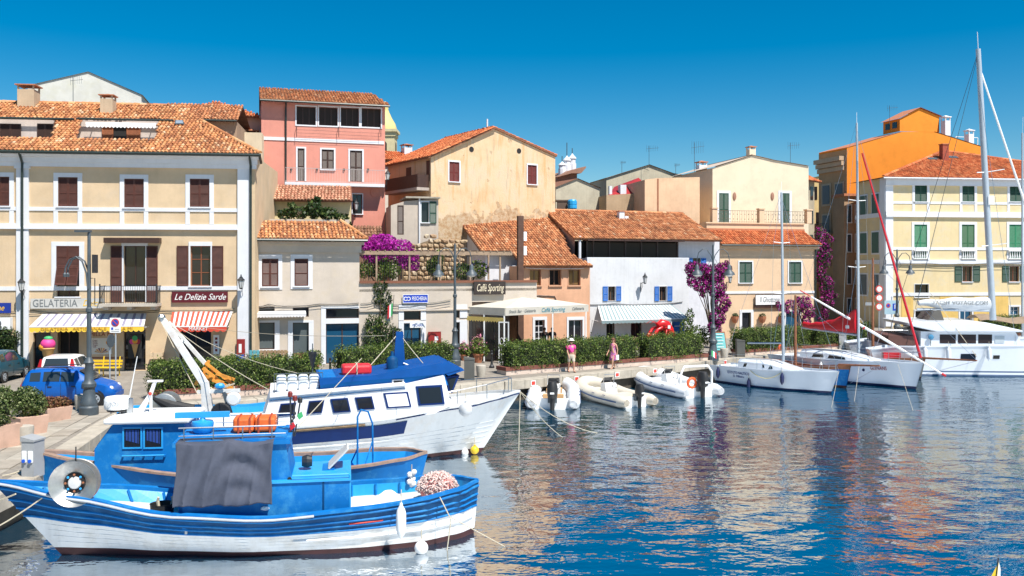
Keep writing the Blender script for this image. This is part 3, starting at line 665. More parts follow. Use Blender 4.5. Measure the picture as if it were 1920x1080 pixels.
t, W, H = signboard(b1, 400, 628, 411, 664, 'narrow white sign panel beside the market door', WHITEP, off=.06, thick=.03); 
for k in range(4): MB().box(W*.3, -.006, H*(.15+.2*k), W*.7, 0, H*(.27+.2*k)).build('dark_print', MAR, t)
t, W, H = signboard(b1, 444, 636, 459, 672, 'red notice box on the corner pilaster by the scooter', mk('red_cabinet', (.28, .02, .018), .5, .2), off=.22, thick=.08, name='notice_box'); MB().box(W*.25, -.01, H*.3, W*.6, 0, H*.75).build('white_print', WHITEP, t)
t = b1.thing('wall_shelf', 'cream wall shelf with display trays next to the market', 'shelf', b1.px(284), 0, b1.pz(284, 672))
MB().box(0, -.4, 0, .7, -.02, .07).box(.03, -.38, .07, .67, -.34, .35).box(.03, -.34, .07, .07, -.02, .35).box(.63, -.34, .07, .67, -.02, .35).build('tray', Y1M, t)

# ---------------------------------------------------------------- houses behind the yellow building
WG = plaster('white_gable_plaster', (.62, .61, .56), dirt=(.55, .53, .4), dirtamt=.5, streak=.05)
bw = Bld('white_gable_house', 'plain off-white gable wall rising behind the yellow building roof', 52, 72, 266, 74, WG, 14, 1)
bw.wall([bw.p(52, 161), bw.p(166, 135), bw.p(265, 178)])
m = MB(); a, za = bw.p(166, 134.5); c, zc = bw.p(268, 178.5); a0, za0 = bw.p(46, 162)
m.poly([(a, -.1, za), (c, -.1, zc), (c, 14, zc), (a, 14, za)]).poly([(a0, -.1, za0), (a, -.1, za), (a, 14, za), (a0, 14, za0)]); m.build('roof', WG, bw.root, fix=False)
bt = Bld('tan_rear_house', 'low tan house with tiled roof behind the yellow building hip roof', 300, 56.5, 444, 57.2, plaster('tan_plaster', (.36, .25, .17)), 6)
z = bt.pz(380, 226); bt.wall([(0, z), (bt.W, z)])
O = Vector((-.1, -.35, z+.02)); T = Vector((0, c27, s27)); x1 = bt.W+.15; tt = bt.on(O, XA, T, 400, 197)[1]; roof(bt.root, O, XA, T, [[(0, 0), (x1, 0), (x1, tt), (0, tt)]], TILE); MB().tube([O+Vector((0, -.06, -.06)), O+Vector((x1, -.06, -.06))], .07).build('gutter', GUTTER, bt.root)
MB().add([O+T*tt, O+T*tt+XA*x1, (x1, 6.5, z), (0, 6.5, z)], [(0, 1, 2, 3)]).build('rear_slope', DECK, bt.root)
bu = Bld('peach_rear_house', 'peach house with red hip roof between the yellow and the pink building', 376, 63, 492, 64, plaster('peach_rear_plaster', (.55, .40, .30)), 8)
z = bu.pz(470, 220); bu.wall([(0, z), (bu.W, z)])
O = Vector((-.3, -.4, z)); T = Vector((0, c27, s27)); x1 = bu.W+.1; pt = [bu.on(O, XA, T, u, v) for u, v in ((488, 217), (406, 191), (374, 197))]
roof(bu.root, O, XA, T, [[(0, 0), (x1, 0), (x1, pt[0][1]*.3+.3), pt[1], (pt[2][0], pt[2][1])]], TILE_R)
x, z = bu.p(470, 262, -.8); chimney(bu, x, -.9, z-.6, .9, bu.pz(470, 242, -.9)-z+.6, BEIGE, 'broad beige chimney with open top beside the pink building')
bi = Bld('beige_wall_house', 'plain beige wall between the yellow building roof and the pink building', 436, 60.5, 491, 60.8, plaster('beige_plaster2', (.6, .5, .36)), 2); z = bi.pz(460, 248); bi.wall([(0, z), (bi.W, z)])

# ---------------------------------------------------------------- pink four-storey building
PINK = plaster('pink_plaster', (.62, .26, .2), streak=.12, var=.06)
b2 = Bld('pink_building', 'salmon pink four-storey building with tiled roof strip and long balcony', 490, 62, 722, 64.4, PINK, 9)
for u0, u1 in ((556, 592), (598, 633), (639, 673), (678, 714)):
    k = (u0-556)*.028; wo = window(b2, u0, 199+k*1.0, u1, 235+k*1.2, 'glass', cols=3, frame=BROWND, sur=(2.5, 2.5, 2.5, 2.5), pane=GLASSD, sill=False)
window(b2, 558, 278, 571, 340, 'shut', mat=BROWND, sur=(3, 3, 3, 0), leaves=1, name='door', sill=False); window(b2, 603, 280, 626, 318, 'shut', mat=BROWND, sur=(3, 3, 3, 2)); window(b2, 656, 282, 679, 341, 'shut', mat=BROWND, sur=(3, 3, 3, 0), name='door', sill=False)
window(b2, 661, 364, 679, 401, 'glass', mat=BROWND, sur=(2, 2, 2, 2), cols=2)
z = b2.pz(490, 188); b2.wall([(0, z), (b2.W, z)])
b2.hband('string_course', 490, 720, 259, .22, .05, WHITE, 490)
O = Vector((-.1, -.55, z-.02)); T = Vector((0, math.cos(R(20)), math.sin(R(20)))); tt = b2.on(O, XA, T, 560, 169)[1]; x1 = b2.W+.35; roof(b2.root, O, XA, T, [[(0, 0), (x1, 0), (x1-.6, tt), (0, tt)]], TILE)
MB().tube([O+Vector((0, -.06, -.07)), O+Vector((x1, -.06, -.07))], .075).build('gutter', GUTTER, b2.root); x = b2.px(536, -.1); pipe(b2, 'downpipe', [(x, -.5, z-.1), (x, -.1, z-.4), (x, -.1, b2.pz(536, 345))], .06, GUTTER)
MB().add([O+T*tt, O+T*tt+XA*(x1-.6), (x1, 9.5, z), (0, 9.5, z)], [(0, 1, 2, 3)]).build('rear_slope', DECK, b2.root)
x0, x1 = b2.px(534, -.8), b2.px(721, -.8); zs = b2.pz(620, 343, -.8); bal = MB().box(x0, -.9, zs-.2, x1, 0, zs).build('balcony', WHITE, b2.root); PALE = mk('pale_iron', (.45, .4, .38), .5); balustrade(bal, x0, x1, -.86, zs, .98, PALE, .11)
for u in (556, 635, 714):
    x, z_ = b2.p(u, 238, -.25); MB().tube([(x, 0, z_), (x, -.3, z_), (x, -.3, z_-.7)], .02, 4).build('line_bracket', IRON, b2.root)
for v in (243, 249, 255):
    x, z_ = b2.p(556, v, -.28); x2 = b2.px(714, -.28); MB().tube([(x, -.28, z_), (x2, -.28, z_-.02)], .008, 4).build('washing_line', IRON, b2.root)
for u in (546, 594, 645, 690): x, z_ = b2.p(u, 318); MB().ball((x, -.06, z_), .08, 8).build('fixture', IRON, b2.root)
x, z_ = b2.p(703, 361); MB().lathe([(.32, 0), (.32, .06), (.1, .09)], 12, (x, 0, z_), axis='y').build('round_plaque', PINK, b2.root)
lantern(b2, 668, 383, 'lantern before the lowest window of the pink building', .7, 1.4); 
t = lantern(b2, 727, 326, 'corner lantern at the balcony end of the pink building', .6)
bs = Bld('brown_shed_roof', 'weathered brown roof slope below the pink building', 660, 60, 716, 60.5, plaster('brown_wall', (.22, .13, .09)), 2)
z = bs.pz(690, 452); bs.wall([(0, z), (bs.W, z)]); O = Vector((0, -.2, z)); T = Vector((0, .8, .6)); tt = bs.on(O, XA, T, 690, 425)[1]; roof(bs.root, O, XA, T, [[(0, 0), (bs.W+.1, 0), (bs.W+.1, tt), (0, tt)]], tilemat('old_brown_tiles', [(0, (.1, .045, .03)), (1, (.28, .14, .09))]))

# church bell tower behind
CH = plaster('church_cream', (.62, .54, .33)); ct = empty('church_tower', px(722, 330, 95)*1, 0, 'cream church bell tower with bell-shaped cupola behind the pink building', 'tower')
ct.location.z = 1; sc_ = 95/F; zb = lambda v: HC-(v-HZ)*sc_-1; hw = 20*sc_
m = MB().box(-hw, -hw, 0, hw, hw, zb(258)).box(-hw*1.25, -hw*1.25, zb(250), hw*1.25, hw*1.25, zb(245)).box(-hw*1.1, -hw*1.1, zb(258), hw*1.1, hw*1.1, zb(250)); m.build('tower', CH, ct)
MB().lathe([(hw*1.1, zb(245)), (hw*1.08, zb(240)), (hw*.95, zb(232)), (hw*.62, zb(221)), (hw*.4, zb(211)), (hw*.3, zb(205)), (hw*.34, zb(203)), (hw*.2, zb(198)), (.03, zb(190))], 12).build('cupola', mk('cupola_yellow', (.62, .5, .2), .7), ct, smooth=60)
for s_ in (-1, 1): MB().prism([(-hw*.3, zb(290)), (hw*.3, zb(290)), (hw*.3, zb(272)), (hw*.18, zb(268)), (0, zb(266.5)), (-hw*.18, zb(268)), (-hw*.3, zb(272))], -hw-.04, -hw-.01).build('belfry_opening', DARK, ct, rot=(0, 0, 0) if s_ < 0 else (0, 0, R(90)))

# ---------------------------------------------------------------- grey-white house and its long ground floor with roof terrace
G3 = plaster('grey_lilac_plaster', (.53, .46, .39), dirt=(.55, .45, .3), dirtamt=.35, dirtscale=1.1, streak=.1)
b3 = Bld('grey_plaster_house', 'pale grey two-storey house with orange tiled hip roof and two brown shuttered windows', 472, 51.3, 674, 53.0, G3, 7.5)
window(b3, 491, 485, 522, 537, 'shut', sur=(8, 8, 7, 6), depth=.14); window(b3, 552, 485, 578, 536, 'shut', sur=(7, 8, 8, 6), leaves=1, depth=.14)
GPAT = glassmat('patterned_glass', (.09, .11, .115), .25); BLUEP = GLASSB
window(b3, 484, 605, 515, 655, 'glass', mat=BROWND, sur=(5, 4, 9, 3), pane=GPAT, cols=1); window(b3, 484, 576, 515, 594, 'glass', mat=BROWND, cols=1, sill=False)
d_ = window(b3, 549, 605, 579, 684, 'glass', mat=BROWND, sur=(9, 4, 9, 0), pane=GPAT, cols=1, name='door', sill=False); x0, z0 = b3.p(549, 684); x1, z1 = b3.p(579, 662); MB().box(x0+.05, .12, .05, x1-.05, .19, z1).build('lower_panel', mk('brown_panel', (.16, .07, .04), .5), d_)
window(b3, 549, 576, 579, 594, 'glass', mat=BROWND, cols=1, sill=False)
window(b3, 611, 607, 673, 684, 'glass', mat=BROWND, sur=(9, 10, 0, 0), pane=BLUEP, cols=2, name='door', sill=False); window(b3, 611, 579, 673, 597, 'glass', mat=BROWND, sur=(9, 5, 0, 0), cols=1, sill=False)
z = b3.pz(472, 448); b3.wall([(0, z), (b3.W, z)])
MB().box(-.1, -.14, z-.75, b3.W+.1, 0, z-.3).build('cornice', G3, b3.root); MB().box(-.1, -.3, z-.3, b3.W+.25, 0, z-.1).build('cornice', G3, b3.root)
O = Vector((-.15, -.55, z)); T = Vector((0, c27, s27)); x1 = b3.W+.55; pt = [b3.on(O, XA, T, u, v) for u, v in ((640, 416), (482, 413))]; rf = roof(b3.root, O, XA, T, [[(0, 0), (x1, 0), pt[0], (0, pt[1][1])]], TILE_Y)
ridge(rf, O+XA*x1+Vector((0, 0, .05)), O+XA*pt[0][0]+T*pt[0][1]+Vector((0, 0, .05)), TILE_Y); MB().add([O+XA*x1, O+XA*pt[0][0]+T*pt[0][1], (pt[0][0], 7, O.z+1), (x1, 7.5, O.z)], [(0, 1, 2, 3)]).build('hip_slope', DECK, b3.root)
MB().tube([O+Vector((0, -.06, -.07)), O+Vector((x1, -.06, -.07))], .08).build('gutter', GUTTER, b3.root)
t, W, z_ = awning(b3, 480, 574, 583, 588, .55, 'narrow white scalloped awning over the patterned glass door of the grey house', [STR_W], .4, .22, STR_W, .17)
# rear yellow house with tiled roof, seen over the hip roof
by = Bld('small_yellow_rear_house', 'small cream yellow house with pink tiled roof below the pink building', 478, 57.5, 658, 58.5, plaster('cream_rear', (.62, .52, .30)), 3)
window(by, 482, 381, 492, 408, 'glass', mat=BROWND, cols=1, sill=False); window(by, 504, 381, 512, 408, 'glass', mat=BROWND, cols=1, sill=False)
z = by.pz(560, 376); by.wall([(0, z), (by.W, z)]); O = Vector((-.1, -.5, z)); T = Vector((0, c27, s27)); tt = by.on(O, XA, T, 560, 348)[1]; roof(by.root, O, XA, T, [[(0, 0), (by.W+.2, 0), (by.W+.1, tt), (0, tt)]], tilemat('pink_tiles', [(0, (.4, .16, .1)), (.5, (.52, .25, .16)), (1, (.6, .34, .22))]))
# long low wing
bl = Bld('terrace_wing', 'long low grey wing with fish shop, blue door and pergola roof terrace', 674, 53.0, 885, 55.2, G3, 7)
window(bl, 757, 606, 789, 664, 'glass', mat=BROWND, sur=(10, 4, 10, 0), pane=BLUEP, cols=2, name='door', sill=False); window(bl, 757, 583, 789, 600, 'glass', mat=BROWND, sur=(10, 12, 10, 0), cols=1, sill=False)
window(bl, 853, 604, 862, 672, 'glass', mat=BROWND, sur=(0, 4, 15, 0), cols=1, name='door', sill=False); window(bl, 853, 580, 862, 596, 'glass', mat=BROWND, sur=(0, 9, 15, 0), cols=1, sill=False)
z = bl.pz(720, 531); ZT = z; bl.wall([(0, z), (bl.W, z)]); MB().box(bl.W, .0, bl.pz(885, 566), bl.W+4.2, .3, z-.01).build('parapet', G3, bl.root); MB().box(0, 0, z-.5, bl.W+4.2, 7, z-.35).build('terrace_floor', STONE, bl.root)
MB().box(0, -.12, z, bl.W+4.2, .25, z+.14).build('parapet_cap', mk('brown_parapet', (.2, .075, .04), .7, .2), bl.root)
MB().box(0, -.1, ZQ*0+bl.pz(720, 583)-.02, bl.W, 0, bl.pz(720, 583)+.06).build('string_course', G3, bl.root)
for k, dv in enumerate((0, 4, 8)): cable(bl, [(676, 569+dv), (706, 564+dv), (740, 571+dv), (790, 568+dv), (845, 562+dv)], .05+.02*k)
cable(b3, [(478, 575), (505, 570), (540, 574), (600, 570), (673, 568)], .06, .025); cable(b3, [(478, 579), (530, 576), (600, 574), (673, 573)], .1)
t, W, H = signboard(bl, 756, 553, 802, 567, 'blue fish shop sign with white capitals and fish emblem', mk('fish_sign_blue', (.01, .05, .42), .4), frame=WHITEP)
text_mesh('lettering', 'PESCHERIA', t, (W*.655, -.008, H*.5), H*.7, SCRIPT, 0, W*.6)
for x in (.1, .22): MB().lathe([(H*.27, 0), (H*.27, .006)], 14, (W*x, -.002, H*.5), axis='y').lathe([(H*.18, .006), (H*.18, .01)], 14, (W*x, -.002, H*.5), mi=1, axis='y').build('fish_emblem', [SCRIPT, mk('fish_sign_blue', (.01, .05, .42), .4)], t)
t, W, H = signboard(bl, 769, 606, 798, 614, 'small white light box over the fish shop door', WHITEP, 'PESCHERIA', mk('blue_letters', (.02, .1, .4), .5), None, 0, off=.5, thick=.18, wfit=.7)
t, W, H = signboard(bl, 804, 623, 826, 663, 'red wall cabinet with white stickers right of the fish shop', mk('red_cabinet', (.28, .02, .018), .5, .2), off=.25, thick=.22, frame=mk('cabinet_frame', (.24, .03, .02), .5), name='wall_cabinet')
MB().box(W*.5, -.01, H*.62, W*.8, 0, H*.8).build('sticker', WHITEP, t); MB().box(W*.42, -.01, H*.45, W*.65, 0, H*.6).build('sticker', WHITEP, t)
fl = bl.thing('wall_flag', 'small tricolour flag on the wall beside the climbing plant', 'flag', bl.px(735), 0, bl.pz(735, 600)); MB().tube([(0, 0, 0), (.05, -.35, 1.5)], .015, 4).build('staff', IRON, fl)
for k, m_ in enumerate((GRNP, WHITEP, REDV)): MB().poly([(-.02-.1*k, -.2-.02*k, .3-.08*k), (-.12-.1*k, -.22, .22-.08*k), (-.1-.1*k, -.28, .95-.06*k), (-.0-.1*k, -.26, 1.02-.06*k)]).build('flag_band', m_, fl, fix=False)
# pergola, fence and planting of the roof terrace
PERG = mk('pergola_wood', (.3, .21, .14), .8, .2, 4); pg = bl.thing('pergola', 'brown timber pergola with wire fence on the roof terrace over the fish shop', 'pergola', 0, 0, ZT+.14)
zt = bl.pz(760, 474)-ZT-.14; x9 = bl.px(960)
MB().box(0, -.06, zt-.12, x9, .08, zt+.1).build('beam', PERG, pg); MB().box(0, 2.4, zt, x9, 2.5, zt+.16).build('beam', PERG, pg)
for k in range(22): x = .2+k*(x9-.3)/21; MB().box(x-.03, -.1, zt+.1, x+.03, 2.6, zt+.17).build('rafter', PERG, pg)
for u in (706, 768, 826, 882, 938): x = bl.px(u); MB().box(x-.05, 0, 0, x+.05, .1, zt-.12).build('post', PERG, pg); MB().box(x-.05, 2.4, 0, x+.05, 2.5, zt).build('post', PERG, pg)
m = MB(); x = .1
while x < bl.px(885): m.box(x-.008, .05, 0, x+.008, .066, 1.5); x += .14
m.box(0, .04, 1.46, bl.px(885), .075, 1.5).build('fence', IRON, pg)
def shrub(b, x, y, z, blobs, n, size, mat, label, name='shrub', cat='shrub', stem=True, extra=None):
    t = b.thing(name, label, cat, x, y, z); P, N = blob_pts(blobs, n); leaf_mesh('foliage', P, N, size, mat, t)
    if extra: em, en, es, eb = extra; P, N = blob_pts(eb or blobs, en); leaf_mesh('blossom', P*1.02, N, es, em, t)
    if stem:
        m = MB()
        for q in blobs[:3]: m.tube([(q[0]*.3, q[1], min(0, q[2])), (q[0]*.7, q[1], q[2]*.6), (q[0], q[1], q[2])], [.05, .035, .015], 5)
        m.build('stem', BARK, t)
    return t
zt2 = .2
shrub(bl, bl.px(735), 1.0, ZT, [(-1.3, 0, 1.95, .75, .8, .5), (-.4, 0, 2.35, 1.0, .9, .6), (.6, 0, 2.1, .9, .8, .55), (1.3, .3, 1.6, .6, .6, .5), (-.9, -.2, 1.5, .7, .5, .35), (.9, -.4, 1.25, .5, .5, .45), (1.4, -.4, 1.1, .4, .4, .4), (-.2, 0, 1.5, .9, .5, .4)], 5200, .15, BOUG, 'big magenta bougainvillea over the pergola of the roof terrace', 'bougainvillea', 'bougainvillea')
shrub(bl, bl.px(716), .5, ZT, [(-.9, 0, .8, .6, .4, .5), (0, 0, .75, .6, .4, .5), (.75, 0, .8, .5, .4, .55), (.3, 0, 1.2, .4, .3, .3)], 2000, .14, LEAF_LT, 'light green bush behind the terrace fence, below the magenta blossom', 'terrace_bush')
shrub(bl, bl.px(822), .7, ZT, [(0, 0, .9, .5, .4, .6), (.2, 0, 1.5, .35, .3, .5), (-.3, 0, 1.0, .3, .3, .4)], 1200, .14, LEAF, 'dark green terrace plant beside the street lamp bells', 'terrace_bush')
shrub(bl, bl.px(886), .6, ZT, [(-.5, 0, .7, .6, .4, .5), (.5, 0, .8, .7, .4, .55)], 1500, .14, LEAF, 'rounded green terrace plant with lilac flowers above the cafe sign', 'terrace_bush', extra=(leafmat('lilac_flowers', [(0, (.2, .1, .4)), (1, (.4, .25, .6))]), 120, .12, [(.5, 0, .85, .72, .42, .56)]))
vn = bl.thing('climbing_vine', 'climbing vine hanging from the terrace and rising from the ground past the cables', 'vine', bl.px(713), -.1, 0)
P, N = blob_pts([(0, 0, ZT-.1, .45, .15, .45), (-.1, 0, ZT-.8, .35, .12, .5), (.2, 0, ZT-1.4, .25, .1, .5), (.5, 0, ZT-1.0, .18, .1, .6), (.0, 0, ZT-2.2, .2, .1, .5), (-.5, -.2, 2.3, .5, .25, .6), (.4, -.25, 1.6, .75, .3, .8), (-.4, -.25, 1.2, .7, .3, .8), (.2, -.3, .7, .9, .4, .6), (.9, -.2, 1.7, .4, .25, .4)], 3800); leaf_mesh('foliage', P, N, .12, LEAF_DK, vn)
P, N = blob_pts([(-.2, -.2, 1.6, 1.0, .35, 1.2), (0, 0, ZT-.4, .45, .15, .6)], 500); leaf_mesh('young_leaves', P, N, .12, LEAF_LT, vn)
MB().tube([(0, -.05, 0), (.1, -.06, 1.2), (-.05, -.05, 2.6), (.05, -.05, ZT-.2)], [.05, .04, .03, .02], 6).build('stem', BARK, vn)
tr = by.thing('fig_tree', 'low fig tree on the terrace before the small yellow rear house', 'tree', by.px(585, -2), -2.0, by.pz(585, 425, -2)); bl_ = [(-1.6, 0, .75, .5, .4, .35), (-.8, .1, .9, .6, .4, .4), (.1, 0, 1.05, .5, .4, .6), (1.0, 0, .8, .6, .4, .4), (1.8, 0, .55, .45, .35, .3), (.3, 0, 1.6, .25, .2, .3), (2.2, 0, .1, .25, .2, .25), (-1.2, 0, 1.3, .25, .2, .25)]
P, N = blob_pts(bl_, 1100); leaf_mesh('crown', P, N, .24, LEAF_DK, tr); m = MB()
for q in bl_: m.tube([(0, 0, -.9), (q[0]*.4, 0, .1), (q[0], q[1], q[2]+q[5]*.6)], [.1, .06, .02], 5)
m.build('trunk', BARK, tr); MB().box(by.px(480, -2.2), -2.25, 0, by.px(655, -2.2), -2.05, by.pz(560, 411, -2.2)).build('terrace_wall', G3, by.root)

# ---------------------------------------------------------------- old gabled house with peeling plaster
OLD, nt, b_, pos = newmat('peeling_plaster')
c_ = ramp(nt, noise(nt, pos, .55, 8, .65), [(.3, (.60, .39, .22)), (.5, (.64, .47, .30)), (.72, (.58, .48, .36))])
c_ = mixc(nt, ramp(nt, noise(nt, scaled(nt, pos, (3, 3, .4)), 1.0, 5), [(.52, 0), (.72, .75)]), c_, (.58, .31, .12))
c_ = mixc(nt, ramp(nt, noise(nt, scaled(nt, pos, (2, 2, .3)), 2.1, 5), [(.58, 0), (.7, .4)]), c_, (.3, .25, .19))
sx = _n(nt, 'SeparateXYZ'); nt.links.new(pos, sx.inputs[0]); mr = _n(nt, 'MapRange'); nt.links.new(sx.outputs[2], mr.inputs[0])
for i, v in ((1, 12.1), (2, 9.6), (3, 0), (4, .3)): mr.inputs[i].default_value = v
ad = _n(nt, 'Math', operation='ADD'); nt.links.new(noise(nt, pos, .9, 7, .6), ad.inputs[0]); nt.links.new(mr.outputs[0], ad.inputs[1])
peel = ramp(nt, ad.outputs[0], [(.66, 0), (.69, 1)])
rub = ramp(nt, noise(nt, pos, 3.5, 6, .75), [(.3, (.2, .12, .07)), (.45, (.42, .27, .15)), (.6, (.5, .4, .28)), (.75, (.32, .1, .06))])
c_ = mixc(nt, peel, c_, rub); nt.links.new(c_, b_.inputs['Base Color']); b_.inputs['Roughness'].default_value = .95; b_.inputs['Specular IOR Level'].default_value = .1
bumpit(nt, b_, noise(nt, pos, 9, 6, .7), .5, .05)
b4 = Bld('old_gabled_house', 'old ochre gabled house with stained peeling plaster and two small windows', 808, 63.6, 1041, 69.8, OLD, 6.6)
RW = mk('red_brown_shutter', (.14, .02, .015), .5, .2, 5)
window(b4, 842, 303, 861, 341, 'shut', mat=RW, sur=(2.5, 3, 2.5, 2)); window(b4, 989, 309, 1006, 346, 'shut', mat=RW, sur=(2.5, 3, 2.5, 2))
a, za = b4.p(808, 291); m_, zm = b4.p(926, 239); e_, ze = b4.p(1041, 291); b4.wall([(0, za), (m_, zm), (b4.W, ze)])
for u, v in ((884, 280), (973, 283)): x, z = b4.p(u, v); MB().lathe([(.2, 0), (.2, .02)], 12, (x, .0, z), axis='y').build('vent_hole', DARK, b4.root)
la = math.atan2(zm-za, m_); lb = math.atan2(zm-ze, b4.W-m_); ov = .35
O = Vector((-.4*math.cos(la)-0, 7.0, za-.4*math.sin(la)+.02)); roof(b4.root, O, (0, -1, 0), (math.cos(la), 0, math.sin(la)), [[(0, 0), (7.25, 0), (7.25, m_/math.cos(la)+.4), (0, m_/math.cos(la)+.4)]], TILE_R)
O = Vector((b4.W+.12*math.cos(lb), -.12, ze-.12*math.sin(lb)+.02)); roof(b4.root, O, (0, 1, 0), (-math.cos(lb), 0, math.sin(lb)), [[(0, 0), (7.1, 0), (7.1, (b4.W-m_)/math.cos(lb)+.12), (0, (b4.W-m_)/math.cos(lb)+.12)]], TILE_R)
MB().tube([(m_+.2, 1.2, zm-.1), (m_+.2, 1.2, zm+.8)], .06).build('vent_pipe', WHITE, b4.root); MB().tube([(m_+.65, 1.6, zm-.3), (m_+.65, 1.6, zm+.35)], .05).build('vent_pipe', WHITE, b4.root)
# its left flank: balcony, dark doors, green shutter
FL = plaster('grey_flank_plaster', (.4, .34, .3))
def sidebox(b, x, u0, v0, u1, v1, proud, mat, name, parent=None):
    ya, za = b.side(u0, v0, x); yb, zb = b.side(u1, v1, x); return MB().box(x-proud, ya, zb, x+.01, yb, za).build(name, mat, parent or b.root)
for u0, v0, u1, v1 in ((800, 302, 806, 340), (762, 315, 771, 345), (760, 380, 766, 412), (770, 380, 781, 415)): sidebox(b4, 0, u0, v0, u1, v1, .03, BROWND, 'side_window')
ya, zb = b4.side(805, 352, 0); yb = b4.side(740, 360, 0)[0]; MB().box(-1.0, ya, zb-.2, 0, yb, zb).build('side_balcony', FL, b4.root); MB().box(-1.0, ya, zb, -.92, yb, zb+.9).box(-1, ya, zb, -.05, ya+.06, zb+.9).build('balcony_screen', BROWND, b4.root)
ax = Bld('grey_annex', 'small pale annex with an open green shutter below the old gabled house', 733, 61.5, 822, 62.3, plaster('annex_plaster', (.5, .43, .36)), 3)
window(ax, 790, 379, 804, 417, 'glass', mat=GREEN, cols=1, sur=(2, 2, 2, 2), op=None); x, z = ax.p(805, 419); link('shutter', shutter_mesh(ax.px(818)-x, ax.pz(805, 378)-z, GREEN), ax.root, (x, -.06, z))
window(ax, 745, 385, 757, 440, 'shut', mat=BROWND, leaves=1, sill=False); zc = ax.pz(780, 372); ax.wall([ax.p(733, 385), (ax.px(760), zc-.2), (ax.W, zc)])
MB().box(ax.px(760), -.25, zc, ax.W+.1, 3, zc+.12).build('roof_slab', STONE, ax.root); pipe(ax, 'downpipe', [(ax.px(786), -.08, zc), (ax.px(786), -.08, 2)], .06, WHITE)
rr = Bld('low_tiled_house', 'low white house with red roof and square chimney right of the church tower', 718, 72, 800, 74, plaster('white_low', (.6, .57, .52)), 5); z = rr.pz(740, 302); rr.wall([(0, z), (rr.W, z)]); O = Vector((-.2, -.4, z)); T = Vector((0, c27, s27)); roof(rr.root, O, XA, T, [[(0, 0), (rr.W+.3, 0), (rr.W, 2.0), (1, 2.0)]], TILE_R); chimney(rr, rr.px(774), 1.2, z+.5, .7, rr.pz(774, 270, 1.2)-z-.5, WHITE, 'white square chimney on the low red roof beside the old gabled house')
# rubble retaining wall below it, stones built one by one
rb = Bld('rubble_wall', 'dry stone rubble wall behind the roof terrace', 755, 58.5, 862, 60, mk('rubble_mortar', (.25, .18, .11), .95, .3, 4, .5), 1.2, cat='wall')
zt = rb.pz(800, 447); rb.wall([(0, rb.pz(760, 470)), (1.2, zt-.4), (2.4, zt), (rb.W, zt-.6)]); SM = [mk('rubble_%d' % k, c, .95, .25, 5, .5) for k, c in enumerate(((.42, .3, .18), (.5, .4, .28), (.34, .22, .13)))]
sme = []
for k in range(5):
    bm = bmesh.new(); bmesh.ops.create_icosphere(bm, subdivisions=1, radius=1)
    for v in bm.verts: v.co *= random.uniform(.8, 1.12); v.co = Vector((max(-.8, min(.8, v.co.x)), v.co.y, max(-.75, min(.75, v.co.z))))
    me = bpy.data.meshes.new('stone'); bm.to_mesh(me); bm.free(); me.materials.append(SM[k % 3]); sme.append(me)
z = rb.pz(800, 525)
while z < zt:
    x = random.uniform(0, .2)
    while x < rb.W:
        wd = random.uniform(.28, .6)
        if z < (zt-.4 if x < 1.2 else zt-.1*max(0, x-2)): o = link('stone', random.choice(sme), rb.root, (x+wd/2, -.02, z+.15), (random.uniform(-.2, .2), random.uniform(-.25, .25), random.uniform(-.3, .3))); o.scale = (wd*.58, .2, random.uniform(.15, .22))
        x += wd
    z += .3

# ---------------------------------------------------------------- cafe house: main tiled roof, lower peach front
PEACH = plaster('peach_plaster', (.62, .35, .22), streak=.15); LIL = plaster('lilac_white_plaster', (.6, .6, .64))
b5 = Bld('peach_cafe_house', 'peach cafe house with a big terracotta roof and a lower tiled porch roof', 905, 59.5, 1106, 62.6, PEACH, 10)
x0 = b5.px(979)
for u0, u1 in ((993, 1014), (1030, 1052), (1066, 1088)): window(b5, u0, 506, u1, 535, 'glass' if u0 != 1030 else 'void', mat=mk('brown_window', (.12, .06, .03), .5), cols=2, sur=(1, 1, 1, 1.5), surmat=PEACH, pane=glassmat('amber_curtain_glass', (.16, .09, .035)))
window(b5, 1003, 600, 1021, 646, 'glass', mat=WHITE, frame=WHITE, cols=2, rows=4, sur=(5, 6, 5, 0), sill=False, name='door'); window(b5, 1066, 600, 1092, 655, 'glass', mat=WHITE, frame=WHITE, cols=2, sur=(4, 6, 4, 0), sill=False, name='door')
zt = b5.pz(1040, 499); b5.wall([(x0, zt), (b5.W, zt)])
O = Vector((x0-.15, -.45, zt)); T = Vector((0, c27, s27)); tt = b5.on(O, XA, T, 1030, 474)[1]; x1 = b5.W+.15-x0; xr = b5.on(O, XA, T, 1066, 474)[0]; roof(b5.root, O, XA, T, [[(0, 0), (x1, 0), (xr, tt), (0, tt)]], TILE, name='porch_roof')
MB().box(x0, -.3, zt-.1, b5.W, 0, zt-.02).build('soffit', BROWND, b5.root); cable(b5, [(985, 502), (1030, 504), (1095, 503)], .3, .02, .02, mat=WHITE); cable(b5, [(983, 556), (1010, 554), (1040, 556), (1044, 566)], .05, .03, 0)
yu = 2.2; zf = b5.pz(940, 476, yu); xl, xr_ = b5.px(910, yu), b5.px(1066, yu)
m = MB().box(xl, yu, 0, xr_, yu+7.5, zf); m.build('upper_wall', LIL, b5.root); MB().box(b5.px(957, yu), yu-.03, b5.pz(957, 525, yu), b5.px(970, yu), yu+.02, b5.pz(957, 503, yu)).build('upper_window', DARK, b5.root)
O = Vector((xl-.35, yu-.45, zf)); pt = [b5.on(O, XA, T, u, v) for u, v in ((889, 403), (1035, 396), (1067, 474))]; roof(b5.root, O, XA, T, [[(0, 0), (pt[2][0], 0), (pt[1][0]+.2, pt[1][1]), (0, pt[1][1])]], TILE)
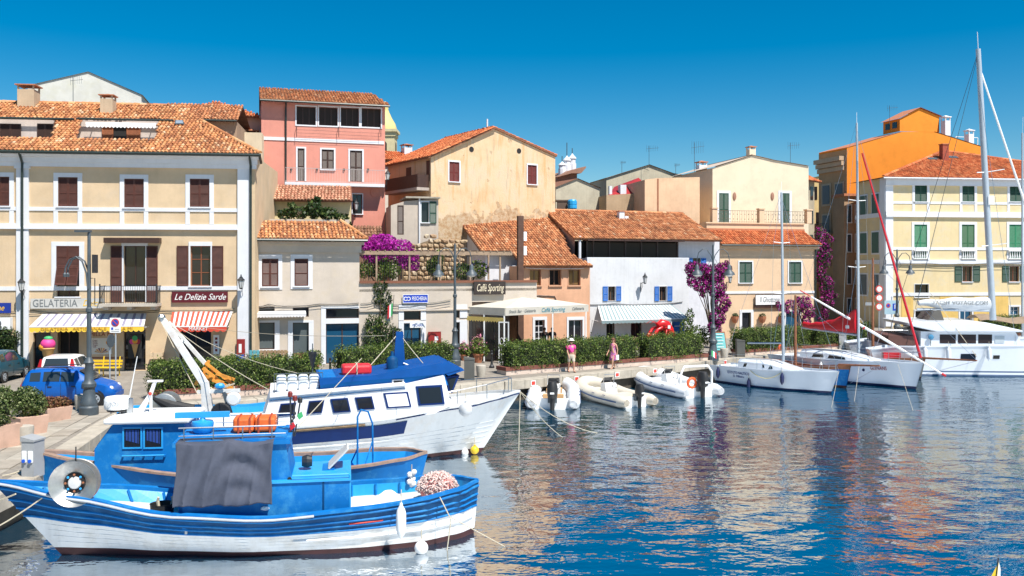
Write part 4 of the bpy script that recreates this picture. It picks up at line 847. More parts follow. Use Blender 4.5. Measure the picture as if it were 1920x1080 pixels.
rp = O+T*pt[1][1]; MB().add([rp, rp+XA*(pt[1][0]+.2), rp+XA*(pt[2][0])+Vector((0, 3, -1.5)), rp+Vector((0, 3, -1.5))], [(0, 1, 2, 3)]).build('rear_slope', DECK, b5.root); ridge(b5.root, rp, rp+XA*(pt[1][0]+.2), TILE)
MB().add([(xl, yu, zf-.1), (xl, yu+pt[1][1]*c27, zf-.1), (xl, yu+pt[1][1]*c27-.4, rp.z-.15)], [(0, 1, 2)]).build('gable_side', LIL, b5.root, fix=False)
MB().tube([O+Vector((0, -.05, -.06)), O+Vector((x0-xl+.2, -.05, -.06))], .06).build('gutter', WHITE, b5.root)
pl = b5.thing('utility_pole', 'tall dark brown square post with white boxes in front of the cafe roof', 'pole', b5.px(975, -.3), -.35, 0); zt = b5.pz(975, 405, -.3); MB().box(-.2, -.12, 0, .2, .12, zt).build('shaft', mk('pole_brown', (.09, .045, .03), .8, .25, 3), pl)
for v in (443, 470): z = b5.pz(975, v, -.3); MB().box(.2, -.12, z-.3, .42, .1, z+.3).build('junction_box', WHITEP, pl)
# water tank on the roof
s_, t_ = b5.on(O, XA, T, 926, 404); q = O+XA*s_+T*t_; tk = b5.thing('water_tank', 'white cylindrical water tank on orange supports on the cafe roof', 'tank', q.x, q.y, q.z); MB().lathe([(.02, -.7), (.3, -.68), (.36, -.6), (.36, .6), (.3, .68), (.02, .7)], 14, (0, 0, .62), axis='x').build('drum', WHITEP, tk, smooth=40)
for k in range(4): MB().box(-.6+k*.36, -.3, -.2, -.46+k*.36, .3, .42).build('support', TERRA, tk)
b5.root['label'] = 'peach cafe house with a big terracotta roof and a lower tiled porch roof'
# cafe sign on the terrace parapet
t, W, H = signboard(bl, 889, 528, 948, 552, 'dark cafe sign with pale script letters on the terrace parapet', mk('dark_sign', (.03, .02, .016), .6), 'Caffé Sporting', mk('cream_letters', (.72, .62, .45), .5), None, .3, off=.22, thick=.1, wfit=.86)
# cafe canopy with veranda
cv = empty('cafe_canopy', (0, 0, 0), 0, 'off-white cafe canopy tent with printed fascia and glazed veranda', 'canopy'); CAN = mk('canopy_fabric', (.5, .47, .41), .85, .08, 2, dirt=(.5, .4, .25), dirtamt=.3); 
def wp(u, Y): return Vector(((u-960)/F*Y, Y, 0))
pa, pb, pc, pd = wp(877, 55.2), wp(947, 53.2), wp(1103, 58.2), wp(940, 59.5)
cv.location = (pb.x, pb.y, ZQ); L_ = lambda p, z: (p.x-pb.x, p.y-pb.y, z)
zf0 = HC-(592-HZ)/F*53.2-ZQ; fh = .45; ap = (pa+pb+pc)/3+Vector((.2, 1.2, 0)); zap = zf0+fh+.62
m = MB()
for a, c in ((pa, pb), (pb, pc), (pc, pd), (pd, pa)): m.poly([L_(a, zf0+fh), L_(c, zf0+fh), L_(ap, zap)])
m.build('canopy_top', CAN, cv, fix=False)
for a, c in ((pa, pb), (pb, pc)):
    d = (c-a).normalized(); n_ = Vector((d.y, -d.x, 0))*.03; m = MB(); m.add([L_(a, zf0), L_(c, zf0), L_(c, zf0+fh), L_(a, zf0+fh), L_(a+n_, zf0), L_(c+n_, zf0), L_(c+n_, zf0+fh), L_(a+n_, zf0+fh)], [(0, 1, 2, 3), (4, 5, 6, 7), (0, 1, 5, 4), (1, 2, 6, 5), (2, 3, 7, 6), (3, 0, 4, 7)]); m.build('fascia', CAN, cv)
d = (pc-pb); dn = d.normalized(); an = math.atan2(d.y, d.x); nn = Vector((dn.y, -dn.x, 0))*.045; TEAL = mk('teal_letters', (.03, .22, .3), .6)
for s_, k, sz, mt in (('Snack Bar · Gelateria', .19, .26, GRLET), ('Caffé Sporting', .55, .36, TEAL), ('Caffetteria', .86, .26, GRLET)): q = pb+d*k+nn; text_mesh('fascia_lettering', s_, cv, L_(q, zf0+fh*.5), sz, mt, .25, None, (R(90), 0, an))
YS = mk('yellow_blind', (.75, .55, .16), .8, .1); d2 = pb-pa; m = MB()
for i in range(14):
    a = pa+d2*(i/14); c = pa+d2*((i+1)/14); mm = (a+c)/2; o_ = Vector((d2.y, -d2.x, 0)).normalized()*.12
    m.poly([L_(a+o_, zf0-.12), L_(c+o_, zf0-.12), L_(c+o_, zf0-.34), L_(mm+o_, zf0-.42), L_(a+o_, zf0-.34)])
m.build('yellow_valance', YS, cv, fix=False)
for k in (0, .45, .98): q = pa+d2*k; MB().box(*L_(q+Vector((-.04, -.04, 0)), 0), *L_(q+Vector((.04, .04, 0)), zf0)).build('post', WHITEP, cv)
for k in (.55, .97): q = pb+d*k; MB().box(*L_(q+Vector((-.04, -.04, 0)), 0), *L_(q+Vector((.04, .04, 0)), zf0)).build('post', WHITEP, cv)
VG = glassmat('veranda_glass', (.05, .045, .04), .1)
for k0, k1 in ((.02, .22), (.24, .44), (.47, .7), (.72, .96)):
    a = pa+d2*k0; c = pa+d2*k1; m = MB(); m.add([L_(a, .08), L_(c, .08), L_(c, zf0-.15), L_(a, zf0-.15), L_(a+Vector((.02, .03, 0)), .08), L_(c+Vector((.02, .03, 0)), .08), L_(c+Vector((.02, .03, 0)), zf0-.15), L_(a+Vector((.02, .03, 0)), zf0-.15)], [(0, 1, 2, 3), (4, 5, 6, 7)]); m.build('glass_panel', VG, cv, fix=False)
gt = empty('veranda_gate', pb+Vector((-.35, -.15, ZQ)), math.atan2(d2.y, d2.x)+.3, 'white wrought iron gate at the cafe veranda corner', 'gate'); m = MB().box(-.03, -.02, 0, .03, .02, 2.45).box(.57, -.02, 0, .63, .02, 2.45).box(0, -.015, 2.38, .6, .015, 2.45).box(0, -.015, .05, .6, .015, .1).box(0, -.015, 1.0, .6, .015, 1.05); m.build('frame', WHITEP, gt)
m = MB()
for cx in (.17, .43):
    for cz in (1.3,): m.tube([(cx+.12*math.cos(a*.5), 0, cz+.2*math.sin(a*.5)) for a in range(13)], .014, 4)
for x in (.15, .3, .45): m.box(x-.01, -.01, .1, x+.01, .01, 1.0)
m.build('scrolls', WHITEP, gt)

# ---------------------------------------------------------------- white house with blue shutters
WH = plaster('white_plaster', (.6, .605, .62), dirt=(.42, .42, .42), dirtamt=.5, dirtscale=1.4, streak=.25)
b6 = Bld('white_blue_shutter_house', 'white house with blue shutters, striped awning and brown glazed veranda under a long tiled roof', 1101, 63.4, 1292, 66.4, WH, 9)
for c0, c1, o0, o1, o2, o3 in ((1140, 1154, 1130, 1139, 1155, 1164), (1236, 1250, 1227, 1235, 1251, 1260)): window(b6, c0, 537, c1, 564, 'glass', mat=BLUESH, frame=mk('brown_window', (.12, .06, .03), .5), cols=2, sill=False, op=((o0, o1), (o2, o3)), sur=(.6, .6, .6, .6))
for u0, u1 in ((1137, 1153), (1183, 1204), (1232, 1250)): window(b6, u0, 606, u1, 650, 'void' if u0 != 1183 else 'glass', mat=BROWND, cols=2, name='door', sill=False)
zt = b6.pz(1101, 484); b6.wall([(0, zt), (b6.W, zt)], back=True); MB().box(0, .0, zt, b6.W, .25, zt+.06).build('parapet_cap', WHITE, b6.root)
cable(b6, [(1103, 571), (1150, 569), (1210, 571), (1280, 566)], .05, .025); cable(b6, [(1103, 530), (1106, 600)], .05, .015, 0)
yu = 2.8; z0 = b6.pz(1150, 484, yu)-.8; z1 = b6.pz(1150, 452, yu); xa, xb, xc = b6.px(1086, yu), b6.px(1270, yu), b6.px(1349, yu)
MB().box(xb, yu, 0, xc, yu+6, z1+.2).build('right_wall', LIL, b6.root); MB().box(xa, yu, 0, xb-.01, yu+.2, zt-.4).build('inner_wall', WH, b6.root)
vr = MB().box(xa, yu-.05, z0, xa+.1, yu+.05, z1).build('veranda', BROWND, b6.root); us = [1100, 1112, 1142, 1172, 1202, 1232, 1270]; 
for i, u in enumerate(us): x = b6.px(u, yu); MB().box(x-.06, yu-.06, z0, x+.06, yu+.06, z1).build('mullion', BROWND, vr)
for u, v_ in zip(us, us[1:]): MB().box(b6.px(u, yu)+.06, yu, z0, b6.px(v_, yu)-.06, yu+.03, z1-.1).build('pane', GLASSD, vr)
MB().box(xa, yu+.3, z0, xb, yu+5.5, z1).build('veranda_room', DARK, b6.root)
MB().box(b6.px(1092, yu), yu-.9, z1-.02, xb+.1, yu, z1+.1).build('veranda_eave', BROWND, b6.root)
b6sh = [(1290, 1298, 1299, 1313, 1314, 1324)]
x0, zz1 = b6.p(1299, 484, yu-.03); x1, zz0 = b6.p(1313, 509, yu-.03); sw = MB().box(x0, yu-.02, zz0, x1, yu+.02, zz1).build('window', GLASS, b6.root)
for ua, ub in ((1290, 1298), (1314, 1323)): link('shutter', shutter_mesh(b6.px(ub, yu)-b6.px(ua, yu), zz1-zz0, BLUESH), sw, (b6.px(ua, yu), yu-.06, zz0))
O = Vector((xa-.5, yu-.9, z1+.12)); T = Vector((0, math.cos(R(24)), math.sin(R(24)))); pt = [b6.on(O, XA, T, u, v) for u, v in ((1043, 401), (1312, 401), (1352, 449), (1080, 449))]
roof(b6.root, O, XA, T, [[(pt[3][0], 0), (pt[2][0], 0), (pt[2][0]-.25, pt[1][1]), (pt[3][0]-.1, pt[1][1])]], TILE)
rp = O+T*pt[1][1]; ridge(b6.root, rp+XA*pt[3][0], rp+XA*(pt[2][0]-.25), TILE); MB().add([rp+XA*pt[3][0], rp+XA*pt[2][0], rp+XA*pt[2][0]+Vector((0, 4, -1.8)), rp+XA*pt[3][0]+Vector((0, 4, -1.8))], [(0, 1, 2, 3)]).build('rear_slope', DECK, b6.root)
PS = plaster('pink_side_plaster', (.42, .27, .22)); xs = O.x+pt[3][0]+.12; yr, zr = rp.y, rp.z
MB().add([(xs, O.y+.3, 0), (xs, yr+3.5, 0), (xs, yr+3.5, zr-1.9), (xs, yr, zr-.14), (xs, O.y+.3, O.z+.02)], [(0, 1, 2, 3, 4)]).build('pink_side_wall', PS, b6.root, fix=False); MB().tube([(xs+.35, O.y+.2, O.z+.2), (xs+.35, O.y+.2, b6.pz(1075, 500, 1))], .1).build('flue', WHITE, b6.root); MB().box(xs, O.y+.3, 0, xs+1.0, O.y+.5, zt).build('pink_front', PS, b6.root)
s_, t_ = b6.on(O, XA, T, 1164, 410); q = O+XA*s_+T*t_; v_ = b6.thing('roof_vent', 'short white vent pipe on the long tiled roof', 'vent', q.x, q.y, q.z); MB().box(-.22, -.2, -.3, .22, .2, .55).box(.3, -.15, -.3, .6, .15, .2).build('stack', WHITE, v_); MB().box(-.28, -.26, .55, .28, .26, .62).build('cap', TERRA, v_)
GST = mk('awning_grey_stripe', (.2, .27, .28), .85, .06)
t, W, z_ = awning(b6, 1128, 1292, 572, 599, 1.6, 'grey and white striped scalloped awning on the white house', [STR_W, GST], .15, .24, None, .3, .5)
lantern(b6, 1210, 520, 'black bracket lantern on the white house between the blue windows', .65)
t = b6.thing('hanging_lobster', 'big red lobster figure standing by the white house awning', 'statue', b6.px(1240, -2.4), -2.4, .0); LOB = mk('lobster_red', (.55, .012, .015), .3, .15, 3, .1)
body = MB(); P_ = [(.65, 0, .35), (.72, 0, .8), (.62, 0, 1.25), (.35, 0, 1.62), (-.02, 0, 1.72), (-.3, 0, 1.6)]
body.tube(P_, [.22, .3, .34, .36, .34, .2], 10); body.build('body', LOB, t, smooth=50)
for k in range(5): q = Vector(P_[1])*(1-k/5)+Vector(P_[3])*(k/5); MB().lathe([(.36, -.04), (.39, 0), (.36, .04)], 10, (q.x+.1*math.sin(k), q.y, q.z)).build('tail_ring', LOB, t)
for s_ in (-1, 1):
    c = MB().tube([(-.1, s_*.3, 1.5), (-.5, s_*.4, 1.35), (-.75, s_*.35, 1.0)], [.1, .11, .13], 8).ball((-.82, s_*.3, .82), .24, 10, sc=(.8, .6, 1.2)).tube([(-.72, s_*.3, .7), (-.62, s_*.3, .45), (-.7, s_*.3, .3)], [.13, .1, .02], 6).tube([(-.95, s_*.3, .7), (-1.0, s_*.3, .45), (-.88, s_*.3, .3)], [.1, .07, .02], 6); c.build('claw', LOB, t, smooth=50)
    for k in range(3): MB().tube([(.25+.15*k, s_*.3, 1.3-.25*k), (.05+.1*k, s_*.55, 1.0-.25*k), (-.1+.1*k, s_*.6, .75-.25*k)], [.05, .04, .02], 5).build('leg', LOB, t)
    MB().tube([(-.28, s_*.1, 1.68), (-.7, s_*.2, 1.95), (-1.0, s_*.3, 1.75)], [.03, .02, .01], 5).build('feeler', LOB, t)
MB().box(.3, -.38, 1.4, .5, -.34, 1.62).build('white_label', WHITEP, t); MB().lathe([(.45, 0), (.45, .12), (.2, .2), (.15, .4)], 12, (.6, 0, 0)).build('base', LOB, t)
# bougainvillea climbing the right corner of the white house
def boug(base, blobs, n, size, mat, label, green=.5, stems=None):
    t = empty('bougainvillea', base, 0, label, 'bougainvillea'); blobs = [(*q[:3], q[3]*.95, q[4]*.9, q[5]*.95) for q in blobs]; blobs += [(q[0]+random.uniform(-1, 1)*q[3]*1.3, q[1]-random.uniform(0, .3), q[2]+random.uniform(-1, 1)*q[5]*1.2, .2, .18, .22) for q in blobs for _ in (0, 1)]; P, N = blob_pts(blobs, n); leaf_mesh('blossom', P, N, size, mat, t); P, N = blob_pts(blobs, int(n*green)); leaf_mesh('foliage', P, N, size, LEAF_DK, t); m = MB()
    for q in blobs[::2]: m.tube([(0, .1, 0), (q[0]*.15+.1, q[1]*.5+.15, q[2]*.3), (q[0]*.3-.05, .2, q[2]*.62), (q[0], q[1]+.1, q[2])], [.06, .05, .035, .012], 5)
    m.build('stem', BARK, t); return t
q = px(1335, 640, 63); boug((q.x, q.y, ZQ), [(-1.5, 0, 5.5, .4, .4, .55), (-.7, 0, 5.35, .7, .5, .6), (.2, 0, 5.2, .8, .5, .7), (.7, 0, 5.5, .5, .5, .5), (.3, 0, 4.2, .7, .5, .8), (-.6, 0, 4.4, .6, .4, .6), (.7, 0, 3.2, .6, .5, .8), (.4, 0, 2.2, .6, .5, .7), (.2, 0, 1.4, .5, .4, .6), (-1.4, 0, 4.7, .4, .3, .5)], 6000, .15, BOUG2, 'wine purple bougainvillea climbing the corner of the white house behind the lamp post')
q = px(1285, 640, 62.5); shrub(b6, b6.px(1305, -2.5), -2.5, 0, [(0, 0, .8, .7, .5, .8), (-.8, 0, 1.4, .5, .4, .7), (.8, 0, .8, .6, .5, .7), (-.5, 0, 2.2, .3, .3, .6)], 1900, .14, LEAF, 'feathery green shrub at the foot of the wine purple bougainvillea', 'shrub')
dy = b6.thing('display_stand', 'tall blue display stand under the awning end of the white house', 'stand', b6.px(1272, -.8), -.9, 0); MB().box(-.42, 0, .1, .42, .3, 1.95).build('cabinet', BLUESH, dy); 
for k in range(3): MB().box(-.4, -.05, .4+.5*k, .4, .0, .44+.5*k).build('shelf', WHITEP, dy)

# ---------------------------------------------------------------- roofscape between the cafe house and the cream house
OG = plaster('old_grey_plaster', (.46, .42, .32), dirt=(.3, .26, .2), dirtamt=.5)
g1 = Bld('old_grey_gable', 'weathered grey gable house behind the cafe roofs', 1042, 76, 1124, 78, OG, 6); g1.wall([g1.p(1042, 350), g1.p(1082, 335), g1.p(1124, 352)])
a, za = g1.p(1040, 351); c, zc = g1.p(1082, 334.5); e, ze = g1.p(1126, 353); MB().poly([(a, -.15, za), (c, -.15, zc), (c, 6, zc), (a, 6, za)]).poly([(c, -.15, zc), (e, -.15, ze), (e, 6, ze), (c, 6, zc)]).build('roof', DECK, g1.root, fix=False)
chb = Bld('white_chimney_block', 'brown canopy roof carrying three white chimney turrets', 1044, 82, 1090, 83, plaster('brown_block', (.3, .17, .12)), 3); chb.wall([chb.p(1045, 331), chb.p(1062, 322), chb.p(1082, 322)]); MB().prism([chb.p(1044, 332), chb.p(1062, 321), chb.p(1093, 313), chb.p(1093, 316), chb.p(1084, 326), chb.p(1066, 326)], -.6, 3).build('roof_slab', plaster('brown_block', (.3, .17, .12)), chb.root)
for u, vb, vt, lb in ((1054, 322, 303, 'shortest white chimney turret on the brown canopy roof'), (1063, 318, 292, 'middle white chimney turret with tall mast'), (1073, 315, 288, 'right white chimney turret beside the masted one')):
    x, z = chb.p(u, vb, .5); h = chb.pz(u, vt, .5)-z; t = chb.thing('chimney_turret', lb, 'chimney', x, .5, z); MB().lathe([(.36, -.3), (.36, h*.3), (.3, h*.32), (.3, h*.62), (.38, h*.64), (.36, h*.7), (.12, h*.9), (.05, h)], 10).build('stack', WHITE, t)
    MB().tube([(0, 0, h), (0, 0, h+(1.2 if u == 1063 else .5))], .04, 5).build('mast', GREYMETAL, t)
tk = empty('blue_tank', px(1073, 392, 72), 0, 'stacked blue plastic water tank on a roof behind the cafe', 'tank'); MB().lathe([(.3, 0), (.38, .05), (.38, .3), (.34, .33), (.38, .37), (.38, .62), (.34, .66), (.3, .74), (.1, .78)], 12).build('drum', mk('tank_blue', (.02, .3, .6), .4), tk)
MB().box(-1.2, -.3, -8, -.4, .5, .6).box(-1.35, -.35, .6, -.3, .55, .72).build('brick_stack', plaster('dark_stack', (.14, .1, .08)), tag(empty('rooftop_stack', px(1073, 392, 72.5), 0), 'dark brick chimney stack beside the blue tank', 'chimney'))
OB = plaster('brown_old_plaster', (.42, .30, .19), dirt=(.55, .42, .28), dirtamt=.5); PE = plaster('peach_block', (.66, .45, .29))
g2 = Bld('old_long_gable', 'old grey gable with antennas behind the peach block', 1137, 84, 1308, 86, plaster('old_cream', (.5, .45, .34), dirt=(.35, .3, .22), dirtamt=.4), 5); g2.wall([g2.p(1137, 333), g2.p(1217, 309), g2.p(1262, 325), g2.p(1308, 334)])
m = MB(); pp = [g2.p(1135, 334), g2.p(1217, 308.5), g2.p(1262, 325), g2.p(1308, 333)]
for (a, za), (c, zc) in zip(pp, pp[1:]): m.poly([(a, -.15, za), (c, -.15, zc), (c, 5, zc), (a, 5, za)])
m.build('roof', DECK, g2.root, fix=False)
g3 = Bld('brown_patched_house', 'patched brown wall with torn red membrane on its roof', 1137, 76, 1226, 77, OB, 4); g3.wall([g3.p(1137, 366), g3.p(1226, 361)])
RED = mk('red_membrane', (.32, .02, .02), .5, .25, 3, .2); m = MB(); a, za = g3.p(1137, 366); c, zc = g3.p(1226, 361); m.poly([(a+.2, .1, za), (c, .1, zc), (c, 3.5, zc+1.6), (a+1.8, 3, za+1.0)]).build('red_membrane', RED, g3.root, fix=False); MB().box(g3.px(1165), .2, za-.2, g3.px(1176), .8, g3.pz(1170, 346)).build('white_flap', WHITE, g3.root); MB().box(g3.px(1145), .3, za-.2, g3.px(1150), .6, g3.pz(1147, 348)).build('white_pipe', WHITE, g3.root)
g4 = Bld('peach_block', 'plain peach rendered block beside the cream gable house', 1209, 74, 1312, 75, PE, 6); g4.wall([g4.p(1209, 337), g4.p(1231, 334), g4.p(1312, 332)]); MB().box(g4.px(1232), -.02, 0, g4.px(1235), .02, g4.pz(1233, 335)).build('brick_edge', mk('brick_edge', (.3, .13, .07), .9, .3, 9), g4.root)
for u, v, Y, h, lb in ((1217, 310, 84, 1.8, 'tall antenna on the ridge of the old grey gable'), (1302, 335, 80, 3.2, 'thin antenna pole left of the cream gable house'), (1166, 322, 85, 1.0, 'small antenna on the slope of the old grey gable'), (1267, 327, 84, 1.0, 'short dark vent mast on the old grey gable'), (1668, 230, 96, 1.8, 'television antenna by the orange dormer'), (1482, 308, 84, 2.0, 'antenna on the right shoulder of the cream gable house')): antenna(px(u, v, Y), lb, h, .9 if h > 1.5 else .4)

# ---------------------------------------------------------------- cream house with tiled strip, balustrade terrace and gable behind
CR = plaster('cream_plaster', (.66, .47, .31), streak=.1, var=.06)
b7 = Bld('cream_trattoria_house', 'cream trattoria house with tiled eave, roof terrace and gabled upper storey', 1350, 72, 1530, 74.2, CR, 12)
for u0, u1 in ((1386, 1410), (1479, 1502)): window(b7, u0, 491, u1, 530, 'shut', mat=GREEN, sur=(2.5, 2.5, 2.5, 2), depth=.12)
window(b7, 1391, 586, 1408, 631, 'glass', mat=GREEN, sur=(5, 5, 5, 0), cols=1, name='door', sill=False); window(b7, 1473, 584, 1500, 632, 'glass', mat=WHITE, pane=GLASSB, cols=1, sur=(3, 3, 2, 0), name='door', sill=False)
zt = b7.pz(1440, 459); b7.wall([(0, zt), (b7.W, zt)]); b7.hband('string_course', 1352, 1529, 548, .18, .06, WHITE, 1440)
MB().box(-.05, -.25, zt-.35, b7.W+.15, 0, zt-.02).build('cornice', CR, b7.root)
O = Vector((-.1, -.45, zt)); T = Vector((0, c27, s27)); tt = b7.on(O, XA, T, 1440, 433)[1]; roof(b7.root, O, XA, T, [[(0, 0), (b7.W+.3, 0), (b7.W+.2, tt), (0, tt)]], TILE_R, name='eave_roof'); MB().tube([O+Vector((0, -.05, -.07)), O+Vector((b7.W+.3, -.05, -.07))], .07).build('gutter', GUTTER, b7.root); pipe(b7, 'downpipe', [(b7.W-.1, -.1, zt-.1), (b7.W-.1, -.1, .1)], .06, GUTTER)
yt = tt*c27-.45; zf = b7.pz(1440, 418, yt); MB().box(-.2, yt, zt, b7.W+.1, 9, zf).build('terrace_block', CR, b7.root); MB().box(-.25, yt-.12, zf-.7, b7.W+.1, yt, zf-.5).build('red_band', TERRA, b7.root); MB().box(-.3, yt-.1, zf-.1, b7.W+.15, yt+.4, zf).build('terrace_edge', CR, b7.root)
for u in (1340, 1428, 1517): x = b7.px(u, yt); MB().box(x-.22, yt-.06, zf, x+.22, yt+.36, zf+1.1).box(x-.28, yt-.12, zf+1.1, x+.28, yt+.42, zf+1.2).build('terrace_pillar', CR, b7.root)
IRT = mk('bronze_iron', (.14, .11, .08), .5)
for ua, ub in ((1345, 1423), (1433, 1512)):
    x0, x1 = b7.px(ua, yt), b7.px(ub, yt); balustrade(b7.root, x0, x1, yt+.15, zf, 1.0, IRT, .16); m = MB(); k = int((x1-x0)/.32)
    for i in range(k):
        for zz in (.3, .7): m.ball((x0+(i+.5)*(x1-x0)/k, yt+.15, zf+zz), .045, 6)
    m.build('railing_scrolls', IRT, b7.root)
yg = yt+2.4; CG = plaster('cream_gable_plaster', (.68, .57, .42), streak=.06, var=.06); pr = [b7.p(u, v, yg) for u, v in ((1336, 315), (1411, 291), (1447, 300), (1516, 312))]
g = MB(); ng = len(pr); x0, x1 = pr[0][0], pr[-1][0]; g.poly([(x0, yg, zt), (x1, yg, zt)]+[(x, yg, z) for x, z in reversed(pr)]).poly([(x0, yg, zt), (x0, yg+8, zt), (x0, yg+8, pr[0][1]), (x0, yg, pr[0][1])]).poly([(x1, yg, zt), (x1, yg+8, zt), (x1, yg+8, pr[-1][1]), (x1, yg, pr[-1][1])]).build('upper_storey', CG, b7.root, fix=False)
m = MB()
for (a, za), (c, zc) in zip(pr, pr[1:]): m.poly([(a-.15, yg-.12, za+.05), (c, yg-.12, zc+.05), (c, yg+8, zc+.05), (a-.15, yg+8, za+.05)])
m.build('upper_roof', mk('pale_coping', (.5, .4, .32), .8), b7.root, fix=False)
for u0, u1, nm in ((1348, 1366, 0), (1463, 1480, 1)):
    xa, za = b7.p(u0, 362, yg); xb = b7.px(u1, yg); d_ = MB().box(xa-.2, yg-.04, zf, xa, yg, za+.2).box(xb, yg-.04, zf, xb+.2, yg, za+.2).box(xa, yg-.04, za, xb, yg, za+.2).build('door', WHITE, b7.root)
    for i in (0, 1): link('shutter', shutter_mesh((xb-xa)/2-.01, za-zf, GREEN), d_, (xa+i*(xb-xa)/2, yg-.03, zf))
for u in (1377, 1448): x, z = b7.p(u, 368, yg); o = MB().lathe([(.2, 0), (.2, .05), (.12, .08)], 12, (0, 0, 0), axis='y').build('wall_plaque', mk('plaque', (.3, .15, .1), .7), b7.root, loc=(x, yg, z)); o.scale = (.8, 1, 1.7)
chimney(b7, b7.px(1408, yg+1.5), yg+1.5, b7.pz(1408, 297, yg+1.5), .6, b7.pz(1408, 273, yg+1.5)-b7.pz(1408, 297, yg+1.5), CG, 'white chimney pot on the cream gable ridge'); chimney(b7, b7.px(1315, yg+6), yg+6, b7.pz(1315, 330, yg+6), .75, b7.pz(1315, 301, yg+6)-b7.pz(1315, 330, yg+6), WHITE, 'white chimney at the far corner of the cream gable house')
hr = Bld('small_red_roof', 'fragment of red tiled roof behind the white chimney', 1318, 86, 1334, 86.3, CG, 3); z = hr.pz(1325, 325); hr.wall([(0, z), (hr.W, z)]); O = Vector((0, -.2, z)); tt = hr.on(O, XA, Vector((0, c27, s27)), 1325, 313)[1]; roof(hr.root, O, XA, (0, c27, s27), [[(0, 0), (hr.W, 0), (hr.W, tt), (0, tt)]], TILE_R)
t, W, H = signboard(b7, 1417, 553, 1469, 571, 'white trattoria sign with dark lettering on the cream house', WHITEP, 'Il Ghiottone', GRLET, .62, .15, off=.2, thick=.1, frame=BROWND, wfit=.7)
b7.strip('sign_board_base', 1413, 571, 1470, 577, .16, BROWND)
lantern(b7, 1369, 520, 'bracket lantern on the cream house near its corner', .6)
for u, lb in ((1376, 'round terracotta wall pot left of the trattoria door'), (1427, 'round terracotta wall pot right of the trattoria door'), (1462, 'flowered terracotta wall pot near the wine purple creeper')):
    x, z = b7.p(u, 599); t = b7.thing('wall_pot', lb, 'pot', x, -.02, z-.3); MB().lathe([(.02, 0), (.18, .1), (.27, .35), (.3, .55), (.26, .55)], 10, (0, -.2, 0)).build('pot', TERRA, t); P, N = blob_pts([(0, -.2, .6, .28, .22, .2)], 120); leaf_mesh('plant', P, N, .13, LEAF_DK if u < 1460 else LEAF_LT, t)
q = px(1505, 635, 72.3); boug((q.x, q.y, ZQ), [(-1.6, 0, 2.4, .5, .3, .3), (-1.0, 0, 2.7, .5, .3, .4), (-.4, 0, 2.3, .5, .3, .5), (.2, 0, 2.9, .5, .4, .5), (.6, 0, 2.2, .4, .4, .6), (.3, 0, 1.3, .4, .3, .6)], 2200, .14, BOUG2, 'wine purple creeper over the blue door of the trattoria')
q = px(1545, 620, 75.5); boug((q.x, q.y, ZQ), [(-.3, 0, 8.0, .6, .5, 1.2), (.1, 0, 6.6, .6, .5, 1.2), (-.3, 0, 5.2, .5, .5, 1.0), (.2, 0, 4.0, .6, .5, 1.0), (.4, 0, 3.0, .5, .5, .8), (-.5, 0, 7.0, .5, .5, 1.0), (.1, 0, 2.0, .4, .4, .8)], 2400, .17, BOUG2, 'tall bougainvillea on the side of the cream house at the street mouth', 1.1)

# ---------------------------------------------------------------- narrow street, orange house, yellow harbour building
ORA = plaster('orange_plaster', (.72, .24, .03), streak=.04, var=.05); b8 = Bld('orange_house', 'bright orange gabled house with square dormer tower and ochre street side', 1588, 94, 1850, 99, ORA, 4.8)
BS = plaster('brown_street_plaster', (.46, .27, .14)); b8.wall([b8.p(1588, 276), b8.p(1690, 247), b8.p(1752, 247), b8.p(1840, 275), b8.p(1850, 290)])
yd = .0; pr = [b8.p(u, v) for u, v in ((1687, 246), (1687, 222), (1724, 203), (1761, 218), (1757, 248))]
g = MB(); g.poly([(x, -.01, z) for x, z in pr]); x0, z0 = pr[1]; g.poly([(x0, -.01, pr[0][1]), (x0, 2.6, pr[0][1]), (x0, 2.6, z0), (x0, -.01, z0)]); x9, z9 = pr[3]; g.poly([(x9, -.01, pr[4][1]), (x9, 2.6, pr[4][1]), (x9, 2.6, z9), (x9, -.01, z9)]); g.build('dormer_tower', ORA, b8.root, fix=False)
MB().poly([(x0-.3, -.2, z0-.05), (pr[2][0], -.2, pr[2][1]+.08), (pr[2][0], 2.6, pr[2][1]+.08), (x0-.3, 2.7, z0-.05)]).poly([(pr[2][0], -.2, pr[2][1]+.08), (x9+.3, -.2, z9-.02), (x9+.3, 2.7, z9-.02), (pr[2][0], 2.6, pr[2][1]+.08)]).build('dormer_roof', TERRA, b8.root, fix=False)
for y in (.4, 1.5): MB().box(x0-.05, y, pr[0][1]+.4, x0+.02, y+.7, z0-.3).build('dormer_window', GLASS, b8.root)
m = MB(); pp = [b8.p(1586, 277), b8.p(1690, 246.5)]; m.poly([(pp[0][0], -.05, pp[0][1]), (pp[1][0], -.05, pp[1][1]), (pp[1][0], 4.8, pp[1][1]), (pp[0][0], 4.8, pp[0][1])]); pp = [b8.p(1752, 246.5), b8.p(1850, 277)]; m.poly([(pp[0][0], -.05, pp[0][1]), (pp[1][0], -.05, pp[1][1]), (pp[1][0], 4.8, pp[1][1]), (pp[0][0], 4.8, pp[0][1])]); m.build('roof', TERRA, b8.root, fix=False)
MB().box(-.02, -.02, 0, -.001, 4.8, b8.pz(1588, 280)).build('street_side', BS, b8.root); zz = b8.pz(1588, 300)
for k, (dz, pr_) in enumerate(((0, .7), (-.5, .45), (-1.0, .25))): MB().box(-pr_, .3, zz+dz, 0, 4.8, zz+dz+.45).build('side_cornice', plaster('cornice_ochre', (.5, .36, .24)), b8.root)
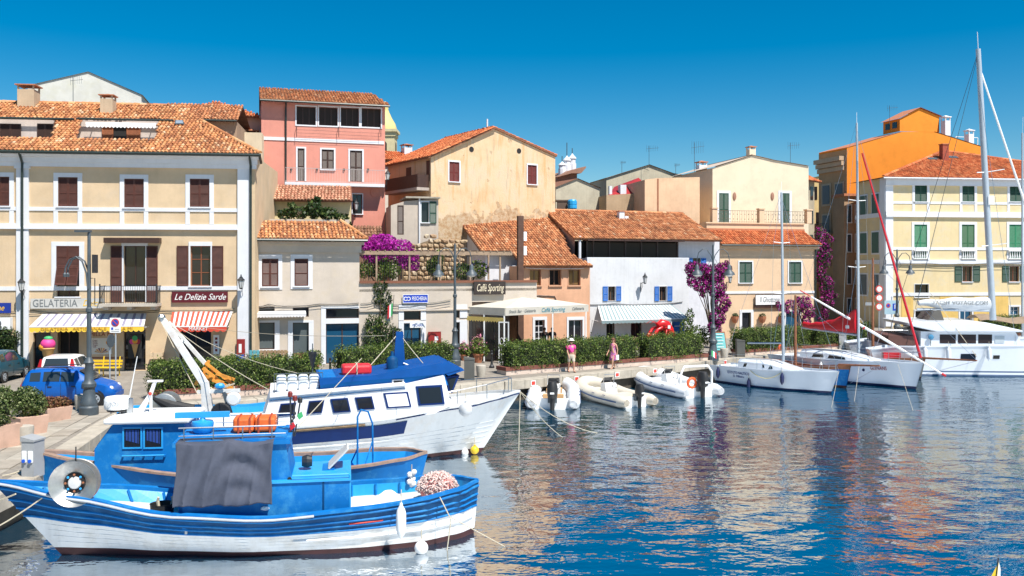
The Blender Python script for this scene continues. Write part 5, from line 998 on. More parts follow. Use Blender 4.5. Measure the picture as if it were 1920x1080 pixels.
for zc in (12.4, 9.2, 6, 2.6):
    for y in (.6, 2.8): m = MB().box(-.1, y-.2, zc-.2, -.03, y+1.4, zc+2.2); m.build('side_window_surround', plaster('cornice_ochre', (.5, .36, .24)), b8.root); MB().box(-.14, y, zc, -.1, y+1.2, zc+2).build('side_window', GREYMETAL, b8.root)
MB().box(-1.0, 2, 9.2, 0, 4.5, 9.35).build('side_balcony', STONE, b8.root); m = MB()
for k in range(13): m.box(-1, 2+k*.2, 9.35, -.97, 2.03+k*.2, 10.3)
m.box(-1.01, 2, 10.28, -.96, 4.5, 10.33).build('side_railing', IRON, b8.root)
for u, v, lb in ((1773, 243, 'small white chimney on the orange roof beside the dormer tower'), (1817, 268, 'white chimney by the roof railing of the orange house')): x, z = b8.p(u, v, 3); chimney(b8, x, 3, z-.4, .7, 2.0, WHITE, lb, WHITE)
x0, x1 = b8.px(1792, 5), b8.px(1834, 5); z = b8.pz(1800, 270, 5); MB().box(x0, 5, z, x1, 5.05, z+.05).box(x0, 5, z+.8, x1, 5.05, z+.86).box(x0, 5, z-1, x0+.06, 5.06, z+.86).box(x1-.06, 5, z-1, x1, 5.06, z+.86).build('roof_railing', WHITEP, b8.root)
fy = Bld('far_yellow_house', 'tall pale yellow house far up the narrow street', 1515, 104, 1566, 104.5, plaster('far_yellow', (.64, .5, .25)), 8); fy.wall([fy.p(1515, 345), fy.p(1534, 335), fy.p(1566, 324)]); 
for u, v in ((1519, 350), (1527, 350), (1521, 400), (1530, 398)): MB().box(fy.px(u), -.05, fy.pz(u, v+24), fy.px(u+5), .02, fy.pz(u, v)).build('window', GLASS, fy.root)
fz = Bld('grey_street_house', 'grey street house with dark windows beyond the cream house', 1502, 88, 1527, 90, plaster('street_grey', (.4, .34, .25)), 10); fz.wall([fz.p(1502, 339), fz.p(1527, 336)])
for v in (350, 395, 440, 490):
    for u in (1511, 1519): MB().box(fz.px(u), -.05, fz.pz(u, v+24), fz.px(u+5), .02, fz.pz(u, v)).build('window', GLASS, fz.root)
O = Vector((-.2, -.5, fz.pz(1510, 339))); roof(fz.root, O, XA, (0, c27, s27), [[(0, 0), (fz.W+.8, 0), (fz.W+.8, 2.2), (0, 2.2)]], TILE_R)
fc = Bld('brown_street_house', 'brown three-storey house closing the narrow street', 1527, 112, 1592, 113, plaster('street_shade_brown', (.34, .25, .17)), 6); z = fc.pz(1540, 400); fc.wall([(0, z), (fc.W, z+.6)])  # brown plaster set darker to stand in for the street's shade
for v in (430, 470, 520, 565):
    for u in (1533, 1545, 1557, 1569): MB().box(fc.px(u), -.05, fc.pz(u, v+24), fc.px(u+5), .02, fc.pz(u, v)).build('window', BROWND, fc.root)
nh = Bld('narrow_ochre_house', 'narrow brown-ochre house squeezed between the orange and yellow buildings', 1583, 91.3, 1628, 91.9, plaster('narrow_ochre', (.36, .24, .15)), 2)
for v in (385, 440, 500, 560): window(nh, 1589, v, 1596, v+32, 'shut', mat=GREYMETAL, sur=(1.5, 2, 1.5, 1.5)); window(nh, 1604, v, 1611, v+32, 'shut', mat=GREYMETAL, sur=(1.5, 2, 1.5, 1.5))
z = nh.pz(1600, 368); nh.wall([(0, z), (nh.W, z)]); MB().box(-.2, -.3, z, nh.W+.1, 2, z+.25).build('roof_slab', TERRA, nh.root)
YR = plaster('harbour_yellow_plaster', (.66, .53, .31), dirt=(.58, .53, .42), dirtamt=.55, dirtscale=.9, streak=.12, var=.08)
b9 = Bld('yellow_harbour_building', 'big yellow harbour building with white trim, green shutters and red hip roof', 1660, 84, 1990, 86.2, YR, 5.4)
for k, (u0, u1) in enumerate(((1715, 1738), (1804, 1827), (1893, 1917), (1968, 1988))):
    window(b9, u0, 342, u1, 378, 'shut', mat=GREEN, sur=(5, 4, 5, 0), surdown=400); window(b9, u0-1, 421, u1, 485, 'shut', mat=GREENL if k != 1 else mk('faded_green_shutter', (.03, .13, .05), .5), sur=(5, 5, 5, 0), name='door', sill=False, surdown=487)
for u0, u1, o in ((1804, 1823, ((1790, 1803), (1824, 1837))), (1892, 1911, ((1879, 1891), (1912, 1924)))): window(b9, u0, 499, u1, 528, 'glass', mat=GREEN, frame=mk('chestnut_frame', (.22, .07, .03), .5), cols=2, op=o, sur=(.5, .5, .5, 3))
window(b9, 1715, 533, 1741, 557, 'glass', mat=GREEN, cols=2, sur=(1, 1, 1, 1)); window(b9, 1716, 583, 1757, 609, 'void', mat=GREYMETAL, name='garage_opening', sill=False, sur=(3, 3, 3, 0)); window(b9, 1894, 575, 1911, 597, 'glass', mat=WHITE, cols=2, rows=3, pane=GLASSB, sur=(3, 3, 3, 3)); window(b9, 1800, 572, 1822, 609, 'glass', mat=WHITE, cols=2, sur=(3, 3, 3, 0), pane=GLASSB, name='door', sill=False)
zt = b9.pz(1660, 333); b9.wall([(0, zt), (b9.W, zt)])
for v, h, pr_ in ((401, .45, .14), (405, .15, .2), (379.5, .22, .04), (466, .25, .05), (491, .4, .16), (552, .3, .07)): b9.hband('string_course', 1660, 1990, v, h, pr_, WHITE, 1660)
b9.strip('pilaster', 1660, 335, 1674, 612, .08, WHITE); MB().box(-.06, 0, 0, 0, .9, zt).build('pilaster', WHITE, b9.root); MB().box(-.1, -.3, zt-.7, b9.W, 0, zt-.05).build('cornice', WHITE, b9.root)
GRDY = plaster('ground_floor_yellow', (.68, .46, .15)); x0 = b9.px(1690); [MB().box(b9.px(ua), -.03, .02, b9.px(ub), -.002, b9.pz(1700, 556)).build('ground_floor_paint', GRDY, b9.root) for ua, ub in ((1690, 1712), (1762, 1796), (1826, 1890))]
BAL = mk('white_balusters', (.7, .7, .7), .6)
for u0, u1 in ((1713, 1738), (1802, 1827), (1890, 1916)):
    x0, x1 = b9.px(u0), b9.px(u1); z0, z1 = b9.pz(1700, 486), b9.pz(1700, 468); bb = MB().box(x0-.1, -.24, z1-.14, x1+.1, -.02, z1).box(x0-.1, -.24, z0, x1+.1, -.02, z0+.1).build('balustrade', BAL, b9.root)
    for k in range(6): x = x0+.12+k*(x1-x0-.24)/5; MB().lathe([(.05, z0+.1), (.08, z0+.25), (.04, z0+.5), (.06, z1-.14)], 8, (x, -.13, 0)).build('baluster', BAL, bb)
# street side of the corner building
for zc in (10.6, 7.0, 3.0):
    for y in (1.1, 3.3): MB().box(-.05, y-.15, zc-.15, -.01, y+1.35, zc+2.1).build('side_surround', WHITE, b9.root); MB().box(-.09, y, zc, -.05, y+1.2, zc+1.95).build('side_shutter', GREEN if zc > 4 else GREYMETAL, b9.root)
for zc in (b9.pz(1660, 402), b9.pz(1660, 491)): MB().box(-.12, .9, zc-.2, 0, 5.4, zc+.2).build('side_course', WHITE, b9.root)
O = Vector((-.5, -.55, zt)); T = Vector((0, math.cos(R(25)), math.sin(R(25)))); pk = b9.on(O, XA, T, 1768, 284); x1 = b9.W+.6; rf = roof(b9.root, O, XA, T, [[(0, 0), (x1, 0), (x1, pk[1]*.55), (pk[0]+3, pk[1]*.9), pk]], TILE_R); MB().tube([O+Vector((0, -.05, -.08)), O+Vector((x1, -.05, -.08))], .08).build('gutter', WHITE, b9.root)
q = O+XA*pk[0]+T*pk[1]; ridge(rf, O+Vector((0, 0, .05)), q+Vector((0, 0, .05)), TILE_R, .16); ridge(rf, O+XA*x1+T*(pk[1]*.55)+Vector((0, 0, .05)), q+Vector((0, 0, .05)), TILE_R, .16)
MB().add([O, q, (pk[0], 9, O.z+1), (-.5, 6, O.z)], [(0, 1, 2, 3)]).add([q, O+XA*x1+T*(pk[1]*.55), (x1, 9, O.z+1), (pk[0], 9, O.z+1)], [(0, 1, 2, 3)]).build('rear_slope', DECK, b9.root)
for u, v in ((1748, 299), (1786, 296)): s_, t_ = b9.on(O, XA, T, u, v); p_ = O+XA*s_+T*t_; nn = XA.cross(T); o = MB().add([p_-XA*.5-T*.3+nn*.12, p_+XA*.5-T*.3+nn*.12, p_+XA*.5+T*.3+nn*.12, p_-XA*.5+T*.3+nn*.12, p_-XA*.5-T*.3, p_+XA*.5-T*.3, p_+XA*.5+T*.3, p_-XA*.5+T*.3], [(0, 1, 2, 3), (0, 1, 5, 4), (1, 2, 6, 5), (2, 3, 7, 6), (3, 0, 4, 7)]).build('skylight', GREYMETAL, b9.root)
s_, t_ = b9.on(O, XA, T, 1770, 300); p_ = O+XA*s_+T*t_; ck = b9.thing('brick_chimney', 'slim red brick chimney on the red hip roof', 'chimney', p_.x, p_.y, p_.z); MB().box(-.32, -.3, -.5, .32, .3, 1.5).build('stack', mk('red_brick', (.32, .07, .04), .9, .3, 8), ck); MB().box(-.38, -.36, 1.5, .38, .36, 1.58).build('cap', TERRA, ck)
for k, v in enumerate((492, 496)): cable(b9, [(1675, v), (1740, v+2), (1800, v+3), (1860, v+1), (1925, v-1)], .2+.03*k, .02)

# ---------------------------------------------------------------- street lamps
def lamp_post(u, v, label, rz=0, kind='double', mat=GREYMETAL):
    q = gp(u, v); t = empty('street_lamp', q, rz, label, 'street lamp', 'tall grey harbour street lamps')
    MB().lathe([(.34, 0), (.34, .3), (.29, .36), (.3, .5), (.24, .6), (.2, 1.0), (.26, 1.08), (.26, 1.2), (.17, 1.32), (.14, 1.9), (.19, 2.0), (.14, 2.08), (.09, 2.2)], 14).build('base', mat, t, smooth=35)
    MB().lathe([(.09, 2.2), (.085, 3.9), (.12, 3.93), (.12, 4.05), (.075, 4.1), (.06, 6.9), (.03, 7.0)], 10).build('pole', mat, t, smooth=35)
    if kind == 'double':
        for s in (-1, 1):
            pts = [(0, 0, 5.9), (s*.12, 0, 6.35), (s*.35, 0, 6.68), (s*.62, 0, 6.72), (s*.86, 0, 6.5), (s*.95, 0, 6.1), (s*.95, 0, 5.75)]; MB().tube(pts, [.035, .03, .03, .03, .028, .025, .025], 6).tube([(0, 0, 5.4), (s*.3, 0, 5.75), (s*.14, 0, 6.1)], .014, 4).build('arm', mat, t)
            MB().lathe([(.05, 5.8), (.12, 5.7), (.13, 5.5), (.17, 5.42), (.3, 5.3), (.34, 5.16), (.3, 5.16)], 12, (s*.95, 0, 0)).build('bell_shade', mat, t, smooth=40); MB().ball((s*.95, 0, 5.16), .24, 10, sc=(1, 1, .45)).build('diffuser', mk('lamp_diffuser', (.7, .7, .68), .4), t, smooth=60)
    else:
        for s in (-.1, .12):
            pts = [(0, s, 4.8), (-.06, s, 5.4), (-.22, s, 5.85), (-.45, s, 6.02), (-.7, s, 5.9), (-.85, s, 5.6), (-.87, s, 5.4)]; MB().tube(pts, .03, 6).build('arm', mat, t); MB().lathe([(.03, 5.42), (.07, 5.36), (.06, 5.25)], 8, (-.87, s, 0)).build('arm_end', mat, t)
        MB().box(-.5, -.14, 6.95, .05, .14, 7.03).build('lamp_head', mat, t); MB().box(.2, -.2, 5.4, .25, .2, 6.1).tube([(0, 0, 5.2), (.22, 0, 5.2), (.22, 0, 4.2), (0, 0, 4.3)], .02, 5).build('side_bracket', IRON, t)
    return t
lamp_post(167, 778, 'grey lamp post with hooked arms at the near quay, before the ice cream shop', 0, 'hook')
lamp_post(853, 686, 'grey twin-bell lamp post beside the fish shop and cafe', R(10)); lamp_post(1337, 676, 'grey twin-bell lamp post in front of the wine purple bougainvillea', R(-12)); lamp_post(1682, 641, 'grey twin-bell lamp post at the street mouth behind the catamaran', R(-8))

# ---------------------------------------------------------------- hedges in long planters, tubs, bollards
PLW = mk('planter_render', (.62, .50, .42), .9, .12, 2, dirt=(.4, .3, .22), dirtamt=.5); PLB = mk('planter_red_band', (.2, .07, .05), .9, .2, 3)
def hedge(a, c, label, h0=.45, h1=1.5, D=.95, planter=True, n=None, gaps=None, mat=LEAF, group='clipped hedges along the promenade', plabel=None):
    a = Vector((a.x, a.y, ZQ)); c = Vector((c.x, c.y, ZQ)); d = c-a; L = d.length; an = math.atan2(d.y, d.x)
    if planter:
        p = empty('long_planter', a, an, plabel, 'planter', 'long rendered planters'); MB().box(0, 0, 0, L, .14, h0*.55).box(0, D-.14, 0, L, D, h0*.55).box(0, .14, 0, .14, D-.14, h0*.55).box(L-.14, .14, 0, L, D-.14, h0*.55).build('base', PLW, p)
        MB().box(-.03, -.03, h0*.55, L+.03, .14, h0).box(-.03, D-.14, h0*.55, L+.03, D+.03, h0).box(-.03, .14, h0*.55, .14, D-.14, h0).box(L-.14, .14, h0*.55, L+.03, D-.14, h0).build('red_rim', PLB, p); MB().box(.14, .14, h0-.2, L-.14, D-.14, h0-.06).build('soil', mk('soil', (.06, .04, .025), .95), p)
    for k, (f0, f1) in enumerate(gaps or ((0.01, .99),)):
        t = empty('hedge', a+d*f0+Vector((0, 0, h0-.12)), an, label[k] if isinstance(label, (list, tuple)) else label, 'hedge', group); l = L*(f1-f0); H = h1-h0+.12; nn = int(((l*H*2)+l*D)*520)
        P, N = box_pts(l, D+.1, H, nn, .13); P[:, 2] += (N[:, 2] > .5)*np.maximum(0, RNG.normal(-.05, .09, len(P))); leaf_mesh('foliage', P, N, .09, mat, t, .9); MB().box(.1, .12, 0, l-.1, D-.02, H-.12).build('twigs', CORE, t)
hedge(gp(282, 753), gp(600, 733), ['clipped hedge behind the blue fishing boats and the white gantry'], plabel='long planter behind the blue fishing boats')
hedge(gp(640, 716), gp(852, 700), ['clipped hedge before the fish shop behind the white fishing vessel'], plabel='long planter before the fish shop')
hedge(gp(949, 704), gp(1332, 676), ['clipped hedge behind the walking couple in front of the cafe', 'clipped hedge in front of the white house and red lobster'], .42, 1.55, gaps=((.02, .61), (.665, .955)), plabel='long planter with red rim behind the walking couple')
hedge(gp(1392, 668), gp(1645, 650), ['clipped hedge behind the sailboats in front of the trattoria', 'clipped hedge beyond the red sail cover at the street mouth'], .4, 1.55, gaps=((.0, .47), (.53, .97)), plabel='long planter behind the sailboats')
hedge(gp(1850, 634), gp(1985, 633), ['clipped hedge at the frame edge behind the catamaran'], .4, 1.6, plabel='long planter behind the catamaran')
def tub(u, v, wd, dp, h, rz, label, leaf, bl, n, size, cat='planter'):
    q = gp(u, v); t = empty('flower_tub', q, rz, label, cat, 'rendered plant tubs on the near quay'); o = MB(); e = .08
    o.add([(-wd/2+e, 0+e*.5, 0), (wd/2-e, e*.5, 0), (wd/2-e, dp-e, 0), (-wd/2+e, dp-e, 0), (-wd/2, 0, h), (wd/2, 0, h), (wd/2, dp, h), (-wd/2, dp, h)], [(0, 1, 5, 4), (1, 2, 6, 5), (2, 3, 7, 6), (3, 0, 4, 7), (4, 5, 6, 7)]); o.build('tub', mk('pink_tub', (.56, .36, .27), .9, .12, 2, dirt=(.36, .24, .17), dirtamt=.5), t)
    P, N = blob_pts(bl, n); leaf_mesh('foliage', P, N, size, leaf, t); m = MB()
    for b in bl: m.ball(b[:3], 1, 10, sc=(b[3]*.66, b[4]*.66, b[5]*.66))
    m.build('twigs', CORE, t)
qa = R(98)
tub(10, 842, 1.15, .9, .72, R(62), 'large round pale green bush in a pink tub at the frame edge', LEAF_PALE, [(0, .45, 1.25, .62, .6, .62), (.1, .4, 1.6, .4, .4, .35), (-.3, .4, 1.0, .5, .5, .4)], 3600, .085)
tub(66, 816, 1.0, .9, .62, R(58), 'round pale green bush in a pink tub before the blue car', LEAF_PALE, [(0, .45, 1.08, .52, .52, .52), (-.1, .42, 1.32, .34, .34, .32), (.2, .4, .9, .4, .4, .36)], 3300, .085)
tub(113, 790, 1.0, .75, .5, R(58), 'rusty red low plant in a pink tub next to the blue car', REDLEAF, [(-.2, .38, .64, .42, .36, .26), (.25, .38, .62, .36, .34, .24)], 1500, .08)
STB = mk('bollard_stone', (.42, .38, .32), .9, .15, 4, .4)
def bollard(u, v, label, h=.62, r=.26): t = empty('stone_bollard', gp(u, v), 0, label, 'bollard', 'squat stone bollards on the quay'); MB().lathe([(r*.82, 0), (r*.9, h*.3), (r, h*.85), (r*.96, h*.97), (r*.7, h)], 14).build('drum', STB, t, smooth=40)
bollard(47, 834, 'squat stone bollard beside the bush tubs'); bollard(153, 769, 'squat stone bollard behind the near lamp post'); bollard(902, 707, 'squat stone bollard near the service box by the white vessel bow'); bollard(1358, 672, 'squat stone bollard right of the bougainvillea lamp post')
def iron_bollard(u, v, label, h=1.0): t = empty('iron_bollard', gp(u, v), 0, label, 'bollard', 'slim dark iron bollards'); MB().lathe([(.15, 0), (.15, .1), (.09, .16), (.06, .3), (.055, h*.75), (.08, h*.78), (.05, h*.84), (.07, h*.9), (.06, h*.97), (.01, h)], 10).build('post', IRON, t, smooth=40)
iron_bollard(619, 707, 'slim iron bollard before the big blue door'); iron_bollard(922, 690, 'slim iron bollard by the veranda flower pots'); iron_bollard(1312, 668, 'slim iron bollard next to the easel board')
def service_box(u, v, label, mat, h=1.15, w_=.5, rz=0):
    t = empty('service_box', gp(u, v), rz, label, 'service box', 'quayside power and water boxes'); MB().box(-w_/2, -.22, 0, w_/2, .22, h*.88).build('case', mat, t); MB().prism([(-w_/2-.02, h*.88), (w_/2+.02, h*.88), (w_/2+.02, h*.92), (-w_/2-.02, h)], -.24, .24).build('lid', mat, t)
    return t
GREYB = mk('grey_box', (.32, .33, .34), .5, .1); t = service_box(62, 893, 'grey power pedestal with blue sockets on the near quay', GREYB, 1.1, .36, R(-8))
for x in (-.09, .09): MB().box(x-.06, -.25, .42, x+.06, -.22, .72).build('socket', WHITEP, t); MB().lathe([(.045, 0), (.05, .03)], 10, (x, -.25, .46), axis='y').build('blue_cap', mk('socket_blue', (.01, .1, .6), .4), t)
service_box(880, 712, 'dark grey service box at the white vessel bow', mk('dark_box', (.1, .1, .09), .6)); service_box(1388, 670, 'dark service box behind the small sailboat stern', mk('dark_box', (.1, .1, .09), .6)); service_box(1578, 655, 'pale service box between the masts of the sailboats', GREYB)
# litter bin, pots, easel, benches, pallets, traffic sign
def potted(u, v, label, leaf=LEAF_LT, fl=None, s=1, name='potted_plant'):
    t = empty(name, gp(u, v), 0, label, 'plant', 'potted plants at the cafe veranda'); MB().lathe([(.16*s, 0), (.25*s, .38*s), (.29*s, .4*s), (.29*s, .46*s), (.22*s, .44*s)], 12).build('pot', TERRA, t); P, N = blob_pts([(0, 0, .85*s, .4*s, .38*s, .5*s), (.15*s, 0, .6*s, .4*s, .35*s, .3*s)], 700); leaf_mesh('foliage', P, N, .12, leaf, t)
    if fl: P, N = blob_pts([(0, 0, 1.0*s, .42*s, .4*s, .5*s)], 90); leaf_mesh('flowers', P, N, .12, fl, t)
potted(897, 680, 'terracotta pot with tall light green plant before the veranda', LEAF_LT, PINKF, 1.15); potted(870, 676, 'terracotta pot with pink flowers beside the twin-bell lamp', LEAF, PINKF, .8); potted(919, 677, 'terracotta pot with bushy green plant nearest the veranda gate', LEAF, None, 1.0); potted(858, 672, 'small terracotta pot at the foot of the twin-bell lamp', LEAF_DK, None, .55); potted(1290, 648, 'terracotta pot plant by the display stand', LEAF, None, .9)
t = empty('easel_board', gp(1352, 661), R(12), 'wooden easel with turquoise menu board beside the bougainvillea lamp post', 'menu board')
MB().add([(-.45, 0, .05), (.45, 0, .05), (.4, .3, 1.35), (-.4, .3, 1.35), (-.45, .04, .05), (.45, .04, .05), (.4, .34, 1.35), (-.4, .34, 1.35)], [(0, 1, 2, 3), (4, 5, 6, 7), (0, 1, 5, 4), (1, 2, 6, 5), (2, 3, 7, 6), (3, 0, 4, 7)]).build('frame', TEAK, t)
MB().poly([(-.38, -.012, .15), (.38, -.012, .15), (.34, .265, 1.27), (-.34, .265, 1.27)]).build('board', mk('turquoise_board', (.16, .5, .52), .6), t, fix=False); MB().add([(-.4, .34, 1.3), (.4, .34, 1.3), (.45, .75, 0), (-.45, .75, 0)], [(0, 1, 2, 3)]).build('rear_panel', TEAK, t)
for k in range(5): MB().box(-.25, -.03+.052*k, .35+.2*k, .2-.05*(k % 2), -.02+.052*k, .4+.2*k).build('menu_line', WHITEP, t)
t = empty('yellow_bench', gp(186, 706), R(-2), 'yellow metal bench with slatted back in front of the ice cream shop', 'bench')
for k in range(3): MB().box(-1.0, -.05+.15*k, .43, 1.0, .07+.15*k, .47).build('seat_slat', YELLOW, t)
for k in range(3): MB().box(-1.0, .42+.04*k, .56+.15*k, 1.0, .46+.04*k, .66+.15*k).build('back_slat', YELLOW if k < 2 else BROWND, t)
for x in (-.85, 0, .85): MB().tube([(x, 0, 0), (x, 0, .43), (x, .4, .43), (x, .52, 1.0)], .03, 6).tube([(x, .4, .43), (x, .45, 0)], .03, 6).build('leg_frame', YELLOW, t)
t = empty('no_parking_sign', gp(217, 712), 0, 'no parking sign with white panel on a grey pole', 'sign'); MB().tube([(0, 0, 0), (0, 0, 3.1)], .035, 8).build('pole', ALU, t)
MB().box(-.27, -.06, 2.35, .27, -.04, 3.1).build('panel', WHITEP, t); MB().lathe([(.2, 0), (.2, .012)], 20, (0, -.06, 2.86), axis='y').build('red_ring', REDMK, t); MB().lathe([(.15, 0), (.15, .008)], 20, (0, -.075, 2.86), axis='y').build('blue_disc', mk('sign_blue', (.01, .06, .45), .4), t); o = MB().box(-.15, -.092, -.022, .15, -.085, .022).build('red_bar', REDMK, t, loc=(0, 0, 2.86), rot=(0, R(45), 0)); MB().box(-.2, -.066, 2.5, -.1, -.06, 2.62).build('blue_print', mk('sign_blue', (.01, .06, .45), .4), t); MB().box(-.02, -.066, 2.52, .2, -.06, 2.54).build('text_line', GRLET, t); MB().box(-.2, -.066, 2.42, .2, -.06, 2.44).build('text_line', GRLET, t)
t = empty('round_sign', gp(206, 738), R(82), 'round traffic sign seen edge-on on a thin pole beside the blue car', 'sign'); MB().tube([(0, 0, 0), (0, 0, 2.6)], .03, 8).build('pole', ALU, t); MB().lathe([(.3, -.015), (.3, .015)], 20, (0, -.05, 2.35), axis='y').build('disc', GREYMETAL, t)
t = empty('ice_cream_statue', gp(90, 704), 0, 'giant ice cream cone figure with pink scoop by the shop door', 'statue'); MB().lathe([(.06, .35), (.3, 1.35), (.34, 1.4), (.3, 1.45)], 14).build('cone', CONE, t, smooth=40); MB().ball((0, 0, 1.62), .36, 14, sc=(1, 1, .9)).build('pink_scoop', PINKP, t, smooth=60); MB().ball((-.15, -.05, 1.48), .28, 12, sc=(1, 1, .8)).build('orange_scoop', ORP, t, smooth=60); MB().ball((.02, 0, 1.92), .22, 12, sc=(1, 1, .6)).build('green_scoop', GRNP, t, smooth=60); MB().lathe([(.3, 0), (.3, .1), (.08, .15), (.06, .4)], 12).build('stand', IRON, t)
P, N = blob_pts([(0, -.1, .55, .3, .2, .2)], 140); leaf_mesh('paper_flowers', P, N, .14, leafmat('party_colours', [(0, (.6, .02, .02)), (.35, (.7, .4, .02)), (.7, (.03, .4, .1)), (1, (.05, .1, .6))]), t)
iv = b1.thing('wall_ivy', 'dense dark ivy against the yellow building at the frame edge', 'ivy', b1.px(14), -.3, 0); P, N = blob_pts([(0, -.1, 1.9, .8, .4, .6), (-.2, -.1, 1.1, .85, .4, .8), (.2, -.1, .5, .7, .4, .6), (-1, -.1, 1.2, .8, .4, 1)], 5000); leaf_mesh('foliage', P, N, .11, LEAF_DK, iv); MB().box(-1.5, -.15, 0, .55, .2, 1.9).build('twigs', CORE, iv)
for u, v, lb, s in ((300, 700, 'small green shrub in the low trough beside the market', .8), (432, 697, 'round green shrub by the market door', 1.0), (418, 699, 'dark round shrub left of the corner pilaster', .8), (588, 690, 'round clipped shrub between the patterned and blue doors', 1.1)):
    t = empty('round_shrub', gp(u, v), 0, lb, 'shrub'); P, N = blob_pts([(0, 0, .5*s, .5*s, .5*s, .45*s)], 900); leaf_mesh('foliage', P, N, .1, LEAF, t); MB().ball((0, 0, .45*s), .32*s, 8).build('twigs', CORE, t); MB().lathe([(.25*s, 0), (.3*s, .25*s)], 10).build('pot', TERRA, t)
t = empty('pallet_fence', gp(503, 695), R(4), 'upright wooden pallet with one turquoise end behind the scooters', 'pallet')
for k in range(11): MB().box(-1.0+k*.185, -.02, .02, -.85+k*.185, .02, 1.12).build('board', mk('turquoise_board2', (.1, .35, .4), .8, .2) if k < 3 else mk('pallet_wood', (.34, .22, .12), .9, .25, 5), t)
for z in (.15, .95): MB().box(-1, .02, z, 1.05, .1, z+.1).build('rail', mk('pallet_wood', (.34, .22, .12), .9, .25, 5), t)
def scooter(u, v, rz, label, mat):
    t = empty('scooter', gp(u, v), rz, label, 'scooter', 'scooters parked on the promenade')
    for x in (-.6, .62): w_ = MB().lathe([(.14, -.05), (.25, -.06), (.27, 0), (.25, .06), (.14, .05)], 16, (x, 0, .27), axis='y').build('wheel', BLACK, t); MB().lathe([(.02, -.055), (.15, -.05), (.15, .05), (.02, .055)], 12, (x, 0, .27), axis='y').build('rim', ALU, w_)
    MB().prism([(-.85, .45), (-.3, .3), (.2, .28), (.32, .3), (.3, .38), (-.1, .4), (-.15, .62), (-.3, .72), (-.85, .72)], -.16, .16).build('body', mat, t); MB().prism([(.28, .3), (.42, .35), (.62, .95), (.58, 1.0), (.48, .95)], -.2, .2).build('front_shield', mat, t); MB().prism([(-.85, .72), (-.1, .7), (-.05, .78), (-.4, .84), (-.85, .86)], -.15, .15).build('seat', BLACK, t)
    MB().tube([(.62, 0, .3), (.5, 0, 1.02)], .03).tube([(.45, -.32, 1.05), (.5, 0, 1.02), (.45, .32, 1.05)], .018).build('handlebar', IRON, t); MB().lathe([(.07, 0), (.07, .08)], 10, (.56, 0, .98), axis='x').build('headlight', GLASS, t); MB().prism([(.5, .55), (.8, .5), (.85, .58), (.55, .62)], -.07, .07).build('mudguard', mat, t)
scooter(455, 703, R(120), 'blue scooter parked at the corner pilaster', mk('scooter_blue', (.01, .05, .3), .3)); scooter(503, 702, R(25), 'black scooter parked before the wooden pallet', mk('scooter_black', (.012, .012, .014), .3)); scooter(1712, 625, R(10), 'dark scooter at the corner of the yellow harbour building', mk('scooter_black', (.012, .012, .014), .3)); scooter(1780, 622, R(170), 'black scooter before the yellow garage wall', mk('scooter_black', (.012, .012, .014), .3))
t = empty('bicycle', gp(1190, 680), R(80), 'bicycle parked in the gap between the hedges', 'bicycle')
for x in (-.52, .52): MB().tube([(x+.33*math.cos(a*math.pi/10), 0, .34+.33*math.sin(a*math.pi/10)) for a in range(21)], .02, 5).build('wheel', BLACK, t)
MB().tube([(-.52, 0, .34), (-.1, 0, .3), (.4, 0, .8), (-.2, 0, .8), (-.52, 0, .34)], .02, 5).tube([(-.1, 0, .3), (-.22, 0, .95)], .018, 5).tube([(.52, 0, .34), (.38, 0, 1.0)], .018, 5).build('frame', ORANGEW, t); MB().ball((-.24, 0, .98), .1, 8, sc=(1.4, .7, .4)).build('saddle', BLACK, t); MB().tube([(.35, -.25, 1.05), (.38, 0, 1.0), (.35, .25, 1.05)], .014, 5).build('handlebar', STEEL, t)
# traffic and parking signs at the street mouth
t = empty('parking_sign', gp(1672, 634), 0, 'blue parking sign beside the red furled sail', 'sign'); MB().tube([(0, 0, 0), (0, 0, 3.3)], .04, 8).build('pole', ALU, t); MB().box(-.6, -.06, 1.9, .55, -.04, 3.0).build('panel', mk('pale_blue_panel', (.35, .5, .58), .5), t); MB().box(.05, -.07, 2.2, .5, -.06, 2.75).build('blue_square', mk('sign_blue', (.01, .06, .45), .4), t); text_mesh('letter', 'P', t, (.28, -.075, 2.47), .5, SCRIPT); MB().lathe([(.18, 0), (.18, .01)], 16, (-.3, -.06, 2.6), axis='y').build('red_ring', REDMK, t); MB().lathe([(.11, 0), (.11, .008)], 16, (-.3, -.072, 2.6), axis='y').build('blue_disc', mk('sign_blue', (.01, .06, .45), .4), t)
t = empty('speed_signs', gp(1648, 634), 0, 'three round red-rimmed road signs stacked on one pole', 'sign'); MB().tube([(0, 0, 0), (0, 0, 4.4)], .04, 8).build('pole', ALU, t)
for z in (3.9, 3.2, 2.5): o = MB().lathe([(.3, 0), (.3, .01)], 18, (0, -.05, z), axis='y').build('red_rim', REDMK, t); MB().lathe([(.21, 0), (.21, .008)], 18, (0, -.062, z), axis='y').build('white_disc', WHITEP, o)
MB().box(-1.1, -.05, 2.6, -.35, -.03, 2.85).build('street_panel', GREYB, t)

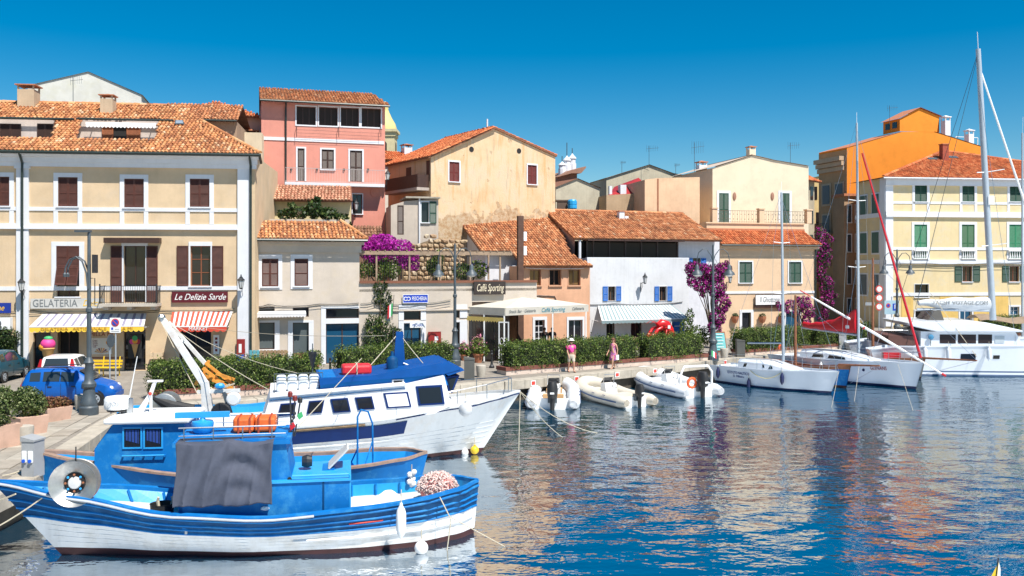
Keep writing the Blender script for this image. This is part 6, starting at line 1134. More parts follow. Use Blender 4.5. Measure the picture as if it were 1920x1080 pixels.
# ---------------------------------------------------------------- cars
def car(loc, rz, label, paint, L=3.55, W=1.6, H=1.52, rails=True, name='parked_car'):
    t = empty(name, loc, rz, label, 'car', 'cars parked by the harbour'); hw = W/2; s = L/3.55
    # stations from the tail (x=0) to the nose: x, sill z, belt z, roof z, belt half width, roof half width
    st = [(0, .42, .78, .80, .80, .74), (.06, .28, .92, .96, .93, .82), (.16, .26, .98, 1.28, .97, .76), (.34, .25, 1.0, 1.49, .99, .76), (.8, .25, 1.0, H, 1, .78), (1.5, .25, .99, H+.01, 1, .78), (2.05, .25, .97, H-.06, 1, .77), (2.5, .25, .95, 1.20, 1, .83), (2.76, .25, .93, .99, .99, .88), (3.2, .27, .82, .88, .96, .84), (3.44, .3, .68, .76, .9, .74), (3.55, .4, .58, .62, .74, .6)]
    rows = []
    for x, z0, zb, zr, wb, wr in st:
        x *= s; b = hw*wb; r = hw*wr; mid = (z0+zb)/2
        half = [(r*.55, zr), (r*.93, zr-.025), (r, zr-.07 if zr-zb > .2 else zr-.02), (b, zb), (b*1.01, mid), (b*.985, z0+.08), (b*.9, z0)]
        rows.append([(x, y, z) for y, z in half]+[(x, -y, z) for y, z in reversed(half)])
    m = MB(); m.grid(rows, 0, True); n = len(rows[0]); k = len(m.v); m.f += [tuple(range(n)), tuple(range((len(rows)-1)*n, len(rows)*n))]; m.m += [0, 0]; body = m.build('body', paint, t, smooth=42)
    def S(i, j, f, side): a = Vector(rows[i][j]); c = Vector(rows[i][j+1]); q = a.lerp(c, f); return Vector((q.x, side*(q.y+.012), q.z))
    def pane(i0, i1, f0, f1, xa, xb, side, nm):
        pts = []
        for i, fr in ((i0, xa), (i1, xb)):
            p0, p1 = S(int(i), 2, f0, side), S(int(i), 2, f1, side); pts.append((p0, p1))
        (a, b), (c, d) = pts; u0, u1 = xa, xb; A = a.lerp(c, xa); B = b.lerp(d, xa); C_ = a.lerp(c, xb); D_ = b.lerp(d, xb); MB().poly([A, C_, D_, B]).build(nm, GLASSC, t, fix=False)
    for sd in (1, -1):
        pane(3, 4, .12, .9, .06, .92, sd, 'side_window'); pane(4, 5, .1, .92, .1, 1.0, sd, 'side_window'); pane(5, 6, .1, .92, .06, .98, sd, 'side_window')
        for x, yy in ((.66*s, hw*.985), (2.86*s, hw*.97)):
            MB().lathe([(.36, 0), (.36, .012)], 20, (x, sd*yy, .3), axis='y').build('wheel_arch', BLACK, t); w_ = MB().lathe([(.18, -.09), (.27, -.1), (.29, -.06), (.29, .06), (.27, .1), (.18, .09)], 20, (x, sd*(hw-.08), .29), axis='y').build('wheel', BLACK, t, smooth=40)
            MB().lathe([(.03, -.105), (.185, -.098), (.185, .098), (.03, .105)], 14, (x, sd*(hw-.08), .29), axis='y').build('rim', ALU, w_); mh = MB()
            for a in range(6): an_ = a*math.pi/3; mh.ball((x+.12*math.cos(an_), sd*(hw+.024), .29+.12*math.sin(an_)), .028, 6)
            mh.build('rim_hole', BLACK, w_)
        for x in (1.05, 1.95): MB().box(x*s, sd*(hw+.004), .8, (x+.16)*s, sd*(hw+.025), .84).build('door_handle', BLACK, t)
        for x in (.98, 1.55, 2.6): MB().box(x*s-.006, sd*(hw*1.006-.004), .36, x*s+.006, sd*(hw*1.006+.004), .94).build('door_seam', BLACK, t)
        MB().ball((2.45*s, sd*(hw+.08), 1.0), .1, 8, sc=(.7, .8, .7)).build('mirror', paint, t)
        tl = MB(); tl.add([(.0, sd*hw*.68, .84), (.0, sd*hw*.84, .84), (.1, sd*hw*.99, .84), (.2, sd*hw*.82, 1.4), (.17, sd*hw*.7, 1.4), (.02, sd*hw*.7, .95)], [(0, 1, 5), (1, 2, 5), (2, 3, 5), (3, 4, 5)]); tl.build('tail_light', mk('tail_red', (.4, .01, .012), .25), t, loc=(-.025, sd*.015, 0), fix=False)
        MB().ball((3.4*s, sd*hw*.68, .68), .15, 10, sc=(.7, 1.1, .7)).build('headlight', mk('headlight_glass', (.6, .62, .65), .15), t, smooth=60)
        if rails: MB().tube([(.45*s, sd*hw*.66, H-.02), (.55*s, sd*hw*.67, H+.05), (1.85*s, sd*hw*.67, H+.05), (1.95*s, sd*hw*.66, H-.02)], .02, 6).build('roof_rail', BLACK, t)
    MB().poly([(.03, -hw*.64, 1.0), (.03, hw*.64, 1.0), (.215, hw*.56, 1.42), (.215, -hw*.56, 1.42)]).build('rear_window', GLASSC, t, fix=False)
    a = [Vector(rows[6][0]), Vector(rows[6][-1]), Vector(rows[8][-1]), Vector(rows[8][0])]; MB().poly([(2.14*s, -hw*.66, H-.1), (2.14*s, hw*.66, H-.1), (2.72*s, hw*.78, 1.05), (2.72*s, -hw*.78, 1.05)]).build('windscreen', GLASSC, t, loc=(.03, 0, .03), fix=False)
    MB().box(-.05, -hw*.86, .36, .12, hw*.86, .55).build('rear_bumper', paint, t); MB().box(-.06, -.26, .58, .02, .26, .69).build('number_plate', WHITEP, t); MB().box(3.42*s, -hw*.8, .3, 3.6*s, hw*.8, .5).build('front_bumper', paint, t)
    return t
GLASSC = glassmat('car_glass', (.03, .04, .045), .04, .7)
q = gp(30, 765); car((q.x, q.y+.8, ZQ), R(9), 'bright blue hatchback with roof rails parked behind the near lamp post', mk('car_blue', (.001, .09, .38), .45, .05, 2, 0, spec=.3, coat=.3))
q = gp(104, 731); car((q.x, q.y, ZQ), R(100), 'white hatchback seen from behind by the ice cream shop', mk('car_white', (.72, .73, .73), .3, .03, 2, 0, coat=.5), 3.7, 1.7, 1.5, False)
q = gp(-38, 722); car((q.x, q.y, ZQ), R(95), 'dark teal car cut off by the frame edge', mk('car_teal', (.006, .07, .11), .3, .05, 2, 0, coat=.6), 3.8, 1.65, 1.55, False)
q = gp(1590, 632); car((q.x, q.y, ZQ), R(60), 'silver car parked in the narrow street behind the sailboats', mk('car_silver', (.42, .44, .46), .3, .05, 2, 0, metal=.3), 4, 1.7, 1.5)

# ---------------------------------------------------------------- people
def skin(name, joints, edges, mat, parent, sub=2):
    me = bpy.data.meshes.new(name); me.from_pydata([j[0] for j in joints], edges, []); me.materials.append(mat); o = link(name, me, parent); md = o.modifiers.new('skin', 'SKIN')
    md.use_smooth_shade = True
    for i, (_, r) in enumerate(joints): sv = me.skin_vertices[0].data[i]; sv.radius = r if isinstance(r, tuple) else (r, r); sv.use_root = (i == 0)
    s_ = o.modifiers.new('sub', 'SUBSURF'); s_.levels = sub; s_.render_levels = sub; return o
SKIN = mk('skin', (.5, .27, .18), .6, .06, 8, 0); HAIR = mk('brown_hair', (.06, .025, .015), .7, .2, 20, .3)
def person(loc, rz, label, h, shirt, bottom, skirt=False, stride=.2, hat=None, bag=None, hair=HAIR, arms=.12, long_hair=False, mats=None):
    t = empty('person', loc, rz, label, 'person'); k = h/1.75; V = lambda x, y, z: (x*k, y*k, z*k)
    J = [(V(0, 0, .98), (.12, .15)), (V(.02, 0, 1.25), (.105, .15)), (V(.0, 0, 1.42), (.09, .15)), (V(.01, 0, 1.5), .052), (V(.03, 0, 1.62), (.085, .075)), (V(.04, 0, 1.72), (.07, .065))]; E = [(0, 1), (1, 2), (2, 3), (3, 4), (4, 5)]
    def add(p, r, par): J.append((V(*p), r)); E.append((par, len(J)-1)); return len(J)-1
    for s, st in ((1, stride), (-1, -stride)):
        a = add((st*.2, s*.1, .86), .085, 0); b = add((st*.75+.03, s*.1, .5), .058, a); c = add((st*1.05-.02, s*.1, .1), .038, b); d = add((st*1.05+.06, s*.11, .045), .038, c); add((st*1.05+.2, s*.12, .035), .03, d)
    hands = []
    for s, st in ((1, -arms), (-1, arms)):
        a = add((0, s*.19, 1.4), .055, 2); b = add((st*.4-.02, s*.24, 1.14), .04, a); c = add((st*1.1+.08, s*.24, .92), .03, b); d = add((st*1.2+.12, s*.24, .84), .028, c); hands.append((st*1.2+.12, s*.24, .84))
        for f_, (dx, dy, dz) in enumerate(((.02, -.02, -.1), (.035, 0, -.105), (.045, .015, -.09), (-.005, -.025, -.08), (.05, -.02, -.03))): add((hands[-1][0]+dx, hands[-1][1]+dy*1.0, hands[-1][2]+dz), .008, d)
    skin('body', J, E, SKIN, t)
    TJ = [(V(0, 0, 1.0), (.145, .175)), (V(.02, 0, 1.22), (.13, .172)), (V(.0, 0, 1.4), (.11, .18)), (V(.0, 0, 1.49), (.06, .075))]; TE = [(0, 1), (1, 2), (2, 3)]
    for s, st in ((1, -arms), (-1, arms)): TJ.append((V(0, s*.2, 1.41), .075)); TE.append((2, len(TJ)-1)); TJ.append((V(st*.3, s*.245, 1.22), .065)); TE.append((len(TJ)-2, len(TJ)-1))
    if not skirt: skin('shirt', TJ, TE, shirt, t); BJ = [(V(0, 0, 1.02), (.14, .165)), (V(0, 0, .92), (.14, .17))]; BE = [(0, 1)]
    if not skirt:
        for s, st in ((1, stride), (-1, -stride)): BJ.append((V(st*.25, s*.1, .8), .105)); BE.append((1, len(BJ)-1)); BJ.append((V(st*.7+.02, s*.1, .53), .09)); BE.append((len(BJ)-2, len(BJ)-1))
        skin('shorts', BJ, BE, bottom, t)
    else:
        m = MB(); pr = [(.07, 1.47, .1), (.12, 1.38, .16), (.125, 1.2, .15), (.12, 1.08, .15), (.16, .9, .19), (.2, .7, .22), (.23, .52, .25)]; rows = []
        for a, z, b in pr: rows.append([(k*(a*math.cos(q)*(1+.04*math.sin(7*q)*(z < 1)))+.01*k, k*b*math.sin(q)*(1+.05*math.cos(5*q)*(z < 1)), z*k) for q in [2*math.pi*i/20 for i in range(20)]])
        m.grid(rows, 0, True); m.build('dress', shirt, t, smooth=60)
    hm = MB().ball(V(.025, 0, 1.7), .118*k, 12, sc=(1.0, .86, .8))
    if long_hair: hm.tube([V(-.05, 0, 1.7), V(-.08, 0, 1.55), V(-.06, 0, 1.42)], [.09*k, .08*k, .03*k], 8)
    hm.build('hair', hair, t, smooth=60)
    fm = MB(); fm.ball(V(.135, 0, 1.63), .016*k, 6, sc=(1.2, .8, 1.2)).build('nose', SKIN, t)
    for s in (-1, 1): MB().ball(V(.115, s*.033, 1.66), .011*k, 6).build('eye', BLACK, t); MB().ball(V(.03, s*.082, 1.64), .02*k, 6, sc=(1, .5, 1.5)).build('ear', SKIN, t)
    MB().box(*V(.112, -.022, 1.585), *V(.128, .022, 1.592)).build('mouth', mk('lips', (.35, .1, .08), .5), t)
    for s, st in ((1, stride), (-1, -stride)): MB().ball(V(st*1.05+.07, s*.11, .035), .1*k, 8, sc=(1.35, .5, .38)).build('sandal', mk('sandal_brown', (.12, .06, .04), .7), t)
    if hat: MB().lathe([(.2*k, 1.72*k), (.12*k, 1.735*k), (.115*k, 1.8*k), (.06*k, 1.84*k)], 14, (.02*k, 0, 0)).build('hat', hat, t, smooth=40)
    if bag: h_ = hands[0]; MB().box(*V(h_[0]-.12, h_[1]-.03, h_[2]-.3), *V(h_[0]+.1, h_[1]+.05, h_[2]-.02)).build('bag', bag, t)
    return t
PT = mk('pink_shirt', (.72, .05, .28), .8, .08, 6, .1); DRESS, nt, b_, pos = newmat('floral_dress')
vo = _n(nt, 'TexVoronoi'); vo.inputs['Scale'].default_value = 14; nt.links.new(pos, vo.inputs['Vector']); sp = _n(nt, 'SeparateColor'); nt.links.new(vo.outputs['Color'], sp.inputs[0]); nt.links.new(ramp(nt, sp.outputs[0], [(0, (.06, .03, .12)), (.3, (.55, .08, .22)), (.55, (.75, .35, .45)), (.8, (.16, .1, .35)), (1, (.5, .05, .12))]), b_.inputs['Base Color']); b_.inputs['Roughness'].default_value = .8
person(gp(1071, 698), R(-70), 'person in pink polo shirt, pale shorts and white cap walking on the quay', 1.74, PT, mk('khaki_shorts', (.5, .45, .36), .9), stride=.14, hat=mk('cap_white', (.7, .68, .62), .8))
person(gp(1150, 692), R(-135), 'person in purple floral dress walking on the quay with a white bag', 1.7, DRESS, None, True, .22, bag=WHITEP, hair=mk('auburn_hair', (.14, .05, .025), .7), long_hair=True)
DKC = mk('dark_clothes', (.02, .02, .022), .9)
person(b5.wpt(b5.px(990), -2.6, 0), R(-80), 'person in dark clothes under the cafe canopy near the veranda', 1.72, DKC, DKC, stride=.05, long_hair=True); person(b5.wpt(b5.px(1009), -2.2, 0), R(-110), 'person in dark clothes before the white cafe door', 1.68, DKC, DKC, stride=.05)
# cafe chairs and tables under the canopy
WICK = mk('wicker', (.36, .24, .13), .8, .2, 12, .3)
def chair(loc, rz, label):
    t = empty('cafe_chair', loc, rz, label, 'chair', 'wicker chairs of the cafe terrace'); MB().box(-.22, -.22, .42, .22, .22, .47).build('seat', WICK, t); MB().tube([(-.22, .22, .45), (-.22, .27, .8), (0, .3, .9), (.22, .27, .8), (.22, .22, .45)], .025, 5).add([(-.2, .24, .5), (.2, .24, .5), (.2, .28, .82), (-.2, .28, .82)], [(0, 1, 2, 3)]).build('backrest', WICK, t)
    for x in (-.2, .2):
        for y in (-.2, .2): MB().tube([(x, y, 0), (x, y, .42)], .016, 5).build('leg', WICK, t)
for u, v, rz, lb in ((965, 668, 20, 'wicker chair first from the veranda gate'), (985, 666, 190, 'wicker chair below the dark figure at the veranda'), (1005, 665, 10, 'wicker chair before the white cafe door'), (1030, 664, 200, 'wicker chair in the middle of the cafe terrace'), (1050, 662, 0, 'wicker chair next to the canopy post'), (1170, 657, 20, 'wicker chair by the striped awning'), (1190, 656, 180, 'wicker chair near the bicycle')): chair(gp(u, v), R(rz), lb)

# ---------------------------------------------------------------- boats: hull kit
class Fr(Bld):
    """a boat's frame: origin on the water, x to the right along the keel, y away, z up"""
    def __init__(s, name, label, x, y, rz, cat='boat', group=None):
        s.P = Vector((x, y)); s.rz = rz; s.zb = 0; s.ex = Vector((math.cos(rz), math.sin(rz))); s.ey = Vector((-math.sin(rz), math.cos(rz)))
        s.root = empty(name, (x, y, 0), rz, label, cat, group); s.holes = []
def lerpf(tab):
    xs = [a for a, b in tab]; ys = [b for a, b in tab]
    def f(x):
        x = max(xs[0], min(xs[-1], x))
        for i in range(len(xs)-1):
            if x <= xs[i+1]+1e-9:
                t = (x-xs[i])/(xs[i+1]-xs[i]); t = t*t*(3-2*t)*.5+t*.5; return ys[i]+(ys[i+1]-ys[i])*t
        return ys[-1]
    return f
class Hull:
    """stations by f (0 bow .. 1 stern); h is height as a fraction of the sheer"""
    def __init__(s, L, g, wl, zs, bow='left', rakeB=1, rakeS=.2, zk=-.5, p=1.25):
        s.L, s.g, s.w, s.zs, s.bow, s.rB, s.rS, s.zk, s.p = L, lerpf(g), lerpf(wl), lerpf(zs), bow, rakeB, rakeS, zk, p
    def pt(s, f, h, side, off=0):
        zs = s.zs(f); z = h*zs if h >= 0 else -h*s.zk; hh = max(0, h)
        x = f*s.L-s.rB*hh*(1-f)**5+s.rS*hh*f**8
        if h >= 0: y = s.w(f)+(s.g(f)-s.w(f))*hh**s.p
        else: y = s.w(f)*max(0, 1+h)**.6; x += .4*(-h)*(1-f)**5
        y += off; X = x if s.bow == 'left' else s.L-x
        return (X, side*y, z)
    def fs(s, n=30, a=0, b=1): return [a+(b-a)*(.5-.5*math.cos(math.pi*i/n)) for i in range(n+1)]
    def shell(s, parent, levels, mats, n=34, transom=False, name='hull'):
        """levels: list of (h, material index of the band below it)"""
        m = MB(); F_ = s.fs(n)
        for side in (-1, 1):
            rows = [[s.pt(f, h, side) for f in F_] for h, _ in levels]; m.grid(rows, [b for _, b in levels[:-1]])
        if transom:
            a = [s.pt(1, h, -1) for h, _ in levels]; c = [s.pt(1, h, 1) for h, _ in levels]
            for i in range(len(levels)-1): m.poly([a[i], c[i], c[i+1], a[i+1]], levels[i][1])
        return m.build(name, mats, parent, smooth=35)
    def strake(s, parent, h, r, mat, f0=0, f1=1, side=-1, name='rubbing_strake', n=24, off=0):
        return MB().tube([s.pt(f, h, side, off) for f in s.fs(n, f0, f1)], r, 6).build(name, mat, parent, smooth=50)
    def patch(s, parent, f0, f1, h0, h1, mat, side=-1, off=.03, name='band', n=14):
        F_ = s.fs(n, f0, f1); return MB().grid([[s.pt(f, h0+(h1-h0)*k/4, side, off) for f in F_] for k in range(5)]).build(name, mat, parent, smooth=50, fix=False)
    def inside(s, parent, depth, capm, innm, deckm, capw=.13, n=34, ribs=0, ribm=None, f1=1, thick=.06):
        F_ = s.fs(n, .0, f1); cap = MB(); inn = MB(); dk = MB(); io = lambda f: min(capw, max(.0, s.g(f)-.02))
        for side in (-1, 1):
            o = [Vector(s.pt(f, 1, side, .03)) for f in F_]; i_ = [Vector(s.pt(f, 1, side, -io(f))) for f in F_]; up = Vector((0, 0, thick))
            cap.grid([[p for p in o], [p+up for p in o], [p+up for p in i_], [p-up*.5 for p in i_]])
            d = [Vector(s.pt(f, max(.05, 1-depth/s.zs(f)), side, -min(.1, s.g(f)*.4))) for f in F_]; d = [Vector((q.x, side*max(.0, side*q.y), q.z)) for q in d]; inn.grid([[p-up*.5 for p in i_], d]); 
            if side < 0: dl = d
            else: dk.grid([dl, d])
            if ribs:
                for k in range(1, ribs):
                    f = k/ribs*f1; q = Vector(s.pt(f, 1, side, -io(f)-.03)); q2 = Vector(s.pt(f, max(.05, 1-depth/s.zs(f)), side, -.13)); MB().tube([q2, q-Vector((0, 0, .03))], .035, 4).build('bulwark_rib', ribm or innm, parent)
        cap.build('gunwale', capm, parent, smooth=40); inn.build('bulwark', innm, parent); dk.build('deck', deckm, parent, fix=False)
def rope(pts, label, r=.014, sag=.0, mat=None, n=10, name='mooring_rope'):
    a = [Vector(p) for p in pts]; out = []
    for p, q in zip(a, a[1:]):
        for k in range(n): t = k/n; v = p.lerp(q, t); v.z -= sag*4*t*(1-t); out.append(v)
    out.append(a[-1]); o = a[0].copy(); m = MB().tube([v-o for v in out], r, 5); return tag(m.build(name, mat or ROPE, None, loc=o), label, 'rope')
def fender(loc, label, h=.62, r=.14, mat=None, ball=False, group='boat fenders'):
    t = empty('fender', loc, 0, label, 'fender', group); mat = mat or WHITEP
    if ball: MB().ball((0, 0, 0), r, 14).lathe([(.03, r*.95), (.05, r*1.2), (.02, r*1.25)], 8).build('ball', mat, t, smooth=60)
    else: MB().lathe([(.02, -h/2-.06), (.04, -h/2-.02), (r*.8, -h/2+.05), (r, -h/2+.15), (r, h/2-.15), (r*.8, h/2-.05), (.04, h/2+.04), (.03, h/2+.1)], 12).build('tube', mat, t, smooth=60)
    MB().tube([(0, 0, h/2+.06 if not ball else r), (0, .02, h/2+.4 if not ball else r+.3)], .012, 4).build('line', ROPE, t); return t
BB = mk('boat_blue', (.001, .14, .42), .6, .12, 1.5, .15, 6, spec=.25, dirt=(.06, .3, .52), dirtamt=.55, dirtscale=2.2); BN = mk('boat_navy', (.001, .05, .15), .6, .2, 1.5, .2, 5, spec=.2, dirt=(.03, .14, .3), dirtamt=.5, dirtscale=2, streak=.3); BLt = mk('boat_light_blue', (.02, .3, .66), .4, .12, 2, .12, 8); BW = mk('boat_white', (.7, .71, .71), .45, .08, 1.2, .15, 5, streak=.3, dirt=(.42, .36, .27), dirtamt=.4, dirtscale=1.6, coat=.15); BR = mk('antifouling', (.045, .01, .012), .7, .3, 3); DKG = mk('deck_grey', (.5, .49, .46), .8, .12, 3); RAIL = mk('worn_rail_wood', (.3, .2, .15), .7, .25, 6, .2)
CLOTH = mk('grey_cloth', (.062, .07, .1), .9, .18, 2.5, .25, 30)

# ---------------------------------------------------------------- near blue fishing boat
k1 = Fr('blue_fishing_boat', 'near blue and white wooden fishing boat with grey cloth on its deckhouse', -10.35, 20.85, R(10.3)); r1 = k1.root
H1 = Hull(9.55, [(0, .03), (.1, .55), (.25, 1.12), (.45, 1.42), (.7, 1.4), (.86, 1.15), (.95, .72), (1, .05)], [(0, .02), (.1, .14), (.25, .5), (.45, .9), (.7, 1.05), (.86, .85), (.95, .45), (1, .02)], [(0, 1.72), (.12, 1.42), (.3, 1.06), (.5, .95), (.75, 1.08), (1, 1.28)], 'left', 1.45, .12)
H1.shell(r1, [(1, 0), (.9, 0), (.75, 0), (.6, 0), (.53, 1), (.4, 1), (.25, 1), (.11, 2), (0, 2), (-.5, 2), (-1, 2)], [BN, BW, BR]); H1.inside(r1, .3, BB, BLt, DKG, .15, ribs=16, ribm=BB)
for h, r_ in ((.93, .035), (.77, .03), (.66, .028), (.55, .03)): H1.strake(r1, h, r_, BB); H1.strake(r1, h, r_, BB, side=1)
H1.strake(r1, .36, .045, BW, .55, .99, name='white_strake'); H1.strake(r1, 1.0, .03, mk('worn_edge', (.4, .42, .45), .6), .0, .6, off=.05, name='edge_strip'); H1.strake(r1, .70, .02, REDMK, .68, .76, name='worn_paint')
for k in range(4): H1.strake(r1, .45-.085*k, .006, BW, .02, .98, name='plank_seam')
# deckhouse and trunk cabin
ya = -.88; x0, zt = k1.p(341, 838, ya); x1 = k1.px(557, ya); zb = .72; x0 = k1.px(326, ya); xt = k1.px(536, ya)
m = MB().prism([(x0+.1, zb), (x1, zb), (xt, zt), (x0+.1, zt)], ya, .85); m.build('deckhouse', BB, r1)
m = MB().box(x0-.02, ya-.08, zt, xt+.1, .95, zt+.1); m.build('deckhouse_roof', BB, r1); MB().box(x0+.05, ya-.04, zt+.1, xt, .9, zt+.13).build('roof_top', BB, r1)
x2, z2 = k1.p(656, 900, ya-.1); MB().box(x0+.2, ya-.12, .72, x2, .95, z2).build('trunk_cabin', BB, r1); MB().box(x1-.6, ya-.16, z2, x2+.03, 1.0, z2+.05).build('trunk_rim', BLt, r1); MB().tube([(x1-.1, ya-.1, z2+.14), (x2-.02, ya-.1, z2+.14), (x2, ya-.1, z2+.1), (x2, ya-.1, .7)], .028, 6).build('grab_rail', BLt, r1)
MB().box((x1+x2)/2-.02, ya-.135, .6, (x1+x2)/2+.02, ya-.12, z2).build('panel_seam', BN, r1)
x, z = k1.p(543, 898, ya); MB().lathe([(.05, 0), (.05, .02)], 12, (x, ya-.02, z), axis='y').build('porthole', DARK, r1)
MB().box(x0+.25, ya-.1, .6, x0+.3, ya, zt).build('white_post', DKG, r1); x, z = k1.p(497, 953, ya-.14); MB().ball((x, ya-.16, z), .1, 10, sc=(1, .4, .5)).build('deck_light', WHITEP, r1)
zr = zt+.42; m = MB()
for u in (345, 400, 455, 510): x = k1.px(u, ya); m.tube([(x, ya, zt+.1), (x, ya, zr)], .016, 5).tube([(x, .85, zt+.1), (x, .85, zr)], .016, 5)
for y in (ya, .85): m.tube([(x0+.1, y, zr), (xt, y, zr)], .018, 5).tube([(x0+.1, y, zt+.24), (xt, y, zt+.24)], .012, 5)
o = m.build('guard_rail', STEEL, r1); o['kind'] = 'stuff'
# the draped cloth
cl = k1.thing('grey_cloth', 'dark grey cloth hung over the side of the near blue boat deckhouse', 'cloth', 0, 0, 0); rows = []; c0, c1 = k1.px(331, ya-.2), k1.px(513, ya-.2); zt_ = zt+.13; zb_ = k1.pz(420, 946, ya-.2); NJ, NI = 90, 44
for j in range(NI+1):
    b = j/NI; row = []
    for i in range(NJ+1):
        a = i/NJ; sag = .10*max(0, math.sin(math.pi*((a*1.9) % 1)))*(1-b)*(.6+.4*(a > .5)); x = c0+(c1-c0)*(a+.012*math.sin(b*5+a*3)); 
        if b < .001 or True:
            fold = .035*(1-2*abs(math.sin(a*15+b*1.3+.5*math.sin(a*5)))**.6)*(.25+.75*b)+.03*math.sin(a*7-b*3)+.06*math.sin(15*(b-3.2*(a-.66)**2))*math.exp(-((a-.66)/.2)**2)*(1-b)**.5+.012*math.sin(a*47+b*9)
        y = ya-.3-.03*b-fold*1.2; z = zt_+(zb_-zt_)*b-sag+.02*math.sin(a*17)*b
        row.append((x-(.05 if b > .8 else .05*b), y, z))
    rows.append(row)
top = [(p[0], ya+.25, zt_+.005) for p in rows[0]]; o = MB().grid([top]+rows).build('cloth', CLOTH, cl, smooth=70, fix=False); sd = o.modifiers.new('solid', 'SOLIDIFY'); sd.thickness = .012
# radar scanner, raft, signal mast on the roof
sc = k1.thing('radar_scanner', 'light blue radar scanner bar on its pedestal over the near boat', 'radar', k1.px(380, .1), .1, zt+.13); z1 = k1.pz(380, 778, .1)-zt-.13; MB().box(-.62, -.06, z1-.06, .62, .06, z1+.07).build('scanner_bar', BLt, sc); MB().lathe([(.06, z1-.62), (.1, z1-.5), (.23, z1-.36), (.26, z1-.2), (.24, z1-.14), (.08, z1-.12), (.05, z1-.06)], 14).build('motor_housing', BLt, sc, smooth=40); MB().lathe([(.12, 0), (.05, .1), (.05, z1-.6)], 8).build('pedestal', STEEL, sc)
rf_ = k1.thing('life_raft', 'orange plastic life raft boxes lashed on the near boat roof', 'life raft', k1.px(479, .15), .15, zt+.13); OR = mk('raft_orange', (.72, .13, .02), .5, .15, 4, .2)
for x in (-.25, .25): o = MB().box(x-.24, -.3, .02, x+.24, .3, .36).build('case', OR, rf_); bv = o.modifiers.new('bevel', 'BEVEL'); bv.width = .06; bv.segments = 2
for x in (-.36, -.1, .1, .36): MB().box(x-.02, -.32, 0, x+.02, .32, .375).build('strap', mk('strap_red', (.35, .05, .02), .7), rf_)
sm = k1.thing('signal_mast', 'rusty signal light mast with small flag at the deckhouse corner of the near boat', 'mast', k1.px(548, .0), 0, zt)
for dx, h, a in ((-.08, .95, .1), (.05, .85, .03), (.18, .8, .0)): MB().tube([(dx*.3, 0, 0), (dx+a*.3, .02, h)], .02, 5).build('pole', IRON, sm); MB().lathe([(.055, h), (.06, h+.1), (.03, h+.13)], 8, (dx+a*.3, .02, 0)).build('lamp', mk('nav_red', (.18, .02, .015), .4) if dx < .1 else BLACK, sm)
for k in range(6): MB().ball((.02*k-.05, 0, .1+.09*k), .045, 6).build('fitting', IRON, sm)
for k, m_ in enumerate((GRNP, WHITEP, REDV)): MB().poly([(.12-.09*k, -.03, .52-.12*k), (.22-.09*k, -.03, .6-.12*k), (.26-.09*k, -.05, .48-.12*k), (.14-.09*k, -.04, .38-.12*k)]).build('flag_band', m_, sm, fix=False)
# net hauler drum at the bow
xd, zd = k1.p(139, 906, -.6); dr = k1.thing('net_hauler', 'big steel dish-shaped net hauler on the bow of the near boat', 'net hauler', xd, -.6, .9); zd -= .9; R_ = .51
dm = MB().lathe([(.15, -.16), (.2, -.12), (.22, -.06), (.24, -.06), (R_*.97, .12), (R_, .13), (R_*1.01, .1), (.26, -.12), (.15, -.2)], 36, (0, 0, zd), axis='y'); dm.build('dish', mk('worn_steel', (.5, .48, .44), .42, .15, 6, .1, metal=.85), dr, smooth=35); MB().lathe([(.14, -.16), (.14, -.02), (.12, .0), (.02, .01)], 20, (0, 0, zd), axis='y').build('hub_cap', mk('hub_grey', (.5, .5, .5), .4), dr)
MB().lathe([(.235, -.05), (.15, -.045), (.15, -.06)], 24, (0, 0, zd), axis='y').build('hub_ring', DARK, dr); MB().lathe([(R_*.97, -.1), (R_, -.12), (R_*.98, -.15), (.2, -.06), (.1, -.04)], 30, (0, .12, zd), axis='y').build('rear_dish', mk('worn_steel', (.5, .48, .44), .42, .15, 6, .1, metal=.85), dr, smooth=35); MB().tube([(0, .15, zd), (0, .4, .1)], .09, 8).build('stand', BB, dr); MB().tube([(-.02, .2, zd+.35), (-.02, .2, zd+.78)], .015, 5).build('rod', IRON, dr)
for k in range(8): a = k*math.pi/4; MB().ball((.185*math.cos(a), -.0, zd+.185*math.sin(a)), .03, 6).build('bolt', BLt if k % 2 else mk('rust', (.25, .09, .04), .8), dr)
bk = k1.thing('black_tub', 'black rubber tub with a rope end on the near boat foredeck', 'tub', k1.px(304, -.3), -.3, .8); MB().lathe([(.24, 0), (.265, .36), (.275, .36), (.25, .34), (.22, .05)], 20).build('tub', BLACK, bk, smooth=40); MB().tube([(-.05, 0, .1), (-.1, .02, .42), (-.08, 0, .5)], [.03, .04, .03], 6).build('rope_end', ROPE, bk); MB().tube([(.18, 0, .2), (.22, 0, .46), (.2, .02, .5)], .02, 5).build('handle', ROPE, bk)
